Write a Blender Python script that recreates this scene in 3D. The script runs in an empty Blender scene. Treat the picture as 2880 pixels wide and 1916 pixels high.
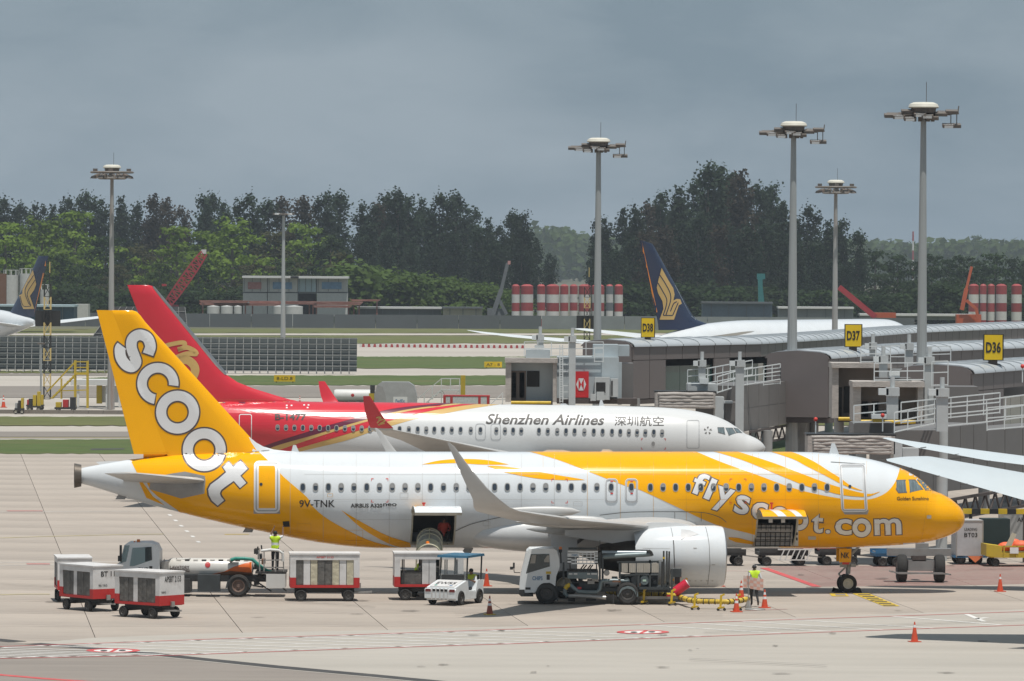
import bpy, bmesh, math, random
import numpy as np
from mathutils import Vector, Matrix
from mathutils.bvhtree import BVHTree
R = math.radians
random.seed(7)
scene = bpy.context.scene
COL = scene.collection

# ------------------------------------------------------------------ camera
CAM_H = 14.1            # eye height on the viewing deck, metres
KD = 1.95               # depth unit of the layout figures below
FPX = 7847.0 * KD       # focal length in photo pixels (photo 2880 wide)
PITCH = math.atan((958.0 - 730.0) / FPX)
cam_data = bpy.data.cameras.new('camera')
cam_data.sensor_width = 36.0
cam_data.lens = 36.0 * FPX / 2880.0
cam_data.clip_start = 1.0
cam_data.clip_end = 12000.0
cam = bpy.data.objects.new('camera', cam_data)
cam.location = (0, 0, CAM_H)
ROLL = 0.0063               # the photo is tilted a third of a degree
cam.rotation_euler = (Matrix.Rotation(R(90) - PITCH, 3, 'X') @ Matrix.Rotation(ROLL, 3, 'Z')).to_euler()
COL.objects.link(cam)
scene.camera = cam

# ------------------------------------------------------------------ sun and sky
SUN_TO = Vector((0.09, -0.24, 0.965)).normalized()     # towards the sun
sun_d = bpy.data.lights.new('sun', 'SUN')
sun_d.energy = 4.4
sun_d.angle = R(0.55)
sun_d.color = (1.0, 0.955, 0.89)
sun = bpy.data.objects.new('sun', sun_d)
sun.rotation_euler = (-SUN_TO).to_track_quat('-Z', 'Y').to_euler()
sun.location = (40, -60, 300)
COL.objects.link(sun)
world = bpy.data.worlds.new('World')
scene.world = world
world.use_nodes = True
wn = world.node_tree.nodes
wl = world.node_tree.links
wn.clear()
w_out = wn.new('ShaderNodeOutputWorld')
w_bg = wn.new('ShaderNodeBackground')
w_sky = wn.new('ShaderNodeTexSky')
w_sky.sky_type = 'NISHITA'
w_sky.sun_disc = False
w_sky.sun_elevation = math.asin(SUN_TO.z)
w_sky.sun_rotation = math.atan2(SUN_TO.x, SUN_TO.y)
w_sky.air_density = 1.3
w_sky.dust_density = 2.5
w_sky.ozone_density = 2.0
w_bg.inputs['Strength'].default_value = 0.096
w_tc = wn.new('ShaderNodeTexCoord')
w_map = wn.new('ShaderNodeMapping')
w_map.inputs['Scale'].default_value = (1.0, 1.0, 2.6)
w_n1 = wn.new('ShaderNodeTexNoise')
w_n1.inputs['Scale'].default_value = 22.0
w_n1.inputs['Detail'].default_value = 7.0
w_n1.inputs['Roughness'].default_value = 0.58
w_n1.inputs['Distortion'].default_value = 0.35
w_n2 = wn.new('ShaderNodeTexNoise')
w_n2.inputs['Scale'].default_value = 10.0
w_n2.inputs['Detail'].default_value = 3.0
w_add = wn.new('ShaderNodeMath'); w_add.operation = 'MULTIPLY_ADD'
w_add.inputs[1].default_value = 0.55
w_ramp = wn.new('ShaderNodeValToRGB')
w_ramp.color_ramp.elements[0].position = 0.62
w_ramp.color_ramp.elements[0].color = (2.25, 3.02, 3.70, 1)
w_ramp.color_ramp.elements[1].position = 1.0
w_ramp.color_ramp.elements[1].color = (3.45, 4.20, 4.85, 1)
w_mix = wn.new('ShaderNodeMixRGB')
w_mix.inputs['Fac'].default_value = 0.90          # a nearly closed deck of grey cloud
wl.new(w_tc.outputs['Generated'], w_map.inputs['Vector'])
wl.new(w_map.outputs['Vector'], w_n1.inputs['Vector'])
wl.new(w_map.outputs['Vector'], w_n2.inputs['Vector'])
wl.new(w_n1.outputs['Fac'], w_add.inputs[0])
wl.new(w_n2.outputs['Fac'], w_add.inputs[2])
wl.new(w_add.outputs[0], w_ramp.inputs['Fac'])
wl.new(w_sky.outputs['Color'], w_mix.inputs['Color1'])
wl.new(w_ramp.outputs['Color'], w_mix.inputs['Color2'])
wl.new(w_mix.outputs['Color'], w_bg.inputs['Color'])
wl.new(w_bg.outputs['Background'], w_out.inputs['Surface'])
scene.view_settings.view_transform = 'Standard'
scene.view_settings.look = 'None'
scene.view_settings.exposure = 0.0
scene.view_settings.gamma = 1.0
scene.view_settings.use_curve_mapping = False
scene.render.engine = 'CYCLES'
scene.cycles.max_bounces = 6
scene.cycles.diffuse_bounces = 3
scene.cycles.glossy_bounces = 3
scene.cycles.transmission_bounces = 4
scene.cycles.transparent_max_bounces = 8
scene.cycles.volume_bounces = 0
scene.cycles.caustics_reflective = False
scene.cycles.caustics_refractive = False

# ------------------------------------------------------------------ photo pixels (read off at 2357 wide) to places
K = 2880.0 / 2357.0
_F = Vector((0, math.cos(PITCH), -math.sin(PITCH)))
_U = Vector((0, math.sin(PITCH), math.cos(PITCH)))
_C = Vector((0, 0, CAM_H))
_R2 = Vector((1, 0, 0)) * math.cos(ROLL) + _U * math.sin(ROLL)
_U2 = _U * math.cos(ROLL) - Vector((1, 0, 0)) * math.sin(ROLL)
def ray(dx, dy):
    return _F + _R2 * ((dx * K - 1440.0) / FPX) - _U2 * ((dy * K - 958.0) / FPX)
def at(dx, dy, Y):
    d = ray(dx, dy)
    return _C + d * (Y / d.y)
def atk(dx, dy, Y):
    return at(dx, dy, Y * KD)
def gnd(dx, dy, z=0.0):
    d = ray(dx, dy)
    return _C + d * ((z - CAM_H) / d.z)
def zh(x0, y0, s):
    """reader for a zoomed crop: crop pixel -> pixel of the 2357-wide view"""
    return lambda x, y: ((x0 + x / s) / K, (y0 + y / s) / K)
def pxm(Y):
    return FPX / Y / K          # view pixels per metre at depth Y

# ------------------------------------------------------------------ materials
def lin(c):
    c = c / 255.0
    return c / 12.92 if c <= 0.04045 else ((c + 0.055) / 1.055) ** 2.4
def rgb(r, g, b):
    return (lin(r), lin(g), lin(b))
MATS = {}
def mat(name, col=(0.5, 0.5, 0.5), rough=0.5, metal=0.0, var=0.12, scale=2.0, dirt=0.0, dirtcol=(0.05, 0.045, 0.04),
        dscale=0.8, bump=0.0, bscale=8.0, spec=0.5, coat=0.0, emit=None, alpha=1.0, objvar=0.0, stretch=(1, 1, 1)):
    if name in MATS:
        return MATS[name]
    m = bpy.data.materials.new(name)
    m.use_nodes = True
    nt = m.node_tree
    n = nt.nodes
    L = nt.links
    b = n['Principled BSDF']
    b.inputs['Roughness'].default_value = rough
    b.inputs['Metallic'].default_value = metal
    b.inputs['Specular IOR Level'].default_value = spec
    b.inputs['Coat Weight'].default_value = coat
    b.inputs['Coat Roughness'].default_value = 0.06
    b.inputs['Alpha'].default_value = alpha
    tc = n.new('ShaderNodeTexCoord')
    mp = n.new('ShaderNodeMapping')
    mp.inputs['Scale'].default_value = stretch
    L.new(tc.outputs['Object'], mp.inputs['Vector'])
    nz = n.new('ShaderNodeTexNoise')
    nz.inputs['Scale'].default_value = scale
    nz.inputs['Detail'].default_value = 5.0
    nz.inputs['Roughness'].default_value = 0.6
    L.new(mp.outputs['Vector'], nz.inputs['Vector'])
    mr = n.new('ShaderNodeMapRange')
    mr.inputs['From Min'].default_value = 0.25
    mr.inputs['From Max'].default_value = 0.75
    mr.inputs['To Min'].default_value = 1.0 - var
    mr.inputs['To Max'].default_value = 1.0 + var
    L.new(nz.outputs['Fac'], mr.inputs['Value'])
    fac = mr.outputs['Result']
    if objvar:
        oi = n.new('ShaderNodeObjectInfo')
        mo = n.new('ShaderNodeMapRange')
        mo.inputs['To Min'].default_value = 1.0 - objvar
        mo.inputs['To Max'].default_value = 1.0 + objvar
        L.new(oi.outputs['Random'], mo.inputs['Value'])
        mm = n.new('ShaderNodeMath'); mm.operation = 'MULTIPLY'
        L.new(fac, mm.inputs[0]); L.new(mo.outputs['Result'], mm.inputs[1])
        fac = mm.outputs[0]
    mul = n.new('ShaderNodeMixRGB'); mul.blend_type = 'MULTIPLY'
    mul.inputs['Fac'].default_value = 1.0
    mul.inputs['Color1'].default_value = (*col, 1)
    L.new(fac, mul.inputs['Color2'])
    out = mul.outputs['Color']
    if dirt > 0:
        dn = n.new('ShaderNodeTexNoise')
        dn.inputs['Scale'].default_value = dscale
        dn.inputs['Detail'].default_value = 8.0
        dn.inputs['Roughness'].default_value = 0.7
        L.new(mp.outputs['Vector'], dn.inputs['Vector'])
        dr = n.new('ShaderNodeMapRange')
        dr.inputs['From Min'].default_value = 0.48
        dr.inputs['From Max'].default_value = 0.72
        dr.inputs['To Max'].default_value = dirt
        L.new(dn.outputs['Fac'], dr.inputs['Value'])
        dm = n.new('ShaderNodeMixRGB')
        dm.inputs['Color2'].default_value = (*dirtcol, 1)
        L.new(dr.outputs['Result'], dm.inputs['Fac'])
        L.new(out, dm.inputs['Color1'])
        out = dm.outputs['Color']
    L.new(out, b.inputs['Base Color'])
    if bump > 0:
        bn = n.new('ShaderNodeTexNoise')
        bn.inputs['Scale'].default_value = bscale
        bn.inputs['Detail'].default_value = 4.0
        L.new(mp.outputs['Vector'], bn.inputs['Vector'])
        bp = n.new('ShaderNodeBump')
        bp.inputs['Strength'].default_value = bump
        bp.inputs['Distance'].default_value = 0.05
        L.new(bn.outputs['Fac'], bp.inputs['Height'])
        L.new(bp.outputs['Normal'], b.inputs['Normal'])
    if emit:
        b.inputs['Emission Color'].default_value = (*emit[0], 1)
        b.inputs['Emission Strength'].default_value = emit[1]
    MATS[name] = m
    return m
def glass(name, col, rough=0.05, alpha=0.35):
    m = mat(name, col, rough=rough, var=0.0, alpha=alpha, spec=0.6)
    return m

# ------------------------------------------------------------------ mesh builder
class MB:
    def __init__(self, T=None):
        self.V = []; self.F = []; self.M = []; self.T = T
    def add(self, vs, fs, mi=0):
        o = len(self.V)
        if self.T is not None:
            vs = [self.T @ Vector(v) for v in vs]
        self.V.extend([tuple(v) for v in vs])
        self.F.extend([tuple(o + i for i in f) for f in fs])
        self.M.extend([mi] * len(fs))
        return self
    def bx(self, x0, x1, y0, y1, z0, z1, mi=0):
        vs = [(x0, y0, z0), (x1, y0, z0), (x1, y1, z0), (x0, y1, z0), (x0, y0, z1), (x1, y0, z1), (x1, y1, z1), (x0, y1, z1)]
        fs = [(0, 3, 2, 1), (4, 5, 6, 7), (0, 1, 5, 4), (1, 2, 6, 5), (2, 3, 7, 6), (3, 0, 4, 7)]
        return self.add(vs, fs, mi)
    def cb(self, c, s, mi=0):
        return self.bx(c[0] - s[0] / 2, c[0] + s[0] / 2, c[1] - s[1] / 2, c[1] + s[1] / 2, c[2] - s[2] / 2, c[2] + s[2] / 2, mi)
    def cyl(self, p0, p1, r0, r1=None, n=12, mi=0, cap=True):
        p0 = Vector(p0); p1 = Vector(p1)
        r1 = r0 if r1 is None else r1
        d = (p1 - p0)
        if d.length < 1e-6: return self
        d.normalize()
        a = d.orthogonal().normalized(); b = d.cross(a)
        vs = []
        for p, r in ((p0, r0), (p1, r1)):
            for i in range(n):
                t = 2 * math.pi * i / n
                vs.append(p + (a * math.cos(t) + b * math.sin(t)) * r)
        fs = [(i, (i + 1) % n, n + (i + 1) % n, n + i) for i in range(n)]
        if cap:
            fs.append(tuple(range(n - 1, -1, -1))); fs.append(tuple(range(n, 2 * n)))
        return self.add(vs, fs, mi)
    def bar(self, p0, p1, w, h=None, mi=0):
        """square bar"""
        h = w if h is None else h
        p0 = Vector(p0); p1 = Vector(p1)
        d = (p1 - p0).normalized()
        up = Vector((0, 0, 1)) if abs(d.z) < 0.95 else Vector((1, 0, 0))
        a = d.cross(up).normalized() * w / 2
        b = a.cross(d).normalized() * h / 2
        vs = [p + s for p in (p0, p1) for s in (a + b, -a + b, -a - b, a - b)]
        return self.add(vs, [(0, 1, 2, 3), (7, 6, 5, 4), (0, 4, 5, 1), (1, 5, 6, 2), (2, 6, 7, 3), (3, 7, 4, 0)], mi)
    def tube(self, pts, r, n=8, mi=0, closed=False):
        pts = [Vector(p) for p in pts]
        rs = r if isinstance(r, (list, tuple)) else [r] * len(pts)
        vs = []; m = len(pts)
        prev = None
        for i, p in enumerate(pts):
            d = (pts[min(i + 1, m - 1)] - pts[max(i - 1, 0)]).normalized()
            if prev is None:
                a = d.orthogonal().normalized()
            else:
                a = (prev - d * prev.dot(d))
                a = a.normalized() if a.length > 1e-5 else d.orthogonal().normalized()
            prev = a
            b = d.cross(a)
            for k in range(n):
                t = 2 * math.pi * k / n
                vs.append(p + (a * math.cos(t) + b * math.sin(t)) * rs[i])
        fs = []
        for i in range(m - 1):
            for k in range(n):
                fs.append((i * n + k, i * n + (k + 1) % n, (i + 1) * n + (k + 1) % n, (i + 1) * n + k))
        fs.append(tuple(range(n - 1, -1, -1))); fs.append(tuple((m - 1) * n + k for k in range(n)))
        return self.add(vs, fs, mi)
    def lathe(self, prof, c=(0, 0, 0), axis='z', n=24, mi=0, mis=None):
        """prof: list of (radius, height along axis)"""
        c = Vector(c); vs = []
        ax = {'x': Vector((1, 0, 0)), 'y': Vector((0, 1, 0)), 'z': Vector((0, 0, 1))}[axis]
        a = {'x': Vector((0, 1, 0)), 'y': Vector((0, 0, 1)), 'z': Vector((1, 0, 0))}[axis]
        b = ax.cross(a)
        for r, h in prof:
            for i in range(n):
                t = 2 * math.pi * i / n
                vs.append(c + ax * h + (a * math.cos(t) + b * math.sin(t)) * max(r, 1e-4))
        for j in range(len(prof) - 1):
            fs = [(j * n + i, j * n + (i + 1) % n, (j + 1) * n + (i + 1) % n, (j + 1) * n + i) for i in range(n)]
            o = len(self.V)
            if j == 0:
                base = len(self.V)
                self.add(vs, [], 0)
            self.F.extend([tuple(base + q for q in f) for f in fs])
            self.M.extend([(mis[j] if mis else mi)] * len(fs))
        return self
    def loft(self, rings, mi=0, caps=True):
        n = len(rings[0]); vs = [v for r in rings for v in r]
        fs = []
        for j in range(len(rings) - 1):
            for i in range(n):
                fs.append((j * n + i, j * n + (i + 1) % n, (j + 1) * n + (i + 1) % n, (j + 1) * n + i))
        if caps:
            fs.append(tuple(range(n - 1, -1, -1)))
            fs.append(tuple((len(rings) - 1) * n + i for i in range(n)))
        return self.add(vs, fs, mi)
    def prism(self, pts, y0, y1, mi=0, plane='xz'):
        n = len(pts)
        def P(p, y):
            return {'xz': (p[0], y, p[1]), 'xy': (p[0], p[1], y), 'yz': (y, p[0], p[1])}[plane]
        vs = [P(p, y0) for p in pts] + [P(p, y1) for p in pts]
        fs = [tuple(range(n)), tuple(range(2 * n - 1, n - 1, -1))]
        fs += [(i, n + i, n + (i + 1) % n, (i + 1) % n) for i in range(n)]
        return self.add(vs, fs, mi)
    def quad(self, a, b, c, d, mi=0):
        return self.add([a, b, c, d], [(0, 1, 2, 3)], mi)
    def ell(self, c, r, nu=16, nv=10, mi=0):
        vs = []; fs = []
        for j in range(nv + 1):
            ph = math.pi * j / nv
            for i in range(nu):
                t = 2 * math.pi * i / nu
                vs.append((c[0] + r[0] * math.sin(ph) * math.cos(t), c[1] + r[1] * math.sin(ph) * math.sin(t), c[2] + r[2] * math.cos(ph)))
        for j in range(nv):
            for i in range(nu):
                fs.append((j * nu + i, (j + 1) * nu + i, (j + 1) * nu + (i + 1) % nu, j * nu + (i + 1) % nu))
        return self.add(vs, fs, mi)
    def mesh(self, name, mats, smooth=35, fix=True):
        me = bpy.data.meshes.new(name)
        me.from_pydata(self.V, [], self.F)
        for m in (mats if isinstance(mats, (list, tuple)) else [mats]):
            me.materials.append(m)
        me.polygons.foreach_set('material_index', self.M)
        if fix:
            bm = bmesh.new(); bm.from_mesh(me)
            bmesh.ops.remove_doubles(bm, verts=bm.verts, dist=1e-5)
            bmesh.ops.recalc_face_normals(bm, faces=bm.faces)
            bm.to_mesh(me); bm.free()
        if smooth:
            me.polygons.foreach_set('use_smooth', [True] * len(me.polygons))
            me.set_sharp_from_angle(angle=R(smooth))
        me.update()
        return me
    def build(self, name, mats, parent=None, smooth=35, fix=True):
        o = bpy.data.objects.new(name, self.mesh(name, mats, smooth, fix))
        COL.objects.link(o)
        if parent is not None:
            o.parent = parent
        return o
def tag(o, label=None, cat=None, group=None, kind=None):
    if label: o['label'] = label
    if cat: o['category'] = cat
    if group: o['group'] = group
    if kind: o['kind'] = kind
    return o
def thing(name, label, cat, loc=(0, 0, 0), rz=0.0, group=None):
    o = bpy.data.objects.new(name, None)
    o.empty_display_size = 0.3
    o.location = loc
    o.rotation_euler = (0, 0, rz)
    COL.objects.link(o)
    return tag(o, label, cat, group)
def copy_tree(o, parent=None):
    c = o.copy(); COL.objects.link(c); c.parent = parent
    for ch in list(o.children):
        copy_tree(ch, c)
    return c
def wmat(o):
    """world matrix of an object without waiting for the depsgraph"""
    m = Matrix.LocRotScale(o.location, o.rotation_euler, o.scale)
    return (wmat(o.parent) @ m) if o.parent else m
def pchip(x, y, xi):
    x = np.asarray(x, float); y = np.asarray(y, float); xi = np.asarray(xi, float)
    h = np.diff(x); d = np.diff(y) / h
    m = np.zeros_like(y)
    for i in range(1, len(x) - 1):
        if d[i - 1] * d[i] > 0:
            w1 = 2 * h[i] + h[i - 1]; w2 = h[i] + 2 * h[i - 1]
            m[i] = (w1 + w2) / (w1 / d[i - 1] + w2 / d[i])
    m[0] = d[0]; m[-1] = d[-1]
    k = np.clip(np.searchsorted(x, xi) - 1, 0, len(x) - 2)
    t = np.clip((xi - x[k]) / h[k], 0, 1)
    return ((2 * t**3 - 3 * t**2 + 1) * y[k] + (t**3 - 2 * t**2 + t) * h[k] * m[k] + (-2 * t**3 + 3 * t**2) * y[k + 1] + (t**3 - t**2) * h[k] * m[k + 1])
def spline(pts, n=8, closed=False):
    """Catmull-Rom through 2-D points"""
    P = [Vector((p[0], p[1])) for p in pts]; out = []
    m = len(P)
    for i in range(m if closed else m - 1):
        a = P[(i - 1) % m] if closed or i > 0 else P[0] * 2 - P[1]
        b = P[i]; c = P[(i + 1) % m]
        d = P[(i + 2) % m] if closed or i + 2 < m else P[-1] * 2 - P[-2]
        for k in range(n):
            t = k / n
            out.append(0.5 * ((2 * b) + (c - a) * t + (2 * a - 5 * b + 4 * c - d) * t * t + (3 * b - a - 3 * c + d) * t ** 3))
    if not closed: out.append(P[-1])
    return [(p.x, p.y) for p in out]

# ------------------------------------------------------------------ flat print laid on a surface
def fill2d(polys):
    """polys: outline(s) in view pixels; the first outer, holes after (even-odd) -> verts, tris"""
    cu = bpy.data.curves.new('tmp', 'CURVE'); cu.dimensions = '2D'; cu.fill_mode = 'BOTH'
    for p in polys:
        sp = cu.splines.new('POLY'); sp.points.add(len(p) - 1)
        for i, q in enumerate(p): sp.points[i].co = (q[0], -q[1], 0, 1)
        sp.use_cyclic_u = True
    o = bpy.data.objects.new('tmp', cu)
    me = o.to_mesh()
    vs = [(v.co.x, -v.co.y) for v in me.vertices]; fs = [tuple(p.vertices) for p in me.polygons]
    o.to_mesh_clear(); bpy.data.objects.remove(o); bpy.data.curves.remove(cu)
    return vs, fs
def text2d(s, cx, cy, h, width=None, rot=0.0, bold=0.0, shear=0.0, space=1.0):
    """text mesh in view pixels centred on (cx, cy), h = overall height in px; width = overall width"""
    cu = bpy.data.curves.new('tmp', 'FONT'); cu.body = s
    cu.offset = bold; cu.shear = shear; cu.space_character = space; cu.resolution_u = 3
    o = bpy.data.objects.new('tmp', cu)
    me = o.to_mesh()
    vs = np.array([(v.co.x, v.co.y) for v in me.vertices]); fs = [tuple(p.vertices) for p in me.polygons]
    o.to_mesh_clear(); bpy.data.objects.remove(o); bpy.data.curves.remove(cu)
    lo = vs.min(0); hi = vs.max(0)
    c = (lo + hi) / 2
    sy = h / (hi[1] - lo[1]); sx = sy if width is None else width / (hi[0] - lo[0])
    q = (vs - c) * np.array([sx, -sy])
    ca, sa = math.cos(rot), math.sin(rot)
    q = np.stack([q[:, 0] * ca - q[:, 1] * sa + cx, q[:, 0] * sa + q[:, 1] * ca + cy], 1)
    return [tuple(p) for p in q], fs
def stroke(pts, w, closed=False):
    """outline strip of a poly-line in view pixels"""
    P = [Vector(p) for p in pts]; m = len(P); vs = []
    for i, p in enumerate(P):
        a = P[(i - 1) % m] if closed or i else P[0]; b = P[(i + 1) % m] if closed or i < m - 1 else P[-1]
        t = (b - a).normalized(); nn = Vector((-t.y, t.x)) * w / 2
        vs += [tuple(p + nn), tuple(p - nn)]
    fs = [(2 * i, 2 * i + 1, 2 * ((i + 1) % m) + 1, 2 * ((i + 1) % m)) for i in range(m if closed else m - 1)]
    return vs, fs
def ring(cx, cy, ro, ri, a0=0, a1=360, n=40):
    vs = []; full = a1 - a0 >= 360
    for i in range(n + (0 if full else 1)):
        t = R(a0 + (a1 - a0) * i / n)
        vs += [(cx + ro * math.cos(t), cy + ro * math.sin(t)), (cx + ri * math.cos(t), cy + ri * math.sin(t))]
    m = len(vs) // 2
    fs = [(2 * i, 2 * i + 1, 2 * ((i + 1) % m) + 1, 2 * ((i + 1) % m)) for i in range(n)]
    return vs, fs
def rrect(x0, y0, x1, y1, r, n=4):
    out = []
    for cx, cy, a in ((x1 - r, y0 + r, -90), (x1 - r, y1 - r, 0), (x0 + r, y1 - r, 90), (x0 + r, y0 + r, 180)):
        for i in range(n + 1):
            t = R(a + 90 * i / n)
            out.append((cx + r * math.cos(t), cy + r * math.sin(t)))
    return out
class Skin:
    """surface (world space) that print is laid on"""
    def __init__(self, objs):
        V = []; F = []
        for o in objs:
            w = wmat(o); k = len(V)
            V += [w @ v.co for v in o.data.vertices]
            F += [tuple(k + i for i in p.vertices) for p in o.data.polygons]
        self.t = BVHTree.FromPolygons(V, F)
    def cast(self, dx, dy, slide=7.0):
        k = 0.0
        while k <= slide:
            p, nrm, i, d = self.t.ray_cast(_C, ray(dx, dy + k).normalized())
            if p is not None:
                if nrm.dot(ray(dx, dy)) > 0: nrm = -nrm
                return p, nrm
            k += 0.5
        return None, None
def lay(skin, flat, off, name, m, root, step=8.0, slide=7.0, smooth=False):
    """lay a flat (verts, faces) in view pixels on the skin, off metres proud"""
    vs, fs = flat
    bm = bmesh.new()
    bv = [bm.verts.new((v[0], v[1], 0)) for v in vs]
    for f in fs:
        try: bm.faces.new([bv[i] for i in f])
        except ValueError: pass
    xs = [v[0] for v in vs]; ys = [v[1] for v in vs]
    if step:
        for ax, lo, hi in ((0, min(xs), max(xs)), (1, min(ys), max(ys))):
            n = int((hi - lo) / step)
            for i in range(1, n + 1):
                co = [0, 0, 0]; no = [0, 0, 0]
                co[ax] = lo + (hi - lo) * i / (n + 1); no[ax] = 1
                bmesh.ops.bisect_plane(bm, geom=bm.verts[:] + bm.edges[:] + bm.faces[:], plane_co=co, plane_no=no, dist=1e-4)
    inv = wmat(root).inverted()
    dead = []
    for v in bm.verts:
        p, nr = skin.cast(v.co.x, v.co.y, slide)
        if p is None: dead.append(v)
        else: v.co = inv @ (p + nr * off)
    bmesh.ops.delete(bm, geom=dead, context='VERTS')
    me = bpy.data.meshes.new(name); bm.to_mesh(me); bm.free()
    me.materials.append(m)
    if smooth: me.polygons.foreach_set('use_smooth', [True] * len(me.polygons))
    o = bpy.data.objects.new(name, me); COL.objects.link(o); o.parent = root
    return o
def join_flats(fl):
    V = []; F = []
    for v, f in fl:
        k = len(V); V += list(v); F += [tuple(k + i for i in q) for q in f]
    return V, F

def flat_text(parent, s, c, w, h, m, face='-y', bold=0.0, shear=0.0, name='lettering', T=None, lean=0.0):
    """lettering as a thin flat mesh in the parent's space; face: the side it looks to"""
    vs, fs = text2d(s, 0, 0, h, w, bold=bold, shear=shear)
    out = []
    for x, y in vs:
        y = -y
        v = {'-y': (x, lean * y, y), 'x': (-lean * y, x, y), '-x': (lean * y, -x, y), 'z': (x, y, 0), 'y': (-x, -lean * y, y)}[face]
        v = Vector(v) + Vector(c)
        out.append(T @ v if T is not None else v)
    return MB().add(out, fs).build(name, m, parent, 0, False)
# ================================================================== SETTING: ground, apron, markings
def G(px, py, z=0.0):
    return gnd(px / K, py / K, z)
m_conc = mat('apron_concrete', (0.372, 0.322, 0.274), rough=0.85, var=0.17, scale=0.5, dirt=0.7, dirtcol=(0.215, 0.185, 0.16), dscale=0.22,
             bump=0.15, bscale=20, objvar=0.05, stretch=(0.4, .9, 1))
m_conc2 = mat('pale_concrete', (0.385, 0.355, 0.312), rough=0.85, var=0.12, scale=0.6, dirt=0.6, dirtcol=(0.27, 0.25, 0.215), dscale=0.3, bump=0.15, bscale=20, stretch=(0.3, 1.6, 1))
m_conc3 = mat('worn_concrete', (0.235, 0.205, 0.178), rough=0.88, var=0.12, scale=0.5, dirt=0.35, dirtcol=(0.15, 0.13, 0.115), dscale=0.3, bump=0.2, bscale=20, stretch=(0.3, 1.8, 1))
m_taxi = mat('taxiway_concrete', (0.40, 0.365, 0.32), rough=0.9, var=0.10, scale=0.12, dirt=0.45, dirtcol=(0.22, 0.19, 0.155), dscale=0.03, stretch=(0.12, 1.0, 1))
m_tarmac = mat('taxiway_tarmac', (0.21, 0.185, 0.16), rough=0.9, var=0.15, scale=0.2, dirt=0.4, dirtcol=(0.12, 0.11, 0.1), dscale=0.05, stretch=(0.15, 1, 1))
m_joint = mat('joint_filler', (0.225, 0.198, 0.172), rough=0.9)
m_grass = mat('mown_grass', (0.060, 0.092, 0.016), rough=0.95, var=0.35, scale=0.9, dirt=0.85, dirtcol=(0.115, 0.105, 0.035), dscale=0.12, stretch=(0.3, 1, 1), bump=0.5, bscale=6)
m_grass2 = mat('dry_grass', (0.098, 0.108, 0.028), rough=0.95, var=0.35, scale=0.8, dirt=0.7, dirtcol=(0.15, 0.125, 0.055), dscale=0.05, stretch=(0.3, 1, 1), bump=0.5, bscale=6)
m_earth = mat('far_ground', (0.10, 0.10, 0.06), rough=0.95, var=0.3, scale=0.02, dirt=0.5, dirtcol=(0.16, 0.13, 0.09), dscale=0.01)
m_red = mat('red_marking_paint', (0.52, 0.07, 0.07), rough=0.7, var=0.2, scale=3, dirt=0.5, dirtcol=(0.33, 0.22, 0.19), dscale=2.5)
m_redfaint = mat('worn_red_paint', (0.40, 0.17, 0.155), rough=0.8, var=0.2, scale=3, dirt=0.7, dirtcol=(0.34, 0.28, 0.25), dscale=1.5)
m_white = mat('white_marking_paint', (0.66, 0.65, 0.62), rough=0.7, var=0.15, scale=3, dirt=0.7, dirtcol=(0.40, 0.37, 0.33), dscale=1.6)
m_yel = mat('yellow_marking_paint', (0.58, 0.40, 0.03), rough=0.7, var=0.2, scale=3, dirt=0.5, dirtcol=(0.25, 0.20, 0.08), dscale=3)
m_yelfaint = mat('worn_yellow_paint', (0.42, 0.36, 0.18), rough=0.8, var=0.2, scale=3, dirt=0.7, dirtcol=(0.35, 0.31, 0.27), dscale=0.8)
m_seam = mat('black_drain_channel', (0.045, 0.043, 0.042), rough=0.8, var=0.3, scale=2, dirt=0.4, dirtcol=(0.12, 0.11, 0.1))

def sheet(name, pts, z, m, kind='structure', parent=None):
    mb = MB()
    v, f = fill2d([[(p[0], -p[1]) for p in pts]])
    mb.add([(q[0], -q[1], z) for q in v], f)
    o = mb.build(name, m, parent, smooth=0)
    for p in o.data.polygons:
        if p.normal.z < 0:
            o.data.flip_normals(); break
    if parent is None: tag(o, kind=kind)
    return o
def gsheet(name, pts, z, m, **k):
    """sheet whose corners are read off the photo (2880 wide)"""
    return sheet(name, [G(x, y, z)[:2] for x, y in pts], z, m, **k)
sheet('ground', [(-4500, -300), (4500, -300), (4500, 8000), (-4500, 8000)], -0.06, m_earth)
sheet('apron_base', [(-150, -60), (150, -60), (150, 199.5 * KD), (-150, 199.5 * KD)], -0.05, m_joint)
apron = bpy.data.objects.new('apron', None); COL.objects.link(apron); tag(apron, kind='structure')
GA = math.atan(0.205 / KD)                     # the slab grid is turned against the view
SL = 5.6; SM = 7.6
slab_me = None
ca, sa = math.cos(GA), math.sin(GA)
for i in range(-9, 30):
    for j in range(16, 62):
        lx, ly = (i + 0.5) * SL + 1.05, (j + 0.5) * SM
        X = lx * ca - ly * sa + 6.0; Y = lx * sa + ly * ca - 12.0
        half = Y * 0.1835 / KD + 3.4
        if not (88 * KD < Y < 203 * KD and -half < X < half): continue
        if slab_me is None:
            slab_me = MB().bx(-SL / 2 + .014, SL / 2 - .014, -SM / 2 + .03, SM / 2 - .03, -0.045, 0.0).mesh('concrete_slab', m_conc, 0)
        o = bpy.data.objects.new('concrete_slab', slab_me)
        COL.objects.link(o); o.parent = apron
        o.location = (X, Y, 0); o.rotation_euler = (0, 0, GA)
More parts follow.
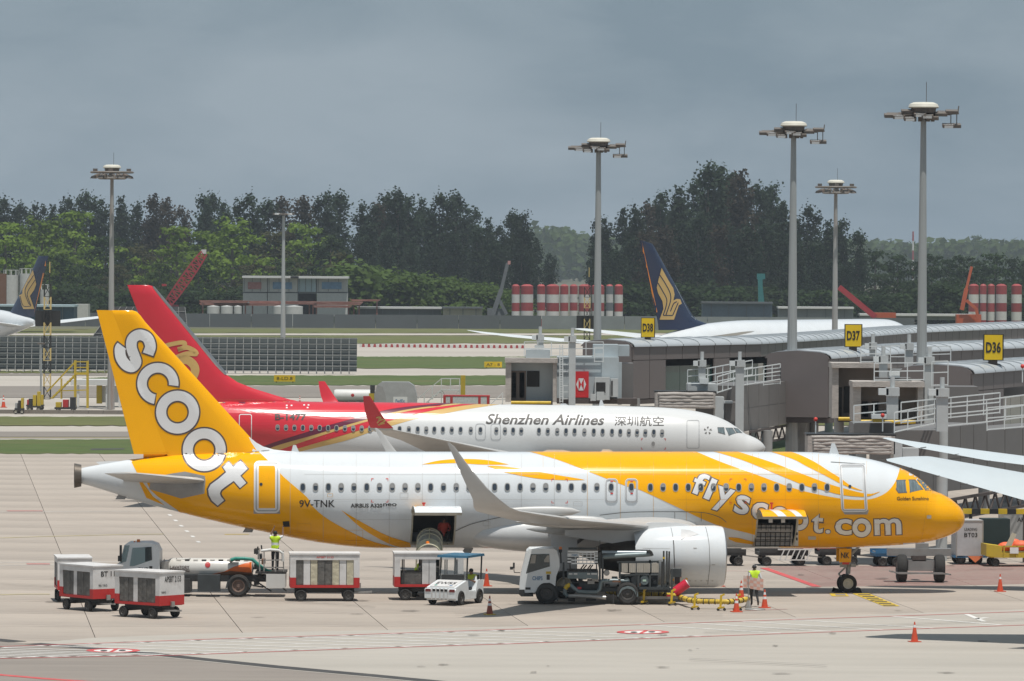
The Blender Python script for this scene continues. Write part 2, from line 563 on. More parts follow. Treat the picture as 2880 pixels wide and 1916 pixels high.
# foreground concretes
gsheet('pale_pavement', [(92, 1809), (263, 1794), (611, 1781), (1002, 1774), (1440, 1762), (2000, 1745), (2880, 1714), (3050, 1708), (3050, 1990), (1700, 1965), (1234, 1916), (764, 1873), (476, 1843)], 0.004, m_conc2)
gsheet('worn_pavement', [(-200, 1790), (0, 1803), (92, 1811), (263, 1824), (391, 1836), (476, 1845.6), (764, 1876), (1038, 1901), (1234, 1919), (1700, 1968), (1700, 2300), (-200, 2300)], 0.004, m_conc3)
def gline(pts, w, z, m, name):
    P = [Vector(G(x, y, z)[:2]) for x, y in pts]
    v, f = stroke(P, w * (KD if abs(P[0].x - P[-1].x) > abs(P[0].y - P[-1].y) * .5 else 1))
    mb = MB().add([(q[0], q[1], z) for q in v], f)
    o = mb.build(name, m, None, smooth=0, fix=False)
    for p in o.data.polygons:
        if p.normal.z < 0: o.data.flip_normals(); break
    return tag(o, kind='structure')
gline([(-150, 1786), (0, 1800), (50, 1805)], 0.42, 0.010, m_seam, 'drain_channel')
gline([(92, 1810), (263, 1823), (391, 1835), (476, 1844.6), (764, 1874), (1038, 1899), (1234, 1918), (1700, 1968)], 0.42, 0.010, m_seam, 'drain_channel')
gline([(300, 1832), (476, 1849.5), (764, 1879.5), (1038, 1904), (1234, 1923)], 0.09, 0.010, m_conc2, 'pale_kerb_strip')
gline([(-100, 1888), (0, 1898), (130, 1909), (260, 1918)], 0.22, 0.012, m_red, 'red_marking_line')
UP = [(-100, 1821), (0, 1818.5), (281, 1809), (611, 1797), (1002, 1785), (1440, 1769.7), (2000, 1750), (2485, 1734), (2880, 1720), (3000, 1716)]
LO = [(-100, 1855), (0, 1852), (489, 1843), (1002, 1824.6), (1440, 1810.6), (2000, 1789.4), (2485, 1772), (2880, 1758), (3000, 1754)]
gline(UP, 0.075, 0.014, m_red, 'red_marking_line')
gline(LO, 0.075, 0.014, m_red, 'red_marking_line')
gline([(x, y + 2.5) for x, y in UP[:6]], 0.07, 0.012, m_white, 'white_marking_line')
gline([(x, y - 2.5) for x, y in LO[:6]], 0.07, 0.012, m_white, 'white_marking_line')
ux, uy = zip(*UP); lx_, ly_ = zip(*LO)
for x0 in list(range(-900, 2250, 142)):
    a = None; pts = []
    x = x0; y = np.interp(x0, ux, uy)
    while True:
        if y > np.interp(x, lx_, ly_): break
        if y >= np.interp(x, ux, uy) - .1: pts.append((x, y))
        x += 40; y += 40 * (0.030 if x0 < 1700 else 0.06) - (40 * 0.0)
        if x > 2700: break
    if len(pts) > 2 and not (1500 < x0 < 1700):
        gline(pts, 0.10, 0.012, m_white, 'white_marking_line')
gline([(2504, 1733), (2660, 1745), (2818, 1758)], 0.12, 0.012, m_white, 'white_marking_line')
gline([(2717, 1727), (2768, 1748)], 0.22, 0.012, m_white, 'white_marking_line')
gline([(2745, 1741), (2776, 1737)], 0.14, 0.012, m_white, 'white_marking_line')
def gdisc(cx, cy, rx, ry, z, m, name, ri=0.0, bar=False):
    out = [(cx + rx * math.cos(R(a)), cy + ry * math.sin(R(a))) for a in range(0, 360, 8)]
    mb = MB()
    if ri:
        inn = [(cx + rx * ri * math.cos(R(a)), cy + ry * ri * math.sin(R(a))) for a in range(0, 360, 8)]
        n = len(out)
        mb.add([G(x, y, z) for x, y in out + inn], [(i, (i + 1) % n, n + (i + 1) % n, n + i) for i in range(n)])
    else:
        mb.add([G(x, y, z) for x, y in out], [tuple(range(len(out)))])
    if bar:
        mb.add([G(x, y, z) for x, y in ((cx - .16 * rx, cy + ry * .8), (cx - .02 * rx, cy + ry * .8), (cx + .22 * rx, cy - ry * .8), (cx + .05 * rx, cy - ry * .8))], [(0, 1, 2, 3)])
    o = mb.build(name, m, None, smooth=0, fix=False)
    for p in o.data.polygons:
        if p.normal.z < 0: o.data.flip_normals(); break
    return tag(o, kind='structure')
for cx, cy, rx, ry in ((1808, 1777.5, 74, 5.4), (318, 1829.5, 76, 5.6)):
    gdisc(cx, cy, rx * 0.8, ry * 0.8, 0.018, m_white, 'white_marking_disc')
    gdisc(cx, cy, rx, ry, 0.022, m_red, 'red_marking_ring', ri=0.72, bar=True)
    gdisc(cx - rx * .34, cy + .5, rx * .13, ry * .34, 0.026, m_seam, 'black_marking_spot')
    gdisc(cx + rx * .34, cy - .5, rx * .13, ry * .34, 0.026, m_seam, 'black_marking_spot')
# stand markings under the nose
gline([(2148, 1597), (2298, 1650)], 0.38, 0.014, m_red, 'red_marking_line')
for k in range(22):
    y = 1594 + k * 2.6
    xa = 2150 + (y - 1597) * 150 / 53 + 12
    gline([(xa, y), (2560 + k * 6, y - 3), (3000, y - 10)], 0.10, 0.012, m_redfaint, 'worn_red_marking_line')
gline([(2000, 1605), (2150, 1607)], 0.06, 0.012, m_redfaint, 'worn_red_marking_line')
gline([(2060, 1719), (2215, 1713)], 0.06, 0.012, m_redfaint, 'worn_red_marking_line')
def gquad(pts, z, m, name):
    mb = MB().add([G(x, y, z) for x, y in pts], [tuple(range(len(pts)))])
    o = mb.build(name, m, None, smooth=0, fix=False)
    if o.data.polygons[0].normal.z < 0: o.data.flip_normals()
    return tag(o, kind='structure')
gquad([(2396, 1669), (2444, 1669), (2531, 1705), (2486, 1705)], 0.012, m_yel, 'yellow_marking_bar')
for k in range(7):
    t = (k + .6) / 7.4
    xa = 2402 + t * 86; ya = 1669 + t * 36
    gquad([(xa + 3, ya), (xa + 38, ya - .3), (xa + 41, ya + 2.2), (xa + 7, ya + 2.4)], 0.017, m_seam, 'black_marking_bar')
gquad([(2332, 1669), (2380, 1669), (2388, 1677), (2340, 1677)], 0.012, m_yel, 'yellow_marking_bar')
gquad([(2348, 1670.5), (2376, 1670.5), (2380, 1675), (2352, 1675)], 0.017, m_conc3, 'black_marking_bar')
for pts in ([(0, 1513), (120, 1509), (330, 1504), (460, 1502)], [(0, 1673), (60, 1671), (140, 1671)]):
    gline(pts, 0.18, 0.012, m_yelfaint, 'worn_yellow_marking_line')
gline([(632, 1503), (700, 1502.5)], 0.2, 0.012, m_yel, 'yellow_marking_line')
for pts in ([(20, 1437), (120, 1437)], [(75, 1586), (140, 1586)]):
    gline(pts, 0.5, 0.012, m_redfaint, 'worn_red_marking_line')
for y0 in (1440, 1582, 1590):
    gline([(0, y0), (300, y0 - 2), (620, y0 - 3)], 0.08, 0.012, m_white, 'white_marking_line')
for k in range(6):
    gquad([(470 + k * 16, 1447 + k * 15), (480 + k * 16, 1447 + k * 15), (486 + k * 16, 1451 + k * 15), (476 + k * 16, 1451 + k * 15)], 0.012, m_white, 'white_marking_dash')
# oil stains and tyre rubber
m_stain = mat('oil_stain', (0.09, 0.078, 0.068), rough=.8, var=.3, scale=2, alpha=.38)
m_rubber = mat('tyre_rubber_trace', (0.075, 0.068, 0.062), rough=.85, var=.3, scale=1, alpha=.30)
rs = random.Random(3)
for k in range(46):
    cx = rs.uniform(60, 2860); cy = rs.choice((rs.uniform(1560, 1720), rs.uniform(1640, 1900)))
    rx = rs.uniform(5, 34); ry = rs.uniform(.8, 2.6); ph = [rs.uniform(.55, 1.25) for _ in range(14)]
    gquad([(cx + rx * ph[i] * math.cos(i * .449), cy + ry * ph[i] * math.sin(i * .449)) for i in range(14)], 0.027 + k * .0004, m_stain, 'oil_stain')
for k in range(13):
    x0 = rs.uniform(-200, 2400); y0 = rs.uniform(1580, 1890); L = rs.uniform(350, 1100); sl = rs.uniform(-.035, .05); bd = rs.uniform(-14, 14)
    for dy_ in (0, 2.4 + (y0 - 1560) * .008):
        gline([(x0 + L * t / 12, y0 + dy_ + sl * L * t / 12 + bd * (t / 12) ** 2) for t in range(13)], .09, 0.048 + k * .0004 + dy_ * .00005, m_rubber, 'tyre_trace')
# ------------------------------------------------------------------ airfield beyond the apron
sheet('airfield_pavement', [(-400, 199.5 * KD), (420, 199.5 * KD), (420, 470 * KD), (-400, 470 * KD)], -0.035, m_taxi)
def ragged(pts, amp, n):
    out = []
    for (xa, ya), (xb, yb) in zip(pts, pts[1:]):
        for i in range(n): out.append((xa + (xb - xa) * i / n, ya + (yb - ya) * i / n + random.uniform(-amp, amp)))
    return out + [pts[-1]]
def band(name, y0, y1, m, z, x0=-1500, x1=4400):
    if 'grass' in name:
        gsheet(name, ragged([(x0, y0), (x1, y0)], .9, 260) + ragged([(x1, y1), (x0, y1)], 1.3, 260), z, m)
    else: gsheet(name, [(x0, y0), (x1, y0), (x1, y1), (x0, y1)], z, m)
band('grass_strip', 1236, 1276, m_grass, 0.02)
band('taxiway_shoulder', 1214, 1229, m_tarmac, 0.004)
gline([(-300, 1231), (900, 1231)], 0.5, 0.01, m_yelfaint, 'worn_yellow_marking_line')
band('grass_strip', 1172, 1197, m_grass2, 0.02)
gquad([(255, 1262), (350, 1261), (350, 1264), (255, 1266)], 0.03, m_seam, 'dark_ditch')
band('taxiway', 1086, 1118, m_tarmac, 0.004)
gsheet('grass_strip', ragged([(230, 1064), (420, 1056), (1500, 1056), (3600, 1060)], .7, 60) + ragged([(3600, 1081), (1500, 1083), (600, 1083), (300, 1074)], 1.0, 60), 0.02, m_grass)
band('taxiway', 1050, 1056, m_tarmac, 0.004, x1=300)
gsheet('grass_strip', ragged([(950, 1003), (1500, 1003), (4200, 1000)], .6, 80) + ragged([(4200, 1037), (950, 1036)], .9, 120), 0.02, m_grass)
band('grass_strip', 1043, 1049, m_grass2, 0.02, x1=400)
band('grass_strip', 944, 966, m_grass2, 0.02, x0=-4000, x1=6000)
band('grass_strip', 925, 937, m_grass2, 0.02, x0=-4000, x1=6000)
band('taxiway', 938, 943, m_taxi, 0.01, x0=-4000, x1=6000)
# ================================================================== AIRLINERS: shared builders
m_acwhite = mat('aircraft_white_paint', (0.64, 0.67, 0.69), rough=0.13, var=0.03, scale=0.6, spec=0.35, coat=0.0, dirt=0.2, dirtcol=(0.55, 0.54, 0.51), dscale=0.8, stretch=(1.6, 1, .35))
m_acyel = mat('aircraft_yellow_paint', (0.85, 0.395, 0.002), rough=0.12, var=0.03, scale=0.6, spec=0.28, coat=0.0, dirt=0.06, dirtcol=(0.6, 0.32, 0.01), dscale=0.5)
m_acgrey = mat('wing_grey_paint', (0.46, 0.46, 0.45), rough=0.4, var=0.06, scale=1.2, dirt=0.35, dirtcol=(0.34, 0.32, 0.29), dscale=0.7, stretch=(0.5, 1, 1))
m_acltgrey = mat('wing_light_paint', (0.62, 0.65, 0.66), rough=0.38, var=0.04, scale=1.2, dirt=0.2, dirtcol=(0.45, 0.45, 0.43), dscale=0.7)
m_fairing = mat('fairing_grey_white', (0.66, 0.67, 0.67), rough=0.35, var=0.04, scale=0.8, coat=0.2, dirt=0.15, dirtcol=(0.45, 0.42, 0.4), dscale=0.5)
m_metal = mat('bare_metal', (0.42, 0.41, 0.40), rough=0.32, metal=0.9, var=0.1)
m_plate = mat('worn_grey_plate', (0.30, 0.30, 0.30), rough=0.42, metal=0.35, var=0.15, scale=1.5, dirt=0.5, dirtcol=(0.19, 0.17, 0.15))
m_dkmetal = mat('dark_hot_metal', (0.10, 0.088, 0.078), rough=0.4, metal=0.75, var=0.25, scale=3)
m_tyre = mat('black_rubber', (0.022, 0.021, 0.02), rough=0.85, var=0.3, scale=6)
m_rim = mat('cream_wheel_rim', (0.50, 0.47, 0.40), rough=0.45, var=0.1)
m_dkrim = mat('dark_wheel_rim', (0.075, 0.07, 0.065), rough=0.55, metal=.3, var=0.25, scale=8)
m_dark = mat('dark_interior', (0.018, 0.017, 0.016), rough=0.8, var=0.3)
m_hold = mat('cargo_hold_lining', (0.13, 0.125, 0.12), rough=0.7, var=0.25, scale=2)
m_pane = mat('dark_window_pane', (0.03, 0.04, 0.055), rough=0.08, var=0.3, scale=4, spec=0.8)
m_blind = mat('window_blind_grey', (.22, .22, .22), .6)
m_wframe = mat('window_surround_grey', (0.30, 0.30, 0.29), rough=0.4)
m_line = mat('dark_panel_line', (0.10, 0.095, 0.09), rough=0.6)
m_ltline = mat('soft_panel_line', (0.42, 0.41, 0.39), rough=0.6)
m_outline = mat('charcoal_letter_edge', (0.085, 0.065, 0.06), rough=0.35)
m_letter = mat('white_letter', (0.70, 0.70, 0.70), rough=0.28, var=0.03, coat=0.3)
m_doorgrey = mat('door_surround_grey', (0.34, 0.35, 0.36), rough=0.4)
m_redmark = mat('red_stencil', (0.55, 0.04, 0.03), rough=0.5)
m_black = mat('black_lettering', (0.02, 0.018, 0.017), rough=0.5, var=0.1)
m_strut = mat('gear_strut_grey', (0.30, 0.30, 0.29), rough=0.4, metal=0.3, var=0.2, scale=6, dirt=0.4, dirtcol=(0.07, 0.06, 0.05), dscale=4)

def loc_of(root, dx, dy, yl=0.0):
    """local point on the root's plane y = yl seen at a view pixel"""
    inv = wmat(root).inverted()
    o = inv @ _C; d = inv.to_3x3() @ ray(dx, dy)
    return o + d * ((yl - o.y) / d.y)
def fuselage(root, X, zt, zb, w, mats, holes=(), nth=96, name='fuselage', build=True):
    X = np.asarray(X, float)
    th = list(np.linspace(0, 2 * math.pi, nth, endpoint=False))
    for (x0, x1, t0, t1) in holes:
        th += [t0, t1]
    th = np.unique(np.round(th, 5))
    n = len(th)
    V = []; F = []
    for i in range(len(X)):
        zc = (zt[i] + zb[i]) / 2; h = (zt[i] - zb[i]) / 2
        for t in th:
            V.append((X[i], -w[i] * math.sin(t), zc + h * math.cos(t)))
    for i in range(len(X) - 1):
        xm = (X[i] + X[i + 1]) / 2
        for j in range(n):
            tm = (th[j] + (th[j + 1] if j + 1 < n else 2 * math.pi)) / 2
            if any(a < xm < b and c < tm < d for a, b, c, d in holes): continue
            F.append((i * n + j, (i + 1) * n + j, (i + 1) * n + (j + 1) % n, i * n + (j + 1) % n))
    F.append(tuple(range(n))); F.append(tuple((len(X) - 1) * n + j for j in range(n - 1, -1, -1)))
    mb = MB().add(V, F)
    return mb.build(name, mats, root, smooth=50)
AF = [(0, 0), (.0125, .30), (.05, .56), (.1, .76), (.2, .95), (.3, 1.0), (.4, .97), (.5, .88), (.6, .76), (.7, .61), (.8, .43), (.9, .24), (1, .02)]
def wing(root, secs, side, name, m, low=0.75):
    """secs: (x_le, span y, z, chord, thickness ratio, cant deg)"""
    rings = []
    for xl, y, z, c, t, cant in secs:
        a = R(cant); nx = Vector((0, -side * math.sin(a), math.cos(a)))
        o = Vector((xl, side * y, z)); r = []
        for q, k in AF: r.append(o + Vector((-c * q, 0, 0)) + nx * (k * t * c * .5))
        for q, k in reversed(AF[1:-1]): r.append(o + Vector((-c * q, 0, 0)) - nx * (k * t * c * .5 * low))
        rings.append(r)
    return MB().loft(rings).build(name, m, root, smooth=45)
def vplate(root, secs, name, m):
    """fin-like plate: secs (x_front, x_back, z, half thickness front-mid, back) at y=0, symmetric"""
    rings = []
    for xf, xb, z, t, tb in secs:
        c = xf - xb; r = []
        pr = [(0, .02), (.06, .55), (.2, .92), (.4, 1.0), (.7, .75)]
        for q, k in pr: r.append((xf - c * q, -t * k - tb * q * 0, z))
        r.append((xb, -tb, z)); r.append((xb, tb, z))
        for q, k in reversed(pr): r.append((xf - c * q, t * k, z))
        rings.append(r)
    return MB().loft(rings).build(name, m, root, smooth=40)
def nacelle(root, x0, x1, y, z, rmax, name='engine', parts=True, mcol=None, lip=None):
    """x0 front, x1 rear of fan cowl"""
    L = x0 - x1
    prof = [(0.0, -.62), (.30, -.60), (.80, -.50), (.86, -.30), (.84, -.12), (.86, -.04), (.90, -.008), (.935, 0), (.955, .012), (.975, .03), (1.0, .10), (1.0, .34), (.985, .55), (.94, .75), (.875, .9), (.80, 1.0), (.77, .995), (.70, .8)]
    prof = [(r * rmax, -h * L if h >= 0 else -h * -L) for r, h in prof]
    # order: fan face, inner duct, lip, cowl, trailing lip
    pr = []
    for r, h in prof: pr.append((r, h))
    mis = [1, 1, 1, 2, 2, 3, 3, 3, 0, 0, 0, 0, 0, 0, 0, 1, 1]
    inner = [(0.0, -.42), (.30, -.42), (.80, -.40), (.86, -.26), (.84, -.12), (.86, -.04)]
    pr[:6] = [(r * rmax, h * L) for r, h in inner]
    return MB().lathe(pr, (x0, y, z), 'x', 36, mis=mis).build(name, [mcol or m_acwhite, m_dark, m_plate, lip or m_metal], root, smooth=40)
def put_wheel(root, c, r, w, axis='y', rim=None, name='wheel'):
    """wheel part with tyre and rim sub-parts"""
    h = w / 2
    o = MB().lathe([(r * .55, -h * .8), (r * .8, -h), (r * .95, -h * .8), (r, -h * .4), (r, h * .4), (r * .95, h * .8), (r * .8, h), (r * .55, h * .8)], (0, 0, 0), axis, 24).build(name, m_tyre, root)
    o.location = c
    for s in (-1, 1):
        MB().lathe([(0, s * h * .72), (r * .14, s * h * .74), (r * .17, s * h * .5), (r * .42, s * h * .45), (r * .5, s * h * .82), (r * .57, s * h * .85)], (0, 0, 0), axis, 20).build('rim', rim or m_rim, o)
    return o
def ellipse2(cx, cy, rx, ry, p=2.6, n=20):
    out = []
    for i in range(n):
        t = 2 * math.pi * i / n
        c, s = math.cos(t), math.sin(t)
        out.append((cx + rx * math.copysign(abs(c) ** (2 / p), c), cy + ry * math.copysign(abs(s) ** (2 / p), s)))
    return out
def poly_ring(a, b):
    n = len(a)
    return a + b, [(i, (i + 1) % n, n + (i + 1) % n, n + i) for i in range(n)]
def cabin_window(skin, root, x, y, rx, ry, fr=1.36, o1=0.020, o2=0.026, name='window'):
    g = lay(skin, (ellipse2(x, y, rx * 1.05, ry * 1.05), [tuple(range(20))]), o1, name, m_pane, root, step=0)
    f = lay(skin, poly_ring(ellipse2(x, y, rx * fr, ry * (1 + (fr - 1) * .75)), ellipse2(x, y, rx, ry)), o2, 'window_frame', m_wframe, root, step=0)
    f.parent = g
    if random.random() < .4:
        k = random.uniform(.1, .8)
        q = [(px_, min(py_, y + ry * (k - .55))) for px_, py_ in ellipse2(x, y, rx * .92, ry * .95)]
        lay(skin, (q, [tuple(range(20))]), o1 + .003, 'window_blind', m_blind, root, step=0).parent = g
    return g
def cutlay(skin, flat, off, name, m, root, cuts, step=8.0, slide=7.0):
    """lay(), leaving out the openings given as view-pixel rectangles"""
    vs, fs = flat
    bm = bmesh.new()
    bv = [bm.verts.new((v[0], v[1], 0)) for v in vs]
    for f in fs:
        try: bm.faces.new([bv[i] for i in f])
        except ValueError: pass
    for x0, y0, x1, y1 in cuts:
        for co, no in (((x0, 0, 0), (1, 0, 0)), ((x1, 0, 0), (1, 0, 0)), ((0, y0, 0), (0, 1, 0)), ((0, y1, 0), (0, 1, 0))):
            bmesh.ops.bisect_plane(bm, geom=bm.verts[:] + bm.edges[:] + bm.faces[:], plane_co=co, plane_no=no, dist=1e-4)
    dead = []
    for f in bm.faces:
        c = f.calc_center_median()
        if any(x0 < c.x < x1 and y0 < c.y < y1 for x0, y0, x1, y1 in cuts): dead.append(f)
    bmesh.ops.delete(bm, geom=dead, context='FACES')
    bm.verts.ensure_lookup_table(); bm.verts.index_update()
    V = [(v.co.x, v.co.y) for v in bm.verts]; F = [tuple(v.index for v in f.verts) for f in bm.faces]
    bm.free()
    return lay(skin, (V, F), off, name, m, root, step, slide)
# ================================================================== the yellow-and-white airliner in front
YAW_A = R(6.0)
NP = at(2220, 1203, 232.3)
A = thing('airliner', 'white and yellow narrow-body airliner with open cargo doors, parked nearest across the apron', 'airliner', (NP.x - 5.07 * math.cos(YAW_A), NP.y - 5.07 * math.sin(YAW_A), 0), YAW_A)
def sx(s): return 5.07 - s
tops = [(2220, 1195), (2218.5, 1186), (2212.5, 1172), (2197, 1156), (2178, 1142.5), (2160, 1134), (2147, 1129.5), (2135, 1119), (2118, 1104), (2098, 1090.5), (2072, 1077.5), (2040, 1066.5), (2000, 1056.5), (1950, 1048), (1900, 1043), (1850, 1040.6), (1750, 1040), (1200, 1040), (600, 1040), (480, 1042), (380, 1050), (300, 1058), (250, 1066), (190, 1077), (172, 1081)]
bots = [(2220, 1195), (2219, 1201), (2214, 1212.5), (2200, 1225), (2181, 1234), (2153, 1243), (2121, 1249), (2080, 1253.5), (2000, 1258.5), (1900, 1262), (1500, 1262), (880, 1262), (820, 1259), (760, 1252.5), (700, 1243), (640, 1231), (560, 1214.5), (480, 1196), (400, 1176), (340, 1160), (260, 1135), (190, 1114), (172, 1110)]
def prof(root, pts):
    q = sorted(((loc_of(root, *p).x, loc_of(root, *p).z) for p in pts))
    x, z = zip(*q)
    return np.array(x) + np.arange(len(x)) * 1e-6, np.array(z)
tx, tz = prof(A, tops); bx_, bz = prof(A, bots)
WS = [(0, .02), (.03, .22), (.10, .44), (.3, .74), (.7, 1.06), (1.5, 1.42), (2.5, 1.64), (3.5, 1.82), (4.5, 1.91), (6, 1.965), (7, 1.975), (24, 1.975), (26, 1.9), (28, 1.74), (31, 1.34), (34, .85), (36.5, .42), (37.7, .26)]
wx = np.array([sx(s) for s, _ in WS][::-1]); ww = np.array([w for _, w in WS][::-1])
FWD = (1741.5, 1181, 1837.5, 1257); AFT = (947.5, 1173, 1050.5, 1254)
def opening(rect):
    # hull angle of the sill and lintel, from the photo rectangle
    x0 = loc_of(A, rect[0], (rect[1] + rect[3]) / 2, -1.9).x; x1 = loc_of(A, rect[2], (rect[1] + rect[3]) / 2, -1.9).x
    out = []
    for dy in (rect[1], rect[3]):
        for k in range(400):
            p = loc_of(A, (rect[0] + rect[2]) / 2, dy, -1.98 + k * .005)
            if (p.y / 1.975) ** 2 + ((p.z - zc0) / h0) ** 2 <= 1:
                out.append(math.atan2(-p.y / 1.975, (p.z - zc0) / h0)); break
    return (x0, x1, out[0], out[1])
zt0 = float(np.interp(sx(15), tx, tz)); zb0 = float(np.interp(sx(15), bx_, bz))
zc0 = (zt0 + zb0) / 2; h0 = (zt0 - zb0) / 2
HOLES = [opening(FWD), opening(AFT)]
XT = loc_of(A, 172, 1081).x
Xs = XT + (sx(0) - XT) * np.concatenate([np.linspace(0, .80, 90), np.linspace(.80, .96, 60)[1:], 1 - .04 * np.linspace(1, 0, 26)[1:] ** 1.8])
Xs = np.unique(np.concatenate([Xs, [h[0] for h in HOLES], [h[1] for h in HOLES]]))
zt = pchip(tx, tz, Xs); zb = pchip(bx_, bz, Xs); wv = pchip(wx, ww, Xs)
full = fuselage(A, Xs, zt, zb, wv, m_acwhite, name='hull_probe')
hull = fuselage(A, Xs, zt, zb, wv, m_acwhite, holes=HOLES, name='fuselage')
hull.data.materials.append(m_acyel)
xa_ = loc_of(A, 2108, 1150).x; xb0 = loc_of(A, 430, 1180).x; xb1 = loc_of(A, 855, 1255).x
for f in hull.data.polygons:
    c = f.center
    zmid = np.interp(c.x, Xs, (zt + zb) / 2); hh = np.interp(c.x, Xs, (zt - zb) / 2)
    if c.x > xa_ or (xb0 < c.x < xb1 and (c.z - zmid) / max(hh, .1) < -.86): f.material_index = 1
# belly fairing
rings = []
for i in range(26):
    t = i / 25
    s = 21.35 - t * (21.35 - 10.2)
    k = math.sin(math.pi * min(max(t * 1.0, 0), 1)) ** .42 if 0 < t < 1 else 0
    k = max(k, .02)
    hw = 1.2 + .92 * k; zl = zb0 + .35 - .58 * k; zu = zb0 + .9 + .75 * k
    ring_ = []
    for j in range(28):
        a = 2 * math.pi * j / 28
        c, s_ = math.cos(a), math.sin(a)
        ring_.append((sx(s), hw * math.copysign(abs(c) ** .75, c), (zl + zu) / 2 + (zu - zl) / 2 * math.copysign(abs(s_) ** .75, s_)))
    rings.append(ring_)
fairing = MB().loft(rings).build('belly_fairing', m_fairing, A, smooth=50)
# fin and rudder
def fx(dx, dy): return loc_of(A, dx, dy)
finsec = []; rudsec = []
for dy, le, th_ in ((714.5, 305, .04), (718, 315, .10), (726, 323, .13), (742, 335, .15), (800, 387.8, .19), (880, 460.6, .23), (960, 533.4, .27), (1010, 579, .30), (1052, 617, .34), (1075, 638, .36)):
    H = 258 + (dy - 715) * .3818
    a = fx(le, dy); b = fx(H, dy)
    finsec.append((a.x, b.x, a.z, th_, th_ * .55))
for dy, th_ in ((714.5, .05), (742, .08), (800, .10), (880, .125), (960, .15), (1010, .165), (1046, .18)):
    H = 258 + (dy - 715) * .3818; T = 220 + (dy - 714) * .256
    a = fx(H - .6, dy); b = fx(T, dy)
    rudsec.append((a.x, b.x, a.z, th_))
fin = vplate(A, finsec, 'tail_fin', m_acyel)
rh0 = Vector((rudsec[0][0], 0, rudsec[0][2])); rh1 = Vector((rudsec[-1][0], 0, rudsec[-1][2]))
ax = (rh0 - rh1).normalized()
Rm = Matrix.Translation(rh1) @ Matrix.Rotation(R(13), 4, ax) @ Matrix.Translation(-rh1)
rg = []
for xf, xb, z, t in rudsec:
    rg.append([(xf, -t, z), (xb + .02, -.02, z), (xb + .02, .02, z), (xf, t, z)])
rudder = MB(Rm).loft(rg).build('rudder', m_acyel, A, smooth=30)
# white fillet in front of the fin
fil = []
for dx, dtop in ((545, 1000), (575, 1007), (590, 1019), (606, 1028), (630, 1035), (660, 1038.5), (700, 1041)):
    a = fx(dx, dtop); b = fx(dx, 1062)
    fil.append([(a.x, -.05, a.z), (a.x, -.36, b.z), (a.x, .36, b.z), (a.x, .05, a.z)])
fillet = MB().loft(fil).build('fin_fillet', m_acwhite, A, smooth=60)
# tailplane
tr_ = loc_of(A, 468, 1106, -1.2); tt_ = loc_of(A, 240, 1090, -6.1)
for sd in (-1, 1):
    wing(A, [(tr_.x + .45, .3, tr_.z - .08, 3.75, .10, 6), (tr_.x, 1.2, tr_.z, 3.35, .10, 6), (tt_.x + 1.3, 6.05, tt_.z, 1.3, .09, 6), (tt_.x + 1.05, 6.25, tt_.z + .01, 1.0, .06, 6)], sd, 'tailplane', m_acgrey)
# wings with upswept tips
wr_ = loc_of(A, 1600, 1206, -1.98); wt_ = loc_of(A, 1196, 1173.5, -16.3)
WSEC = []
for y, c, t, cant in ((1.2, 6.9, .13, 5), (1.98, 6.2, .13, 5), (6.4, 4.05, .115, 6), (11.5, 2.75, .105, 7), (15.0, 2.0, .10, 8), (16.3, 1.72, .10, 11)):
    k = (y - 1.98) / (16.3 - 1.98)
    WSEC.append((wr_.x + (wt_.x - wr_.x) * k, y, wr_.z - .12 + (wt_.z - wr_.z) * k - .18 * math.sin(math.pi * max(k, 0)) + .06 * k, c, t, cant))
for dx, dy, y, c, t, cant in ((1173, 1168, 16.85, 1.42, .095, 30), (1150, 1150, 17.2, 1.05, .09, 56), (1122, 1124, 17.42, .78, .085, 70), (1083.5, 1079, 17.62, .47, .08, 77), (1046, 1028, 17.78, .22, .08, 80), (1035, 1019, 17.81, .10, .07, 80)):
    p = loc_of(A, dx, dy, -y); WSEC.append((p.x, y, p.z, c, t, cant))
FSEC = [(x, y, z - .55 * (y / 17.8), c, t, ca_ - (4 if ca_ < 20 else 0)) for x, y, z, c, t, ca_ in WSEC]
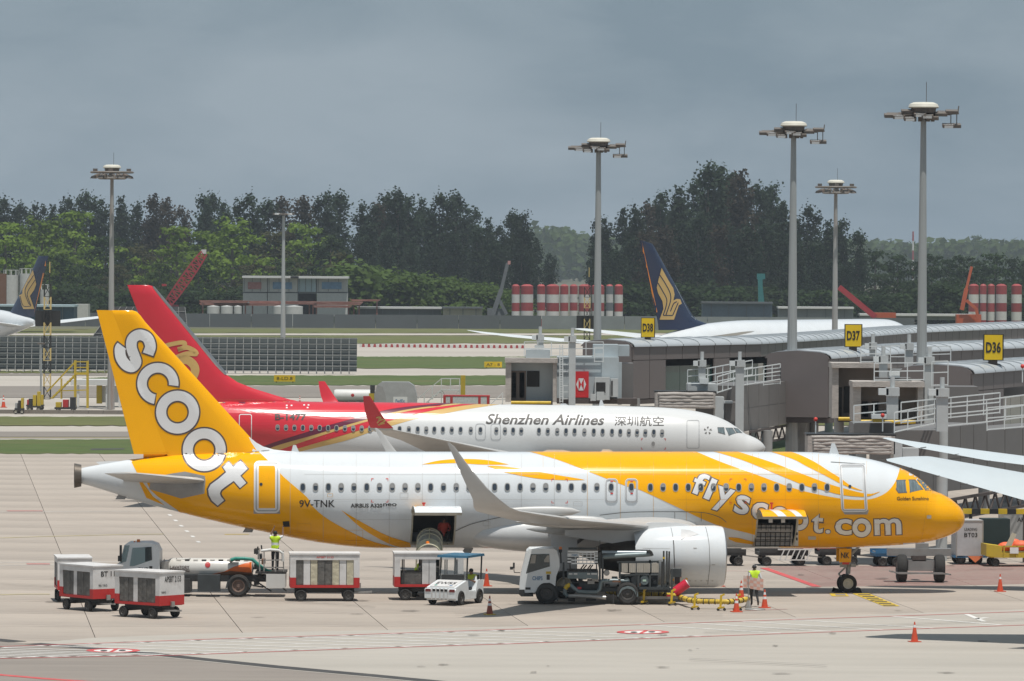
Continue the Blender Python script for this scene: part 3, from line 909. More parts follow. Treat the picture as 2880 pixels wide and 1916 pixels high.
for sd in (-1, 1):
    wing(A, WSEC if sd < 0 else FSEC, sd, 'wing', m_acgrey)
    EX0 = loc_of(A, 1664, 1280, -5.75).x; EX1 = loc_of(A, 1456, 1280, -5.75).x; EZ = loc_of(A, 1560, 1281, -5.75).z
    # flap track fairings
    for y, s0, s1, z, r in ((8.9, 16.3, 20.2, 3.42, .21), (12.6, 18.0, 21.6, 4.02, .17), (5.2, 15.6, 19.4, 2.95, .22)):
        rings = []
        for i in range(11):
            t = i / 10; rr = r * max(math.sin(math.pi * t ** .75) ** .6, .04) if 0 < t < 1 else .012
            rings.append([(sx(s0 + (s1 - s0) * t), sd * y + rr * .75 * math.cos(2 * math.pi * k / 12), z - (.4 * y / 17.8 if sd > 0 else 0) + rr * 1.25 * math.sin(2 * math.pi * k / 12)) for k in range(12)])
        MB().loft(rings).build('flap_track_fairing', m_acgrey, A, smooth=50)
    # engine
    e = nacelle(A, EX0, EX1, sd * 5.75, EZ, 1.29)
    MB().lathe([(.72, 0), (.70, -.4), (.60, -1.0), (.50, -1.5), (.46, -1.55), (.30, -1.4)], (EX1 + .15, sd * 5.75, EZ), 'x', 28).build('exhaust_nozzle', m_dkmetal, e)
    MB().lathe([(.30, 0), (.22, -.5), (.02, -1.0)], (EX1 - 1.1, sd * 5.75, EZ), 'x', 20).build('exhaust_cone', m_dkmetal, e)
    pyl = []
    for s, zlo, zhi, t in ((1.3, 1.14, 1.28, .10), (2.0, .86, 1.42, .2), (3.0, .56, 1.42, .24), (4.0, .46, 1.3, .24), (5.0, .6, 1.15, .2), (6.6, .85, 1.1, .06)):
        zlo += EZ; zhi += EZ
        pyl.append([(EX0 - s, sd * 5.75 - t, zlo), (EX0 - s, sd * 5.75 + t, zlo), (EX0 - s, sd * 5.75 + t * .8, zhi), (EX0 - s, sd * 5.75 - t * .8, zhi)])
    MB().loft(pyl).build('engine_pylon', m_fairing, A, smooth=40)
    mb = MB()
    # main gear
    gx = sx(17.7); gy = sd * 3.8
    mb.cyl((gx, gy, .9), (gx, gy - sd * .1, 3.0), .16, .2).cyl((gx, gy, .58), (gx, gy, 1.3), .11).cyl((gx, gy - .5, .58), (gx, gy + .5, .58), .09)
    mb.bar((gx, gy, 1.9), (gx + 1.2, gy - sd * .4, 2.7), .12).bar((gx - .1, gy, .75), (gx - .45, gy, 1.2), .08).bar((gx - .45, gy, 1.2), (gx - .1, gy, 1.65), .08)
    mg = mb.build('main_landing_gear', m_strut, A)
    MB().bx(gx - .55, gx + .55, gy + sd * .42, gy + sd * .46, 1.15, 2.75).build('gear_door', m_fairing, mg)
    for k in (-1, 1):
        put_wheel(mg, (gx, gy + k * .46, .58), .58, .38)
# nose gear
mb = MB().cyl((0.05, 0, .8), (.12, 0, 2.3), .1, .12).cyl((0, 0, .39), (.02, 0, 1.1), .065).cyl((0, -.3, .39), (0, .3, .39), .06)
mb.bar((.08, 0, 1.5), (.75, .0, 2.2), .09).bar((-.02, .0, .5), (-.36, 0, .78), .07).bar((-.36, 0, .78), (.02, 0, 1.15), .07)
mb.cyl((.05, -.34, 1.22), (.05, .34, 1.22), .05).cb((-.2, -.26, 1.16), (.3, .08, .16)).cb((.24, -.2, 1.16), (.22, .1, .13)).bar((.1, -.18, 1.6), (.55, -.3, 2.1), .05)
ng = mb.build('nose_landing_gear', m_strut, A)
for k in (-1, 1): put_wheel(ng, (0, k * .25, .39), .39, .24)
for sd in (-1, 1):
    d = MB().prism([(-.40, 1.30), (.10, 1.30), (.12, 1.88), (-.40, 1.88)], sd * .40 - .02, sd * .40 + .02).build('nose_gear_door', m_acyel, ng)
nkd = d.parent
MB().cb((-.12, -.42, 1.26), (.30, .03, .09)).build('red_placard', m_redmark, ng)
for k in (-.4, .4):
    MB().prism([(k - .2, 0), (k + .2, 0), (k + math.copysign(.13, k), .2), (k - math.copysign(.1, k), .12)], -.36, .36).build('wheel_chock', m_tyre, ng)
# auxiliary power unit outlet
a = loc_of(A, 187, 1095); b = loc_of(A, 171, 1096)
MB().lathe([(.52, 0), (.46, a.x - b.x), (.36, a.x - b.x - .02), (.34, .1)], (b.x, 0, a.z), 'x', 24).build('exhaust_outlet', mat('outlet_brown_metal', (.14, .12, .1), .45, .6), A)
# ---------------------------------------------------------------- hull openings, doors and cargo
for hi_, (x0, x1, t0, t1) in enumerate(HOLES):
    def hp(x, t, off=0.0):
        return Vector((x, -(1.975 + off) * math.sin(t), zc0 + (h0 + off) * math.cos(t)))
    zf = hp(0, t1).z - .02; zcl = hp(0, t0).z + .12
    yl, yh = -1.70, 1.1
    mb = MB()
    e = .02
    v = [(x0 - .05, -1.93, zf), (x1 + .05, -1.93, zf), (x1 + .05, yh, zf), (x0 - .05, yh, zf), (x0 - .05, -1.93, zcl), (x1 + .05, -1.93, zcl), (x1 + .05, yh, zcl), (x0 - .05, yh, zcl)]
    v[0] = (x0 - .05, hp(0, t1).y + .02, zf); v[1] = (x1 + .05, hp(0, t1).y + .02, zf)
    mb.add(v, [(0, 1, 2, 3), (4, 7, 6, 5), (3, 2, 6, 7), (0, 3, 7, 4), (1, 5, 6, 2)])
    hold = mb.build('cargo_hold', m_hold, A, smooth=0, fix=False)
    # frame of the opening
    fr = MB()
    N = 10
    for k in range(N):
        ta, tb = t0 + (t1 - t0) * k / N, t0 + (t1 - t0) * (k + 1) / N
        for x in (x0, x1):
            s = .07 if x == x0 else -.07
            fr.add([hp(x, ta, .008), hp(x + s, ta, .008), hp(x + s, tb, .008), hp(x, tb, .008), hp(x, ta, -.1), hp(x + s, ta, -.1), hp(x + s, tb, -.1), hp(x, tb, -.1)],
                   [(0, 1, 2, 3), (1, 5, 6, 2), (4, 0, 3, 7), (5, 4, 7, 6)])
    fr.add([hp(x0, t1, .01), hp(x1, t1, .01), hp(x1, t1 - .05, .01), hp(x0, t1 - .05, .01), hp(x0, t1, -.1), hp(x1, t1, -.1), hp(x1, t1 - .05, -.1), hp(x0, t1 - .05, -.1)], [(0, 1, 2, 3), (2, 6, 7, 3), (4, 5, 1, 0), (5, 4, 7, 6)])
    fr.add([hp(x0, t0, .01), hp(x1, t0, .01), hp(x1, t0 + .13, .0), hp(x0, t0 + .13, .0), hp(x0, t0, -.1), hp(x1, t0, -.1), hp(x1, t0 + .13, -.1), hp(x0, t0 + .13, -.1)], [(0, 1, 2, 3), (2, 6, 7, 3), (4, 5, 1, 0), (5, 4, 7, 6)])
    fr.build('door_frame', mat('frame_cream', (.42, .39, .31), .5, var=.2, dirt=.4), hold, smooth=0)
    # the lifted door: a curved skin panel swung up on its top hinge
    hinge = hp(0, t0, .02)
    rot = Matrix.Translation(Vector((0, hinge.y, hinge.z))) @ Matrix.Rotation(R(-(128 if hi_ == 0 else 125)), 4, 'X') @ Matrix.Translation(-Vector((0, hinge.y, hinge.z)))
    dm = MB(rot)
    N = 12
    for k in range(N):
        ta, tb = t0 + (t1 - t0) * .97 * k / N, t0 + (t1 - t0) * .97 * (k + 1) / N
        dm.add([hp(x0 - .03, ta), hp(x1 + .05, ta), hp(x1 + .05, tb), hp(x0 - .03, tb)], [(0, 1, 2, 3)], 0)
        dm.add([hp(x0 - .03, ta, -.13), hp(x1 + .05, ta, -.13), hp(x1 + .05, tb, -.13), hp(x0 - .03, tb, -.13)], [(3, 2, 1, 0)], 1)
        for x in (x0 - .03, x1 + .05):
            dm.add([hp(x, ta), hp(x, tb), hp(x, tb, -.13), hp(x, ta, -.13)], [(0, 1, 2, 3)], 1)
    for t in (t0, t0 + (t1 - t0) * .97):
        dm.add([hp(x0 - .03, t), hp(x1 + .05, t), hp(x1 + .05, t, -.13), hp(x0 - .03, t, -.13)], [(0, 1, 2, 3)], 1)
    dr = dm.build('cargo_door', [m_acyel if hi_ == 0 else m_acwhite, mat('door_inner_cream', (.40, .37, .30), .5, var=.15, dirt=.4)], A, smooth=40)
    ds = MB(rot)
    for k in range(N):
        ta, tb = t0 + (t1 - t0) * .97 * k / N, t0 + (t1 - t0) * .97 * (k + 1) / N
        if hi_ == 0:
            for (fa, fb, ga, gb) in ((.02, .22, .35, .55), (.45, .60, .78, .93)):
                qa = (k / N); qb = ((k + 1) / N); W = x1 - x0
                ds.add([hp(x0 + W * min(max(fa + (ga - fa) * qa, 0), 1), ta, .006), hp(x0 + W * min(fb + (gb - fb) * qa, 1), ta, .006), hp(x0 + W * min(fb + (gb - fb) * qb, 1), tb, .006), hp(x0 + W * min(fa + (ga - fa) * qb, 1), tb, .006)], [(0, 1, 2, 3)])
        elif k < 8:
            W = x1 - x0
            ds.add([hp(x0 + .02, ta, .006), hp(x0 + W * .36 * (1 - k / 8), ta, .006), hp(x0 + W * .36 * (1 - (k + 1) / 8), tb, .006), hp(x0 + .02, tb, .006)], [(0, 1, 2, 3)])
    ds.build('door_stripe', m_acwhite if hi_ == 0 else m_acyel, dr, smooth=0)
    # red hand-strap standing on the door
    sp = loc_of(A, (1776 if hi_ == 0 else 975.5), 1166, hp(0, t0).y - .25)
    MB().bx(sp.x - .035, sp.x + .035, sp.y - .02, sp.y + .02, sp.z - .18, sp.z + .12).bx(sp.x - .07, sp.x + .07, sp.y - .02, sp.y + .02, sp.z + .10, sp.z + .17).build('red_strap', m_redmark, dr)
    if hi_ == 0:
        m_sack = mat('pale_cargo_wrap', (.36, .34, .32), .6, var=.25, scale=3, dirt=.4, dirtcol=(.2, .18, .17), bump=.6, bscale=5)
        W = x1 - x0
        mb = MB()
        for ix in range(3):
            for iz in range(3):
                x = x0 + .05 + ix * W * .3; z = zf + .03 + iz * .31
                mb.bx(x, x + W * .29, -1.15 - .12 * iz, -.2, z, z + .29)
        mb.build('stacked_cargo', m_sack, hold, smooth=0)
        net = MB()
        for ix in range(8):
            x = x0 + .06 + ix * W * .118
            net.bar((x, -1.18, zf + .03), (x, -1.46, zf + 1.02), .028)
        for iz in range(6):
            z = zf + .06 + iz * .19; y = -1.18 - .28 * (z - zf - .03) / 1.0 - .02
            net.bar((x0 + .04, y, z), (x0 + W * .88, y, z), .028)
        net.build('cargo_net', m_dark, hold)
        for k in (.32, .62):
            MB().bx(x0 + W * k, x0 + W * k + .17, -1.52, -1.50, zf + 1.05, zf + 1.24).build('paper_label', m_letter, hold)
        for iz in range(4):
            slot = MB(); slot.bx(x1 - .02, x1 + .03, -1.55, -1.45, zf + .3 + iz * .22, zf + .42 + iz * .22)
            slot.build('latch_slot', m_dark, hold)
    else:
        MB().bx(x0 + .45, x0 + .95, -.3, .3, zf + .3, zf + .62).bx(x0 + .1, x0 + .4, -.5, .2, zf, zf + .5).build('stowed_bag', mat('bag_grey', (.10, .11, .12), .7), hold)
# ---------------------------------------------------------------- livery
SK = Skin([full, fin, rudder, fillet])
bpy.data.objects.remove(full)
CUTS = [FWD, AFT]
z1 = zh(180, 780, 2.53); z2 = zh(800, 1080, 2.613); z3 = zh(1400, 1200, 2.613); z4 = zh(1980, 1160, 2.613); z5 = zh(0, 1400, 2.619); zt_ = zh(480, 1220, 6.533); zf_ = zh(1900, 1300, 3.367); zc_ = zh(2380, 1280, 4.356)
def paint(outer, off, name, m, step=6.0, holes=()):
    off = off * 1.6; step = min(step, 7.0)
    return cutlay(SK, fill2d([outer] + list(holes)), off, name, m, A, CUTS, step)
# tail: yellow body band
tail_r = spline([(594, 1039), (632, 1075), (655, 1100), (707, 1145), (717, 1163), (758, 1197), (843, 1241), (915, 1261)], 4)
tail_l = [(391, 1176), (337, 1146), (322, 1114), (314, 1086), (299, 1057), (330, 1052)]
low = [(915, 1265), (820, 1262), (760, 1257), (700, 1248), (640, 1236), (560, 1219), (480, 1201), (416, 1185)]
paint([(330, 1036)] + tail_r + low + [(416, 1180), (391, 1168)] + tail_l[1:], .006, 'yellow_tail_band', m_acyel)
paint([(352, 1142), (362, 1142), (420, 1182), (404, 1182), (330, 1112), (325, 1098), (332, 1098)], .009, 'white_tail_stripe', m_acwhite)
up = spline([(785, 1174), (805, 1186), (840, 1206), (890, 1232), (943, 1249)], 4)
dn = spline([(946, 1259), (918, 1259), (880, 1244), (830, 1214), (785, 1174)], 4)
paint(up + dn[:-1], .007, 'yellow_swoosh', m_acyel, step=12)
paint(spline([(971, 1069.5), (1015, 1060), (1068, 1057), (1124, 1060), (1171, 1069.5)], 5) + spline([(1171, 1070), (1110, 1070), (1046, 1066.5), (971, 1070)], 5)[1:-1], .007, 'yellow_swoosh', m_acyel, step=12)
paint(spline([(1121, 1073), (1162, 1087.5), (1234, 1101.5), (1297, 1105.6), (1347, 1105.3)], 5) + spline([(1347, 1104.5), (1281, 1093.7), (1218.6, 1082.7), (1162, 1074.5), (1121, 1072.5)], 5)[1:-1], .007, 'yellow_swoosh', m_acyel, step=12)
main_low = spline([(1208, 1037), (1287, 1060), (1365, 1090), (1443, 1120), (1475, 1129), (1553, 1165), (1647, 1207.6), (1741, 1232.6), (1800, 1262)], 4)
w1_low = spline([(1595, 1037), (1662.6, 1065), (1741, 1093), (1797, 1114), (1840, 1128), (1886.6, 1139), (1937, 1148), (1980.6, 1151), (2012, 1147), (2040, 1134), (2059, 1112), (2068, 1090), (2071.5, 1074)], 4)
nose_sil = [(2098, 1087), (2118, 1101), (2135, 1116), (2148, 1129), (2165, 1133), (2180, 1140), (2199, 1154), (2215, 1171), (2221, 1185), (2222, 1200), (2216, 1214), (2202, 1228), (2181, 1237), (2140, 1249), (2080, 1255), (2000, 1262), (1900, 1265)]
paint(main_low + nose_sil[::-1] + w1_low[::-1], .006, 'yellow_nose_field', m_acyel)
bA = spline([(1634, 1037), (1709.6, 1060), (1788, 1092), (1855, 1119), (1882.5, 1125.6), (1934, 1139), (1980.6, 1144), (2003, 1142), (2025, 1132.6)], 4)
bA2 = spline([(2025, 1132), (1996, 1137), (1937, 1123), (1902, 1112), (1840, 1088.8), (1777, 1065), (1705, 1042), (1694, 1037)], 4)
paint(bA + bA2, .007, 'yellow_swoosh', m_acyel, step=10)
bB = spline([(1764, 1037), (1824, 1057), (1855, 1073), (1902, 1096.6), (1935, 1114), (1965, 1126), (1985, 1130)], 4)
bB2 = spline([(1984, 1129), (1958.6, 1118.5), (1934, 1101), (1902, 1081), (1877, 1065), (1846, 1049.6), (1812, 1037)], 4)
paint(bB + bB2, .007, 'yellow_swoosh', m_acyel, step=10)
paint([(1663, 1235), (1700, 1238), (1738, 1248), (1739, 1254), (1694, 1248)], .007, 'yellow_swoosh', m_acyel)
# SCOOT on the tail
def Z(zr, pts): return [zr(*p) for p in pts]
S_ = spline(Z(z1, [(598, 548), (615, 490), (590, 430), (535, 410), (488, 440), (480, 500), (502, 565), (512, 605), (485, 638), (440, 622), (405, 572), (398, 512), (412, 488)]), 5)
kz = 1 / 2.53 / K
fl_d = [stroke(S_, 97 * kz)]; fl_w = [stroke(S_, 76 * kz)]
def cap_(pts, w, e):
    P = [Vector(p) for p in pts]
    a = (P[0] - P[1]).normalized() * e; b = (P[-1] - P[-2]).normalized() * e
    return [tuple(P[0] + a)] + pts + [tuple(P[-1] + b)]
fl_d = [stroke(cap_(S_, 0, 10 * kz), 97 * kz)]
c0 = z1(668, 757); fl_d.append(ring(*c0, 158 * kz, 68 * kz, 97, 371, 30)); fl_w.append(ring(*c0, 147 * kz, 79 * kz, 101, 367, 30))
for q in ((808, 960), (998, 1228)):
    c0 = z1(*q); fl_d.append(ring(*c0, 164 * kz, 70 * kz)); fl_w.append(ring(*c0, 153 * kz, 81 * kz))
tw = Z(zt_, [(1070, 525), (1150, 615), (1285, 500), (1415, 650), (1280, 775), (1390, 905), (1275, 1000), (1160, 870), (1000, 980), (930, 1035), (905, 1095), (925, 1155), (985, 1220), (865, 1320), (760, 1230), (705, 1130), (690, 1020), (735, 935), (880, 830), (1020, 710), (960, 620)])
fl_w.append(fill2d([tw])); fl_d.append(stroke(tw, 62 / 6.533 / K, True))
lay(SK, join_flats(fl_d), .012, 'tail_letter_edge', m_outline, A, 7)
lay(SK, join_flats(fl_w), .018, 'tail_lettering', m_letter, A, 7)
# grey plate behind the tailplane
lay(SK, fill2d([[(p[0] / K, p[1] / K) for p in ((424, 1345), (480, 1333), (520, 1327), (576, 1339), (578, 1352), (575, 1388), (509, 1402), (470, 1390), (420, 1376))]]), .012, 'tailplane_cutout_plate', m_plate, A, 8)
# flyscoot.com
LET = [('f', 232, 208, 210, 128, 21), ('l', 330, 256, 205, 58, 24), ('y', 452, 356, 232, 170, 17), ('s', 632, 404, 178, 138, 13), ('c', 795, 463, 165, 150, 10),
       ('t', 1345, 580, 178, 108, 5), ('c', 1590, 612, 150, 158, 2), ('m', 2010, 610, 152, 254, -2)]
fl_d = []; fl_w = []
for ch, cx, cy, h, w, ro in LET:
    X, Y = zf_(cx, cy); k = 1 / 3.367 / K
    fl_d.append(text2d(ch, X, Y, (h + 18) * k, (w + 22) * k, R(ro), bold=.05))
    fl_w.append(text2d(ch, X, Y, h * k, w * k, R(ro), bold=.022))
for cx, cy, ro, ri in ((985, 510, 88, 42), (1168, 555, 88, 42), (1762, 620, 88, 42)):
    X, Y = zf_(cx, cy); k = 1 / 3.367 / K
    fl_d.append(ring(X, Y, (ro + 8) * k, (ri - 8) * k)); fl_w.append(ring(X, Y, ro * k, ri * k))
X, Y = zf_(1443, 657); k = 1 / 3.367 / K
fl_d.append((ellipse2(X, Y, 30 * k, 24 * k, 2), [tuple(range(20))])); fl_w.append((ellipse2(X, Y, 23 * k, 18 * k, 2), [tuple(range(20))]))
cutlay(SK, join_flats(fl_d), .012, 'side_letter_edge', m_outline, A, CUTS, 6)
cutlay(SK, join_flats(fl_w), .016, 'side_lettering', m_letter, A, CUTS, 6)
# small writing
def write(sk, root, s, x0, x1, yc, h, m, off=.02, name='lettering', **k):
    return lay(sk, text2d(s, (x0 + x1) / 2, yc, h, x1 - x0, **k), off, name, m, root, 10)
write(SK, A, '9V-TNK', 689, 771, 1159.5, 17, m_black, name='registration_lettering', bold=.012)
write(SK, A, 'AIRBUS A320', 807, 880, 1164, 9.5, m_black, name='type_lettering', bold=.03)
write(SK, A, 'neo', 882, 913, 1162, 6.5, m_black, name='type_lettering', bold=.02)
write(SK, A, 'Golden Sunshine', 2064, 2137, 1148, 8.5, mat('brown_lettering', (.05, .028, .008), .5), name='name_lettering', bold=.02)
# doors
def door_outline(pts, wl, wm, name):
    lay(SK, stroke(pts, wl, True), .024, name, m_letter, A, 6)
    lay(SK, stroke(pts, wm, True), .032, name + '_seam', m_doorgrey, A, 6)
door_outline(rrect(590, 1067, 639, 1175, 6), 11, 3.0, 'aft_door_frame')
lay(SK, fill2d([[(584, 1172), (644, 1172), (645, 1182), (584, 1182)]]), .022, 'door_sill', m_plate, A)
fd = rrect(1936, 1072, 1989, 1175, 5)
fd = [(x + (y - 1072) * .055 + (-1 if x > 1960 else -2), y) for x, y in fd]
door_outline(fd, 6.5, 3.2, 'forward_door_frame')
lay(SK, fill2d([[(1938, 1174), (2000, 1174), (1996, 1184), (1944, 1184)]]), .022, 'door_sill', m_plate, A)
for x0, x1 in ((1395, 1420), (1441, 1466)):
    door_outline(rrect(x0, 1104, x1, 1155, 7), 4.5, 2.6, 'overwing_exit_frame')
    for y in (1108, 1136):
        lay(SK, fill2d([[(x0 + 10, y - 1.5), (x0 + 16, y - 1.5), (x0 + 16, y + 1.5), (x0 + 10, y + 1.5)]]), .022, 'red_stencil', m_redmark, A, 0)
for x, y in ((601, 1115), (1956, 1120)):
    lay(SK, (ellipse2(x, y, 3.6, 3.6, 2), [tuple(range(20))]), .024, 'door_porthole', m_pane, A, 0)
# cabin windows
wy = (1080 + 760 / 2.613) / K
for i in range(24): cabin_window(SK, A, (851.7 + i * 35.95) / K, wy, 4.9, 7.8)
for x in (1718.8, 1775.4): cabin_window(SK, A, x / K, wy, 4.9, 7.8)
for i in range(15): cabin_window(SK, A, (1829 + i * 35.5) / K, wy + .6, 4.9, 7.8)
# flight deck windows
m_cpane = mat('flight_deck_pane', (.13, .165, .175), .08, var=.45, scale=2.2, spec=.8, stretch=(5, 1, .3))
for pts in ([(615, 312), (722, 308), (738, 462), (640, 465), (612, 425)], [(765, 305), (838, 308), (938, 425), (780, 460)], [(868, 303), (940, 312), (1062, 435), (975, 437)]):
    q = Z(zc_, pts)
    g = lay(SK, fill2d([q]), .016, 'flight_deck_window', m_cpane, A, 6)
    lay(SK, stroke(q, 2.4, True), .02, 'window_frame', m_line, A, 0).parent = g
# panel lines, stencils, vents
def pline(pts, w=1.1, m=None, off=.022, name='panel_line'):
    return lay(SK, stroke(pts, w), off, name, m or m_line, A, 10)
pline(spline([(1048, 1222), (1085, 1206), (1130, 1195), (1160, 1189)], 4), 1.4)
pline(spline([(1380, 1186), (1450, 1179), (1560, 1178), (1620, 1180), (1655, 1190), (1672, 1202)], 4), 1.2)
for x in (1553, 1614): pline([(x, 1179), (x, 1200)], 1)
pline([(531, 1046), (620, 1036.5)], 1.0)
pline([(1912, 1064), (1990, 1069)], 1.0)
for x0, y0, x1, y1 in ((855, 1102, 893, 1156), (1270, 1103, 1306, 1158), (1680, 1103, 1717, 1158)):
    for cx, cy, ax_, ay_ in ((x0, y0, 1, 1), (x1, y0, -1, 1), (x0, y1, 1, -1), (x1, y1, -1, -1)):
        lay(SK, join_flats([stroke([(cx, cy), (cx + 5 * ax_, cy)], 1.4), stroke([(cx, cy), (cx, cy + 5 * ay_)], 1.4)]), .024, 'red_corner_mark', m_redmark, A, 0)
lay(SK, fill2d([[(651, 1200), (666, 1199), (667, 1212), (652, 1212)]]), .024, 'service_panel_opening', m_dark, A, 0)
m_wpanel = mat('static_plate_grey', (.45, .42, .36), .4)
for x, y, w in ((2138, 1190, 5), (1869, 1238, 9)):
    lay(SK, fill2d([[(x - w, y - 4), (x + w, y - 4), (x + w, y + 3.5), (x - w, y + 3.5)]]), .024, 'static_plate', m_wpanel, A, 0)
m_yline = mat('yellow_panel_line', (.62, .30, .004), .4)
for k, x in enumerate(np.arange(668, 1960, 76)):
    cutlay(SK, stroke([(x, 1046 + j * 10) for j in range(22)], .6), .0185, 'skin_seam', m_ltline if x < 1300 else m_yline, A, CUTS, 0)
for y, xa, xb in ((1092, 700, 1240), (1150, 760, 1390), (1196, 810, 1040), (1092, 1400, 1930), (1150, 1560, 1930), (1206, 1700, 2060)):
    cutlay(SK, stroke([(xa + (xb - xa) * j / 40, y) for j in range(41)], .5), .0185, 'skin_seam', m_ltline if xa < 1300 else m_yline, A, CUTS, 0)
for x, y, w, h in ((930, 1140, 9, 6), (1120, 1205, 8, 5), (1330, 1160, 10, 5), (760, 1140, 6, 4), (1690, 1150, 7, 5), (1890, 1205, 8, 5), (2030, 1225, 9, 4), (700, 1215, 16, 10), (815, 1232, 20, 12)):
    pline(rrect(x - w, y - h, x + w, y + h, 1.5) + [(x + w - 1.5, y - h)], .6, m_ltline if x < 1500 and not 690 < x < 830 else m_yline, .02, 'hatch_outline')
for x in np.arange(1250, 2000, 62):
    pline([(x, 1044), (x, 1092)], .35, m_yline, .013)
pline(spline([(2135, 1119), (2133, 1160), (2128, 1200), (2120, 1247)], 4), .6, m_yline)
# nacelle print
NSK = Skin([o for o in A.children if o.name.startswith('engine')][:1])
def nlay(flat, off, name, m): return lay(NSK, flat, off, name, m, A, 8, 3)
zn = zh(1200, 1220, 2.741)
nlay(stroke(spline(Z(zn, [(1878, 705), (1895, 780), (1908, 860), (1910, 932)]) + [(1553, 1300), (1550, 1345)], 3), 1.0), .01, 'cowl_line', m_line)
nlay(stroke(spline(Z(zn, [(2145, 700), (2165, 780), (2178, 860), (2180, 932)]) + [(1634, 1300), (1629, 1345)], 3), 1.0), .01, 'cowl_line', m_line)
nlay(fill2d([Z(zn, [(1962, 738), (2030, 745), (2098, 775), (1958, 818)])]), .012, 'nacelle_strake', mat('strake_grey', (.5, .5, .5), .5))
nlay(stroke([(1568, 1318), (1567, 1330)], 1.6), .014, 'nacelle_stencil', m_redmark)
nlay(fill2d([[(1556, 1316), (1563, 1318), (1563, 1322), (1556, 1322)]]), .014, 'nacelle_stencil', m_redmark)
for x, y in ((1549, 1334), (1580, 1333)):
    nlay((ellipse2(x, y, 2.8, 2.8, 2), [tuple(range(20))]), .014, 'nacelle_sticker', m_acyel)
# NK on the nose gear door
flat_text(ng, 'NK', (-.15, -.436, 1.60), .36, .25, m_black, bold=.02, name='door_lettering')
for k in range(7): nlay(fill2d([[(1560 + k * 13, 1336), (1564 + k * 13, 1336), (1564 + k * 13, 1337.6), (1560 + k * 13, 1337.6)]]), .012, 'cowl_latch', m_ltline)
nlay(stroke([(1480 + j * 9, 1262 + j * .1) for j in range(8)], .6), .012, 'cowl_line', m_ltline)
for x, y in ((1520, 1290), (1600, 1262), (1642, 1300), (1496, 1310)): nlay(fill2d([[(x - 4, y - 1), (x + 4, y - 1), (x + 4, y + 1), (x - 4, y + 1)]]), .012, 'nacelle_stencil', m_ltline)
# aerials on the roof
for dx, dy, h, w in ((1920, 1043, .42, .45), (1400, 1041, .12, .9), (1290, 1041, .10, 2.2), (680, 1041, .3, .4)):
    p = loc_of(A, dx, dy)
    MB().prism([(p.x - w / 2, p.z - .1), (p.x + w / 2, p.z - .1), (p.x + w * .05, p.z + h), (p.x - w * .25, p.z + h)], -.03, .03).build('roof_aerial', m_acwhite, A)
p = loc_of(A, 905, 1262)
for dx, dy in ((575, 1219), (282, 1143), (1078, 1268)):
    p = loc_of(A, dx, dy)
    MB().prism([(p.x - .3, p.z - .12), (p.x + .1, p.z - .12), (p.x + .3, p.z + .3), (p.x - .05, p.z + .3)], -.04, .04).build('drain_mast', m_plate, A)
# ================================================================== the red-tailed airliner behind
m_ared = mat('aircraft_red_paint', (0.58, 0.026, 0.042), rough=0.22, var=0.04, scale=.6, spec=.6, dirt=.1, dirtcol=(.4, .03, .04))
m_agold = mat('aircraft_gold_paint', (0.56, 0.37, 0.13), rough=0.3, var=0.04, spec=.4)
m_apurp = mat('aircraft_maroon_paint', (0.13, 0.018, 0.045), rough=0.3, var=0.04)
m_acwhite2 = mat('aircraft_soft_white', (0.61, 0.62, 0.62), rough=0.32, var=0.04, scale=0.6, spec=0.4, dirt=0.18, dirtcol=(0.5, 0.49, 0.46), dscale=0.5, stretch=(0.3, 1, 2))
YAW_B = R(6.0)
NB = at(1762, 1030, 316.0)
B = thing('airliner', 'red-tailed white airliner with gold stripes standing behind the yellow one', 'airliner', (NB.x - 4.0 * math.cos(YAW_B), NB.y - 4.0 * math.sin(YAW_B), 0), YAW_B)
def sb(s): return 4.0 - s
btops = [(1762, 1030), (1756, 1021.5), (1745, 1012), (1728, 1003.5), (1714, 998), (1705, 990.5), (1690, 980), (1672, 969), (1645, 957.5), (1600, 946.5), (1550, 940), (1480, 936.5), (1400, 934.5), (1160, 931), (1000, 929), (750, 926.5), (600, 924.5)]
q = sorted(((loc_of(B, *p).x, loc_of(B, *p).z) for p in btops))
zBt = q[3][1]; BL = 37.0
tx = [sb(BL), sb(34)] + [p[0] for p in q]; tz = [zBt - .55, zBt - .1] + [p[1] for p in q]
zn0 = q[-1][1]; zBb = zBt - 4.01
bb = [(0, zn0), (.06, zn0 - .16), (.25, zn0 - .42), (.8, zn0 - .9), (2, zn0 - 1.45), (3.5, zBb + .08), (5, zBb), (22, zBb), (25, zBb + .25), (30, zBb + 1.3), (34, zBb + 2.3), (BL, zBb + 3.1)]
Xb = np.array([sb(s) for s, _ in bb][::-1]); Zb = np.array([z for _, z in bb][::-1])
WB = [(0, .02), (.06, .16), (.2, .4), (.5, .68), (1, .98), (2, 1.36), (3, 1.62), (4.5, 1.82), (6, 1.88), (22, 1.88), (26, 1.75), (30, 1.35), (34, .75), (BL, .22)]
Wx = np.array([sb(s) for s, _ in WB][::-1]); Ww = np.array([w for _, w in WB][::-1])
XsB = sb(BL) + BL * np.concatenate([np.linspace(0, .82, 60), np.linspace(.82, .965, 40)[1:], 1 - .035 * np.linspace(1, 0, 18)[1:] ** 1.8])
hullB = fuselage(B, XsB, pchip(tx, tz, XsB), pchip(Xb, Zb, XsB), pchip(Wx, Ww, XsB), m_acwhite2)
def fb(dx, dy): return loc_of(B, dx, dy)
secs = []
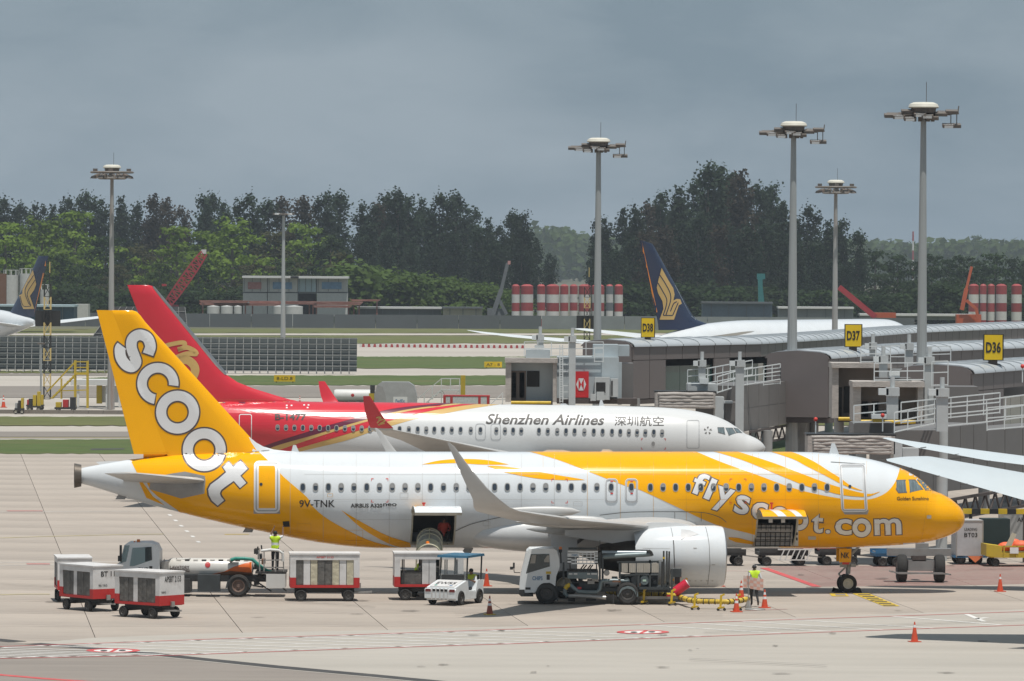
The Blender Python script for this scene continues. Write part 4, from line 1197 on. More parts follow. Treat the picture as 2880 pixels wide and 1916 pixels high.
for dy, le, te, t in ((656.5, 343, 293, .05), (659, 351, 294, .09), (680, 368.5, 302, .12), (740, 418, 326, .16), (800, 467, 350, .2), (840, 500, 366, .22), (862, 520, 375, .24), (880, 547, 382, .26), (895, 585, 388, .28), (912, 640, 394, .3), (935, 720, 400, .3)):
    a = fb(le, dy); b = fb(te, dy)
    secs.append((a.x, b.x, a.z, t, .03))
finB = vplate(B, secs, 'tail_fin', m_ared)
mb = MB()
pts = [(353, 660), (368.5, 680), (418, 740), (467, 800), (500, 840), (520, 862)]
mb.tube([fb(x - .5, y) for x, y in pts], [.06, .09, .11, .12, .13, .1], 8)
mb.build('fin_leading_edge', m_metal, B)
# wing tips and wings
wrB = loc_of(B, 1245, 1052, -1.9); wtB = loc_of(B, 905, 985, -16.7)
BS = []
for y, c, t, cant in ((1.2, 7.2, .12, 5), (1.9, 6.6, .12, 5), (6.0, 4.3, .11, 5), (11.5, 2.5, .10, 6), (16.0, 1.5, .10, 8), (16.7, 1.3, .10, 14)):
    k = (y - 1.9) / (16.7 - 1.9)
    BS.append((wrB.x + (wtB.x - wrB.x) * k, y, wrB.z - .2 + (wtB.z + .1 - wrB.z) * k, c, t, cant))
BT = []
for dx, dy, y, c, cant in ((905, 985, 16.75, 1.25, 35), (889, 970, 17.15, 1.0, 60), (874, 948, 17.35, .8, 72), (860, 925, 17.5, .55, 78), (852, 912, 17.58, .38, 80)):
    p = loc_of(B, dx, dy, -y); BT.append((p.x, y, p.z, c, .09, cant))
for sd in (-1, 1):
    wing(B, BS + BT[:1], sd, 'wing', m_acgrey)
    wing(B, [(x, y + .004, z, c, t, ca_) for x, y, z, c, t, ca_ in BT], sd, 'winglet', m_ared)
    wing(B, [(sb(31.5), .4, zBt - .75, 4.2, .1, 7), (sb(35.6), 7.0, zBt + .05, 1.5, .08, 7)], sd, 'tailplane', m_acgrey)
    e = nacelle(B, sb(10.6), sb(14.4), sd * 4.85, 1.75, 1.0, mcol=m_acwhite2)
    MB().lathe([(.55, 0), (.5, -.6), (.36, -1.3), (.02, -1.6)], (sb(14.2), sd * 4.85, 1.75), 'x', 20).build('exhaust_nozzle', m_dkmetal, e)
    MB().loft([[(sb(s), sd * 4.85 - t, a), (sb(s), sd * 4.85 + t, a), (sb(s), sd * 4.85 + t, b), (sb(s), sd * 4.85 - t, b)] for s, a, b, t in ((11.6, 2.55, 2.75, .08), (13, 2.5, 3.0, .18), (15, 2.2, 2.9, .18), (17, 2.5, 2.8, .05))]).build('engine_pylon', m_fairing, B)
    gx = sb(19.6); gy = sd * 2.86
    g = MB().cyl((gx, gy, .55), (gx, gy, 2.6), .13, .16).cyl((gx, gy - .4, .56), (gx, gy + .4, .56), .08).bar((gx, gy, 1.6), (gx + .9, gy - sd * .3, 2.3), .1).build('main_landing_gear', m_strut, B)
    for k in (-1, 1): put_wheel(g, (gx, gy + k * .43, .56), .56, .36)
g = MB().cyl((0, 0, .35), (.05, 0, 1.9), .09, .1).cyl((0, -.28, .35), (0, .28, .35), .05).bar((.05, 0, 1.1), (.6, 0, 1.8), .07).build('nose_landing_gear', m_strut, B)
for k in (-1, 1): put_wheel(g, (0, k * .2, .35), .35, .2)
BK = Skin([hullB, finB])
C5 = spline([(690, 1046), (694, 1039), (794, 1015), (859, 992.6), (899, 981), (968, 962), (1015, 954), (1077.5, 942), (1171.5, 928)], 4)
C4 = spline([(660, 1046), (665, 1039), (762, 1010), (852.5, 983), (893, 970), (968, 951), (1046, 937), (1118, 928)], 4)
C3 = spline([(632, 1046), (642, 1036), (762, 996), (859, 966.7), (893, 958), (952, 945), (1030.6, 935), (1087, 928)], 4)
C2 = spline([(600, 1046), (629, 1028), (713, 1004), (794, 979.6), (859, 961.7), (886.5, 954), (936.6, 943.4), (1015, 933), (1062, 928)], 4)
C1 = spline([(570, 1046), (610, 1025), (697, 997.5), (762, 978), (842.6, 957), (905, 942), (999, 931.5), (1046, 927.5)], 4)
for cv, m, off, nm in ((C5, m_agold, .008, 'gold_band'), (C4, m_ared, .016, 'red_stripe'), (C3, m_agold, .024, 'gold_stripe'), (C2, m_apurp, .032, 'maroon_stripe'), (C1, m_ared, .040, 'red_tail_field')):
    lay(BK, fill2d([cv + [(440, 918), (440, 1100), (560, 1100)]]), off, nm, m, B, 7)
write(BK, B, 'Shenzhen Airlines', 1118, 1392, 966, 24, m_black, .012, 'airline_lettering', bold=.022, shear=.28, rot=.008)
write(BK, B, '深圳航空', 1414, 1528, 970, 22, m_black, .012, 'airline_lettering', bold=.008, rot=.008)
write(BK, B, 'B-1477', 633, 705, 961, 15, m_black, .055, 'registration_lettering', bold=.03)
wins = [780.8 + 23.64 * k for k in range(12)] + [800 + z / 2.613 for z in (846, 914, 979, 1042, 1101, 1164, 1229, 1294, 1369, 1440, 1557, 1620, 1680, 1740)] + [1400 + z / 2.613 for z in (302, 367, 437, 501, 564, 636, 705, 770, 839, 900, 963, 1023, 1084, 1146, 1207)]
for x in wins:
    y = np.interp(x, [780, 1124, 1515, 1862], [1203, 1207.4, 1212, 1216.8])
    cabin_window(BK, B, x / K, y / K, 3.6, 5.4, 1.38, .052, .056)
for pts, w in ((rrect(1581, 968, 1609, 1032, 4), 1.6), (rrect(1095, 976, 1117, 1013, 6), 1.3), (rrect(1130, 976, 1152, 1013, 6), 1.3)):
    lay(BK, stroke(pts, w, True), .014, 'door_seam', m_doorgrey, B, 12)
lay(BK, stroke(rrect(551, 955, 579, 1012, 4), 1.8, True), .05, 'door_seam', m_letter, B, 12)
zq = zh(1400, 900, 3.185)
for pts in ([(1968, 965), (2025, 965), (2035, 1027), (1975, 1010)], [(2040, 968), (2100, 970), (2130, 1015), (2070, 1037)], [(2112, 967), (2147, 977), (2188, 1015), (2138, 1012)]):
    w_ = lay(BK, fill2d([Z(zq, pts)]), .014, 'flight_deck_window', m_cpane, B, 6)
    lay(BK, stroke(Z(zq, pts), 1.6, True), .018, 'window_frame', m_line, B, 0).parent = w_
for k in range(5):
    a = R(72 * k - 90)
    cx, cy = 1629, 991.5
    f = lambda r, b: (cx + r * math.cos(a + b), cy + r * math.sin(a + b))
    lay(BK, fill2d([[f(3, .0), f(9.5, .30), f(9, -.25)]]), .014, 'alliance_mark', m_line, B, 0)
lay(BK, (ellipse2(1503.5, 1021.5, 4, 5, 2), [tuple(range(20))]), .014, 'outflow_valve', m_plate, B, 0)
for x0, y0, x1, y1 in ((1476, 1010, 1532, 1034),):
    for cx, cy, ax_, ay_ in ((x0, y0, 1, 1), (x1, y0, -1, 1), (x0, y1, 1, -1), (x1, y1, -1, -1)):
        lay(BK, join_flats([stroke([(cx, cy), (cx + 4 * ax_, cy)], 1.2), stroke([(cx, cy), (cx, cy + 4 * ay_)], 1.2)]), .016, 'red_corner_mark', m_redmark, B, 0)
for x, y in ((660, 935), (671, 935), (700, 934), (710, 934), (660, 940), (708, 940)):
    lay(BK, fill2d([[(x - 2, y - 1.5), (x + 2, y - 1.5), (x + 2, y + 1.5), (x - 2, y + 1.5)]]), .05, 'white_roof_mark', m_letter, B, 0)
# golden emblem on the fin
g1 = [spline(Z(z1, p), 5) for p in ([(700, 500), (750, 480), (830, 465), (860, 470), (850, 500), (810, 515)], [(810, 515), (870, 500), (920, 520), (940, 545), (870, 545), (790, 575), (730, 600)], [(740, 560), (760, 600), (800, 640)], [(820, 590), (880, 590), (925, 630), (930, 680), (890, 740), (840, 720)])]
for p_, w in zip(g1, (11, 12, 10, 22)):
    lay(BK, stroke(p_, w * .9), .02, 'gold_emblem', m_agold, B, 8)
WK = Skin([o for o in B.children if o.name.startswith('winglet')][:1])
ge = [spline(p, 4) for p in ([(866, 962), (872, 960), (877, 962), (871, 965)], [(868, 974), (873, 968), (881, 966), (886, 969), (878, 973), (871, 979)], [(870, 978), (877, 976), (885, 974)])]
for p_ in ge: lay(WK, stroke(p_, 3), .012, 'gold_emblem', m_agold, B, 0)
for dx, dy, h, w in ((1385, 933, .3, .35), (1300, 933, .1, .8)):
    p = loc_of(B, dx, dy)
    MB().prism([(p.x - w / 2, p.z - .1), (p.x + w / 2, p.z - .1), (p.x + w * .05, p.z + h), (p.x - w * .25, p.z + h)], -.03, .03).build('roof_aerial', m_acwhite, B)

# ================================================================== wide-body airliners farther off
m_navy = mat('aircraft_navy_paint', (0.012, 0.022, 0.062), rough=0.25, var=0.06)
m_orange = mat('aircraft_orange_paint', (0.72, 0.24, 0.02), rough=0.3)
def widebody(name, label, root_loc, yaw, L=58.0, r=2.85, zc=4.6, wing_span=29.0, mbody=None, mtail=None, finh=9.0, stab_z=1.0, tipz=2.9, mwing=None, wx=0.0, sdz=1.1, sch=1.0, wch=1.0, bend=.62):
    mwing = mwing or m_acltgrey
    W = thing(name, label, 'airliner', root_loc, yaw)       # root under the tail end, local +x towards the nose
    s = np.array([0, .02, .05, .1, .2, .35, .5, .8, .9, .95, .98, .995, 1.0]) * L
    top = np.array([1.2, 1.5, 1.75, 2.1, 2.6, 2.85, 2.85, 2.85, 2.8, 2.4, 1.6, .7, -.2]) / 2.85 * r + zc
    bot = np.array([.5, .3, -.1, -.7, -1.7, -2.7, -2.85, -2.85, -2.8, -2.5, -2.0, -1.3, -.4]) / 2.85 * r + zc
    wd = np.array([.25, .5, .8, 1.2, 1.9, 2.6, 2.85, 2.85, 2.7, 2.3, 1.6, .8, .1]) / 2.85 * r
    X = np.linspace(0, L, 90)
    fuselage(W, X, pchip(s, top, X), pchip(s, bot, X), pchip(s, wd, X), mbody or m_acwhite, nth=48)
    for sd in (-1, 1):
        wing(W, [(wx + L * .62, 1.5, zc - 1.4, 11.5, .12, 6), (wx + L * .60, 2.6, zc - 1.3, 10.5, .12, 6), (wx + L * .50, 9.5, zc - .3, 6.4, .11, 6), (wx + L * .36, wing_span * .86, zc + tipz * bend, 2.7 * wch, .10, 9), (wx + L * .315, wing_span * .95, zc + tipz * (.7 + .22 * bend), 1.6 * wch, .09, 12), (wx + L * .285, wing_span, zc + tipz, .4 * wch, .08, 14)], sd, 'wing', mwing)
        wing(W, [(8.6 * sch, .5, zc + stab_z + 1.1 - sdz, 6.2 * sch, .1, 7), (7.6 * sch, 1.6, zc + stab_z + 1.1 - sdz * .9, 5.6 * sch, .1, 7), (2.4 * sch, 9.4, zc + stab_z + 1.05, 2.0 * sch, .09, 7), (2.0 * sch, 9.8, zc + stab_z + 1.1, 1.3 * sch, .07, 7)], sd, 'tailplane', mwing)
        e = nacelle(W, L * .66, L * .66 - 5.6, sd * 9.6, zc - 2.4, 1.6)
        MB().lathe([(.8, 0), (.7, -1), (.4, -2), (.02, -2.4)], (L * .66 - 5.4, sd * 9.6, zc - 2.4), 'x', 20).build('exhaust_nozzle', m_dkmetal, e)
        MB().loft([[(L * .66 - a, sd * 9.6 - t, zc - 2.4 + b), (L * .66 - a, sd * 9.6 + t, zc - 2.4 + b), (L * .66 - a, sd * 9.6 + t, zc - 2.4 + c), (L * .66 - a, sd * 9.6 - t, zc - 2.4 + c)] for a, b, c, t in ((1.2, 1.4, 1.6, .1), (4, 1.2, 2.2, .25), (8, 1.2, 2.0, .1))]).build('engine_pylon', m_fairing, W)
        g = MB().cyl((L * .48, sd * 5.0, .6), (L * .49, sd * 4.6, zc - 1.5), .22)
        g = g.build('main_landing_gear', m_strut, W)
        for ax_ in (-.8, .8):
            for k in (-.5, .5): put_wheel(g, (L * .48 + ax_, sd * 5.0 + k, .65), .65, .45)
    g = MB().cyl((L * .9, 0, .5), (L * .9, 0, zc - 2), .15).build('nose_landing_gear', m_strut, W)
    for k in (-.3, .3): put_wheel(g, (L * .9, k, .5), .5, .3)
    return W

def fin_px(W, zr, te, le, levels, m, name='tail_fin', t0=.12, t1=.32):
    """fin from its outline in the photo; te/le: poly-lines in crop pixels"""
    secs = []
    for i, y in enumerate(levels):
        xl = np.interp(y, [p[1] for p in le], [p[0] for p in le]); xt = np.interp(y, [p[1] for p in te], [p[0] for p in te])
        a = loc_of(W, *zr(xl, y)); b = loc_of(W, *zr(xt, y))
        t = t0 + (t1 - t0) * i / (len(levels) - 1)
        if a.x < b.x: a, b = b, a
        secs.append((a.x, b.x, (a.z + b.z) / 2, t, .03))
    return vplate(W, secs, name, m)
# airliner beyond the pier: navy fin
zs = zh(1740, 660, 5.225)
p = atk(1845 / K, 930 / K, 266)
W1 = widebody('airliner', 'large airliner with navy fin and gold bird emblem, half hidden behind the covered pier', (p.x, p.y, 0), R(56), L=48, r=2.95, zc=5.35, wing_span=31, tipz=1.6)
f1 = fin_px(W1, zs, [(310, 85), (580, 1290), (590, 1400)], [(335, 85), (500, 140), (1080, 1190), (1160, 1262), (1290, 1310), (1300, 1420)], [86, 100, 140, 300, 520, 760, 1000, 1190, 1262, 1310, 1400], m_navy)
fk1 = Skin([f1])
def flay(sk, W, zr, polys, off, nm, m, step=8):
    return lay(sk, fill2d([Z(zr, q) for q in polys]), off, nm, m, W, step, 0)
flay(fk1, W1, zs, [[(302, 85), (336, 88), (600, 1290), (570, 1292)]], .02, 'orange_fin_edge', m_orange)
flay(fk1, W1, zs, [[(500, 140), (540, 160), (1110, 1170), (1230, 1290), (1180, 1296), (1060, 1200)]], .02, 'bare_leading_edge', m_metal)
swan = [(628, 490), (720, 660), (800, 790), (818, 880), (800, 970), (850, 945), (900, 950), (925, 1015), (880, 1040), (810, 1250), (597, 1250), (655, 1090), (640, 980), (575, 860), (556, 780), (585, 650)]
flay(fk1, W1, zs, [swan], .03, 'gold_bird_emblem', m_agold)
for q in ([(596, 590), (680, 720), (750, 860), (755, 980), (690, 1180)], [(572, 710), (640, 830), (700, 950), (690, 1060), (650, 1185)], [(650, 1187), (790, 1190)], [(755, 1130), (800, 1020), (850, 985)], [(870, 1000), (790, 1185)]):
    lay(fk1, stroke(spline(Z(zs, q), 4), 2.2), .045, 'emblem_line', m_navy, W1, 0, 0)
# airliner at the far left edge
zl = zh(0, 700, 6.03)
p = atk(97 / K, 885 / K, 415)
W2 = widebody('airliner', 'distant airliner at the edge with navy tail behind the mesh blast fence', (p.x, p.y, 0), R(122), L=60, r=2.9, zc=3.4, wing_span=30, stab_z=.3)
f2 = fin_px(W2, zl, [(820, 120), (590, 1100), (580, 1160)], [(640, 150), (560, 330), (170, 1090), (140, 1160)], [122, 135, 150, 330, 600, 900, 1090, 1150], m_navy)
fk2 = Skin([f2])
flay(fk2, W2, zl, [[(795, 120), (828, 122), (602, 1102), (578, 1102)]], .03, 'orange_fin_edge', m_orange)
flay(fk2, W2, zl, [[(560, 360), (600, 520), (618, 600), (580, 700), (510, 800), (585, 1020), (400, 1022), (370, 960), (328, 790), (380, 760), (385, 690), (460, 540)]], .03, 'gold_bird_emblem', m_agold)
for q in ([(575, 450), (430, 690), (480, 900), (525, 960)], [(600, 530), (470, 740), (490, 860), (530, 970)], [(345, 800), (400, 970), (530, 972)]):
    lay(fk2, stroke(spline(Z(zl, q), 4), 1.5), .05, 'emblem_line', m_navy, W2, 0, 0)
# wing and tailplane reaching in from the right
m_bwhite = mat('wing_white_paint', (0.52, 0.575, 0.60), rough=0.4, var=0.04, scale=.8, dirt=.12, dirtcol=(.55, .58, .58), dscale=.5)
YAW_W = R(48)
st = at(2504 / K, 1291 / K, 203.0)
off_ = Vector((1.3 * math.cos(YAW_W) - 9.8 * math.sin(YAW_W), 1.3 * math.sin(YAW_W) + 9.8 * math.cos(YAW_W)))
W3 = widebody('airliner', 'white airliner at the right edge, only its pale wing and tailplane tips reaching in', (st.x - off_.x, st.y - off_.y, 0), YAW_W, L=61, wx=9.0, sdz=2.3, sch=1.5, r=2.9, zc=4.3, wch=1.15, bend=.60, wing_span=29.5, stab_z=st.z - 4.3 - 1.1, tipz=2.2, mwing=m_bwhite)
vplate(W3, [(6.5, .8, 7.2, .3, .05), (4.6, -.2, 11.5, .22, .04), (2.6, -1.3, 16.2, .12, .03)], 'tail_fin', m_acyel)
for y in np.arange(2.2, 9.6, 1.05):
    k = (y - 1.6) / 7.8; x = 3.0 + (.6 - 3.0) * k; z = st.z - 2.07 + 2.02 * k
    MB().cyl((x + .08, y, z), (x - .32, y, z - .02), .016, n=5).build('static_wick', m_line, W3)
for y in np.arange(20, 29, 1.3):
    k = (y - 25.37) / (29.5 - 25.37); x = 9 + (61 * .36 - 3.1) + (61 * .285 - .46 - 61 * .36 + 3.1) * k if y > 25.37 else 9 + 18.8 + (25.37 - y) * .28
    z = 4.3 + 2.2 * (.60 + .40 * k) if y > 25.37 else 4.3 + 1.32 - (25.37 - y) * .105
    MB().cyl((x + .1, y, z), (x - .3, y, z - .02), .016, n=5).build('static_wick', m_line, W3)
# ================================================================== PIER: covered walkways and boarding bridges
m_panel = mat('taupe_wall_panel', (0.150, 0.130, 0.126), rough=0.55, var=0.07, scale=0.6, objvar=0.05, dirt=0.2, dirtcol=(0.12, 0.108, 0.1), dscale=0.5)
m_roof = mat('ribbed_roof_sheet', (0.45, 0.48, 0.50), rough=0.42, metal=0.15, var=0.08, scale=0.8, objvar=0.05, dirt=0.25, dirtcol=(0.35, 0.36, 0.36))
m_gglass = mat('green_tinted_glass', (0.012, 0.045, 0.04), rough=0.07, var=0.3, scale=.6, spec=.7)
m_colm = mat('column_grey', (0.30, 0.30, 0.295), rough=0.6, var=.1)
m_pbb = mat('bridge_blue_grey', (0.40, 0.45, 0.47), rough=0.5, var=.07, scale=.8, dirt=.25, dirtcol=(.26, .28, .28), dscale=.7)
m_pbd = mat('bridge_dark_grey', (0.155, 0.146, 0.14), rough=0.5, var=.08, scale=.7, objvar=.04, dirt=.2, dirtcol=(.13, .12, .11), dscale=.6)
m_pbl = mat('bridge_light_grey', (0.46, 0.48, 0.48), rough=0.5, var=.07, dirt=.25, dirtcol=(.3, .3, .29))
m_rail = mat('white_rail_paint', (0.62, 0.65, 0.65), rough=0.45, var=.06)
m_canvas = mat('grey_canopy_canvas', (0.42, 0.385, 0.355), rough=0.85, var=.14, scale=2.5, dirt=.55, dirtcol=(.2, .18, .16), dscale=1.2, bump=.4, bscale=9, stretch=(1, 1, 3))
m_cabin = mat('cab_interior_taupe', (0.20, 0.17, 0.15), rough=.7, var=.08)
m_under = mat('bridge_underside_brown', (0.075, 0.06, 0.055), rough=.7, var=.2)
m_signy = mat('gate_sign_yellow', (0.70, 0.47, 0.005), rough=.5, var=.05, dirt=.1)
m_signk = mat('gate_sign_black', (0.02, 0.019, 0.018), rough=.5)
m_bump = mat('bumper_yellow', (.62, .42, .02), .5, dirt=.4, dirtcol=(.2, .15, .03), dscale=3)
m_redboard = mat('red_banner', (.58, .02, .025), .45)
UNIT = MB().bx(-.5, .5, -.5, .5, -.5, .5).mesh('wall_panel', m_panel, 0)
def unit_box(name, parent, c, s, rz=0.0, me=None, m=None):
    o = bpy.data.objects.new(name, me or UNIT)
    COL.objects.link(o); o.parent = parent
    o.location = c; o.scale = s; o.rotation_euler = (0, 0, rz)
    if m is not None:
        o.material_slots[0].link = 'OBJECT'; o.material_slots[0].material = m
    return o
_rp = [(0, 0.0), (.10, .16), (.35, .30), (.8, .40), (2.1, .48), (3.4, .40), (3.9, .28), (4.2, 0.0)]
_ring = lambda x: [(x, y, z) for y, z in _rp] + [(x, y, z - .06) for y, z in reversed(_rp)]
ROOFM = MB().loft([_ring(-.5), _ring(.46)]).add([(.46, y, z + dz) for dz in (.0, .07) for y, z in _rp] + [(.5, y, z + dz) for dz in (.0, .07) for y, z in _rp],
    [(i, i + 1, i + 9, i + 8) for i in range(7)] + [(16 + i, 24 + i, 25 + i, 17 + i) for i in range(7)] + [(8 + i, 9 + i, 25 + i, 24 + i) for i in range(7)]).mesh('roof_sheet', m_roof, 40)
def link_bridge(label, eave, zE, glass_from, glass_to, pw=2.4, zmid=1.0, zbot=3.75):
    """covered walkway; eave: photo points (2880 wide) of the front eave at height zE"""
    P = [gnd(x / K, y / K, zE) for x, y in eave]
    T = thing('covered_walkway', label, 'walkway', (P[0].x, P[0].y, 0), 0, 'covered walkways of the pier')
    O = P[0]
    seg = []
    for a, b in zip(P, P[1:]):
        L = (b - a).length; n = max(1, round(L / pw))
        for i in range(n):
            seg.append((a + (b - a) * (i / n), a + (b - a) * ((i + 1) / n)))
    for i, (a, b) in enumerate(seg):
        d = b - a; L = d.length; rz = math.atan2(d.y, d.x); mid = (a + b) / 2 - O
        nb = Vector((-math.sin(rz), math.cos(rz), 0))
        c = mid + nb * .06
        unit_box('wall_panel', T, (c.x, c.y, zE - zmid / 2 - .02), (L - .09, .12, zmid - .07), rz)
        gl = glass_from <= i < glass_to and (i - glass_from) % 4 != 3
        if gl:
            c2 = mid + nb * .22
            unit_box('glass_pane', T, (c2.x, c2.y, zE - (zmid + zbot) / 2 - .2), (L - .05, .05, zbot - zmid - .55), rz, m=m_gglass)
            unit_box('wall_panel', T, (c.x, c.y, zE - zbot + .12), (L - .09, .12, .45), rz)
        else:
            unit_box('wall_panel', T, (c.x, c.y, zE - (zmid + zbot) / 2), (L - .09, .12, zbot - zmid - .05), rz)
        o = bpy.data.objects.new('roof_sheet', ROOFM); COL.objects.link(o); o.parent = T
        q = mid - nb * .12
        o.location = (q.x, q.y, zE); o.scale = (L, 1, 1); o.rotation_euler = (0, 0, rz)
        if i % 6 == 2:
            for dd in (.8, 3.2):
                q = mid + nb * dd
                MB().cyl((q.x, q.y, 0), (q.x, q.y, zE - zbot - .3), .32, n=14).build('column', m_colm, T)
    # floor, back wall and end wall
    mb = MB(); mbk = MB()
    for a, b in zip(P, P[1:]):
        d = (b - a); rz = math.atan2(d.y, d.x); nb = Vector((-math.sin(rz), math.cos(rz), 0))
        q = [a - O, b - O, b - O + nb * 4.0, a - O + nb * 4.0]
        zz = zE - zbot
        mb.add([(v.x, v.y, zz - .35) for v in q] + [(v.x, v.y, zz - .03) for v in q], [(0, 3, 2, 1), (4, 5, 6, 7), (0, 1, 5, 4), (1, 2, 6, 5), (2, 3, 7, 6), (3, 0, 4, 7)])
        w = [a - O + nb * 3.9, b - O + nb * 3.9, b - O + nb * 4.02, a - O + nb * 4.02]
        mbk.add([(v.x, v.y, zz) for v in w] + [(v.x, v.y, zE - .02) for v in w], [(0, 3, 2, 1), (4, 5, 6, 7), (0, 1, 5, 4), (1, 2, 6, 5), (2, 3, 7, 6), (3, 0, 4, 7)])
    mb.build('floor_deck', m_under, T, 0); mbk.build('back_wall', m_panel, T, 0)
    d = (P[1] - P[0]); rz = math.atan2(d.y, d.x)
    ew = MB(Matrix.Rotation(rz, 4, 'Z')).bx(-.14, -.02, .1, 4.0, zE - zbot, zE - .03).prism([(y, zE + z - .05) for y, z in _rp], -.12, -.03, 0, 'yz')
    ew.build('end_wall', m_panel, T, 0)
    return T, P
ZE = 8.04
link_bridge('long covered walkway with green glass leading back from gate sign D38', [(1781, 974), (2140, 966), (2297, 956.5), (2422, 947), (2580, 934.5), (2880, 922), (3150, 915)], ZE, 2, 9)
link_bridge('middle covered walkway under gate sign D37', [(2334, 1007), (2611, 988), (2880, 977), (3080, 970)], ZE, 90, 99)
link_bridge('nearest covered walkway with curved roof under gate sign D36', [(2736, 1049), (2880, 1038), (3060, 1026)], ZE, 3, 9)
# gate signs
def gate_sign(txt, x0, y0, x1, y1, Y, dpx):
    a = at(x0, y1, Y); b = at(x1, y0, Y)
    T = thing('gate_sign', 'black framed yellow gate sign reading %s on the walkway roof' % txt, 'sign', ((a.x + b.x) / 2, Y, a.z - .5), 0, 'gate signs on the pier roofs')
    w = (b.x - a.x) / 2; h = b.z - a.z; s = w * .22
    MB().bx(-w, w + s * .3, 0, .55, .5, .5 + h).build('housing', m_signk, T)
    f = MB().bx(-w * .93, w * .93, -.03, 0, .5 + h * .03, .5 + h * .97).build('yellow_face', m_signy, T)
    MB().bx(-w * .45, w * .45, .1, .45, -.25, .5).build('post', m_under, T)
    sk = Skin([f]); n = text2d(txt, (x0 + x1) / 2, (y0 + y1) / 2, (y1 - y0) * .42, (x1 - x0) * .76, bold=.03)
    lay(sk, n, .02, 'sign_lettering', m_black, T, 0).parent = T
gate_sign('D38', 1475.5, 731.5, 1507, 777, gnd(1820 / K, 973 / K, ZE).y + 1.6, 0)
gate_sign('D37', 1944.5, 746.5, 1984, 799, gnd(2400 / K, 1002.5 / K, ZE).y + 1.6, 0)
gate_sign('D36', 2264, 769.5, 2309, 830, gnd(2795 / K, 1044.5 / K, ZE).y + 1.6, 0)
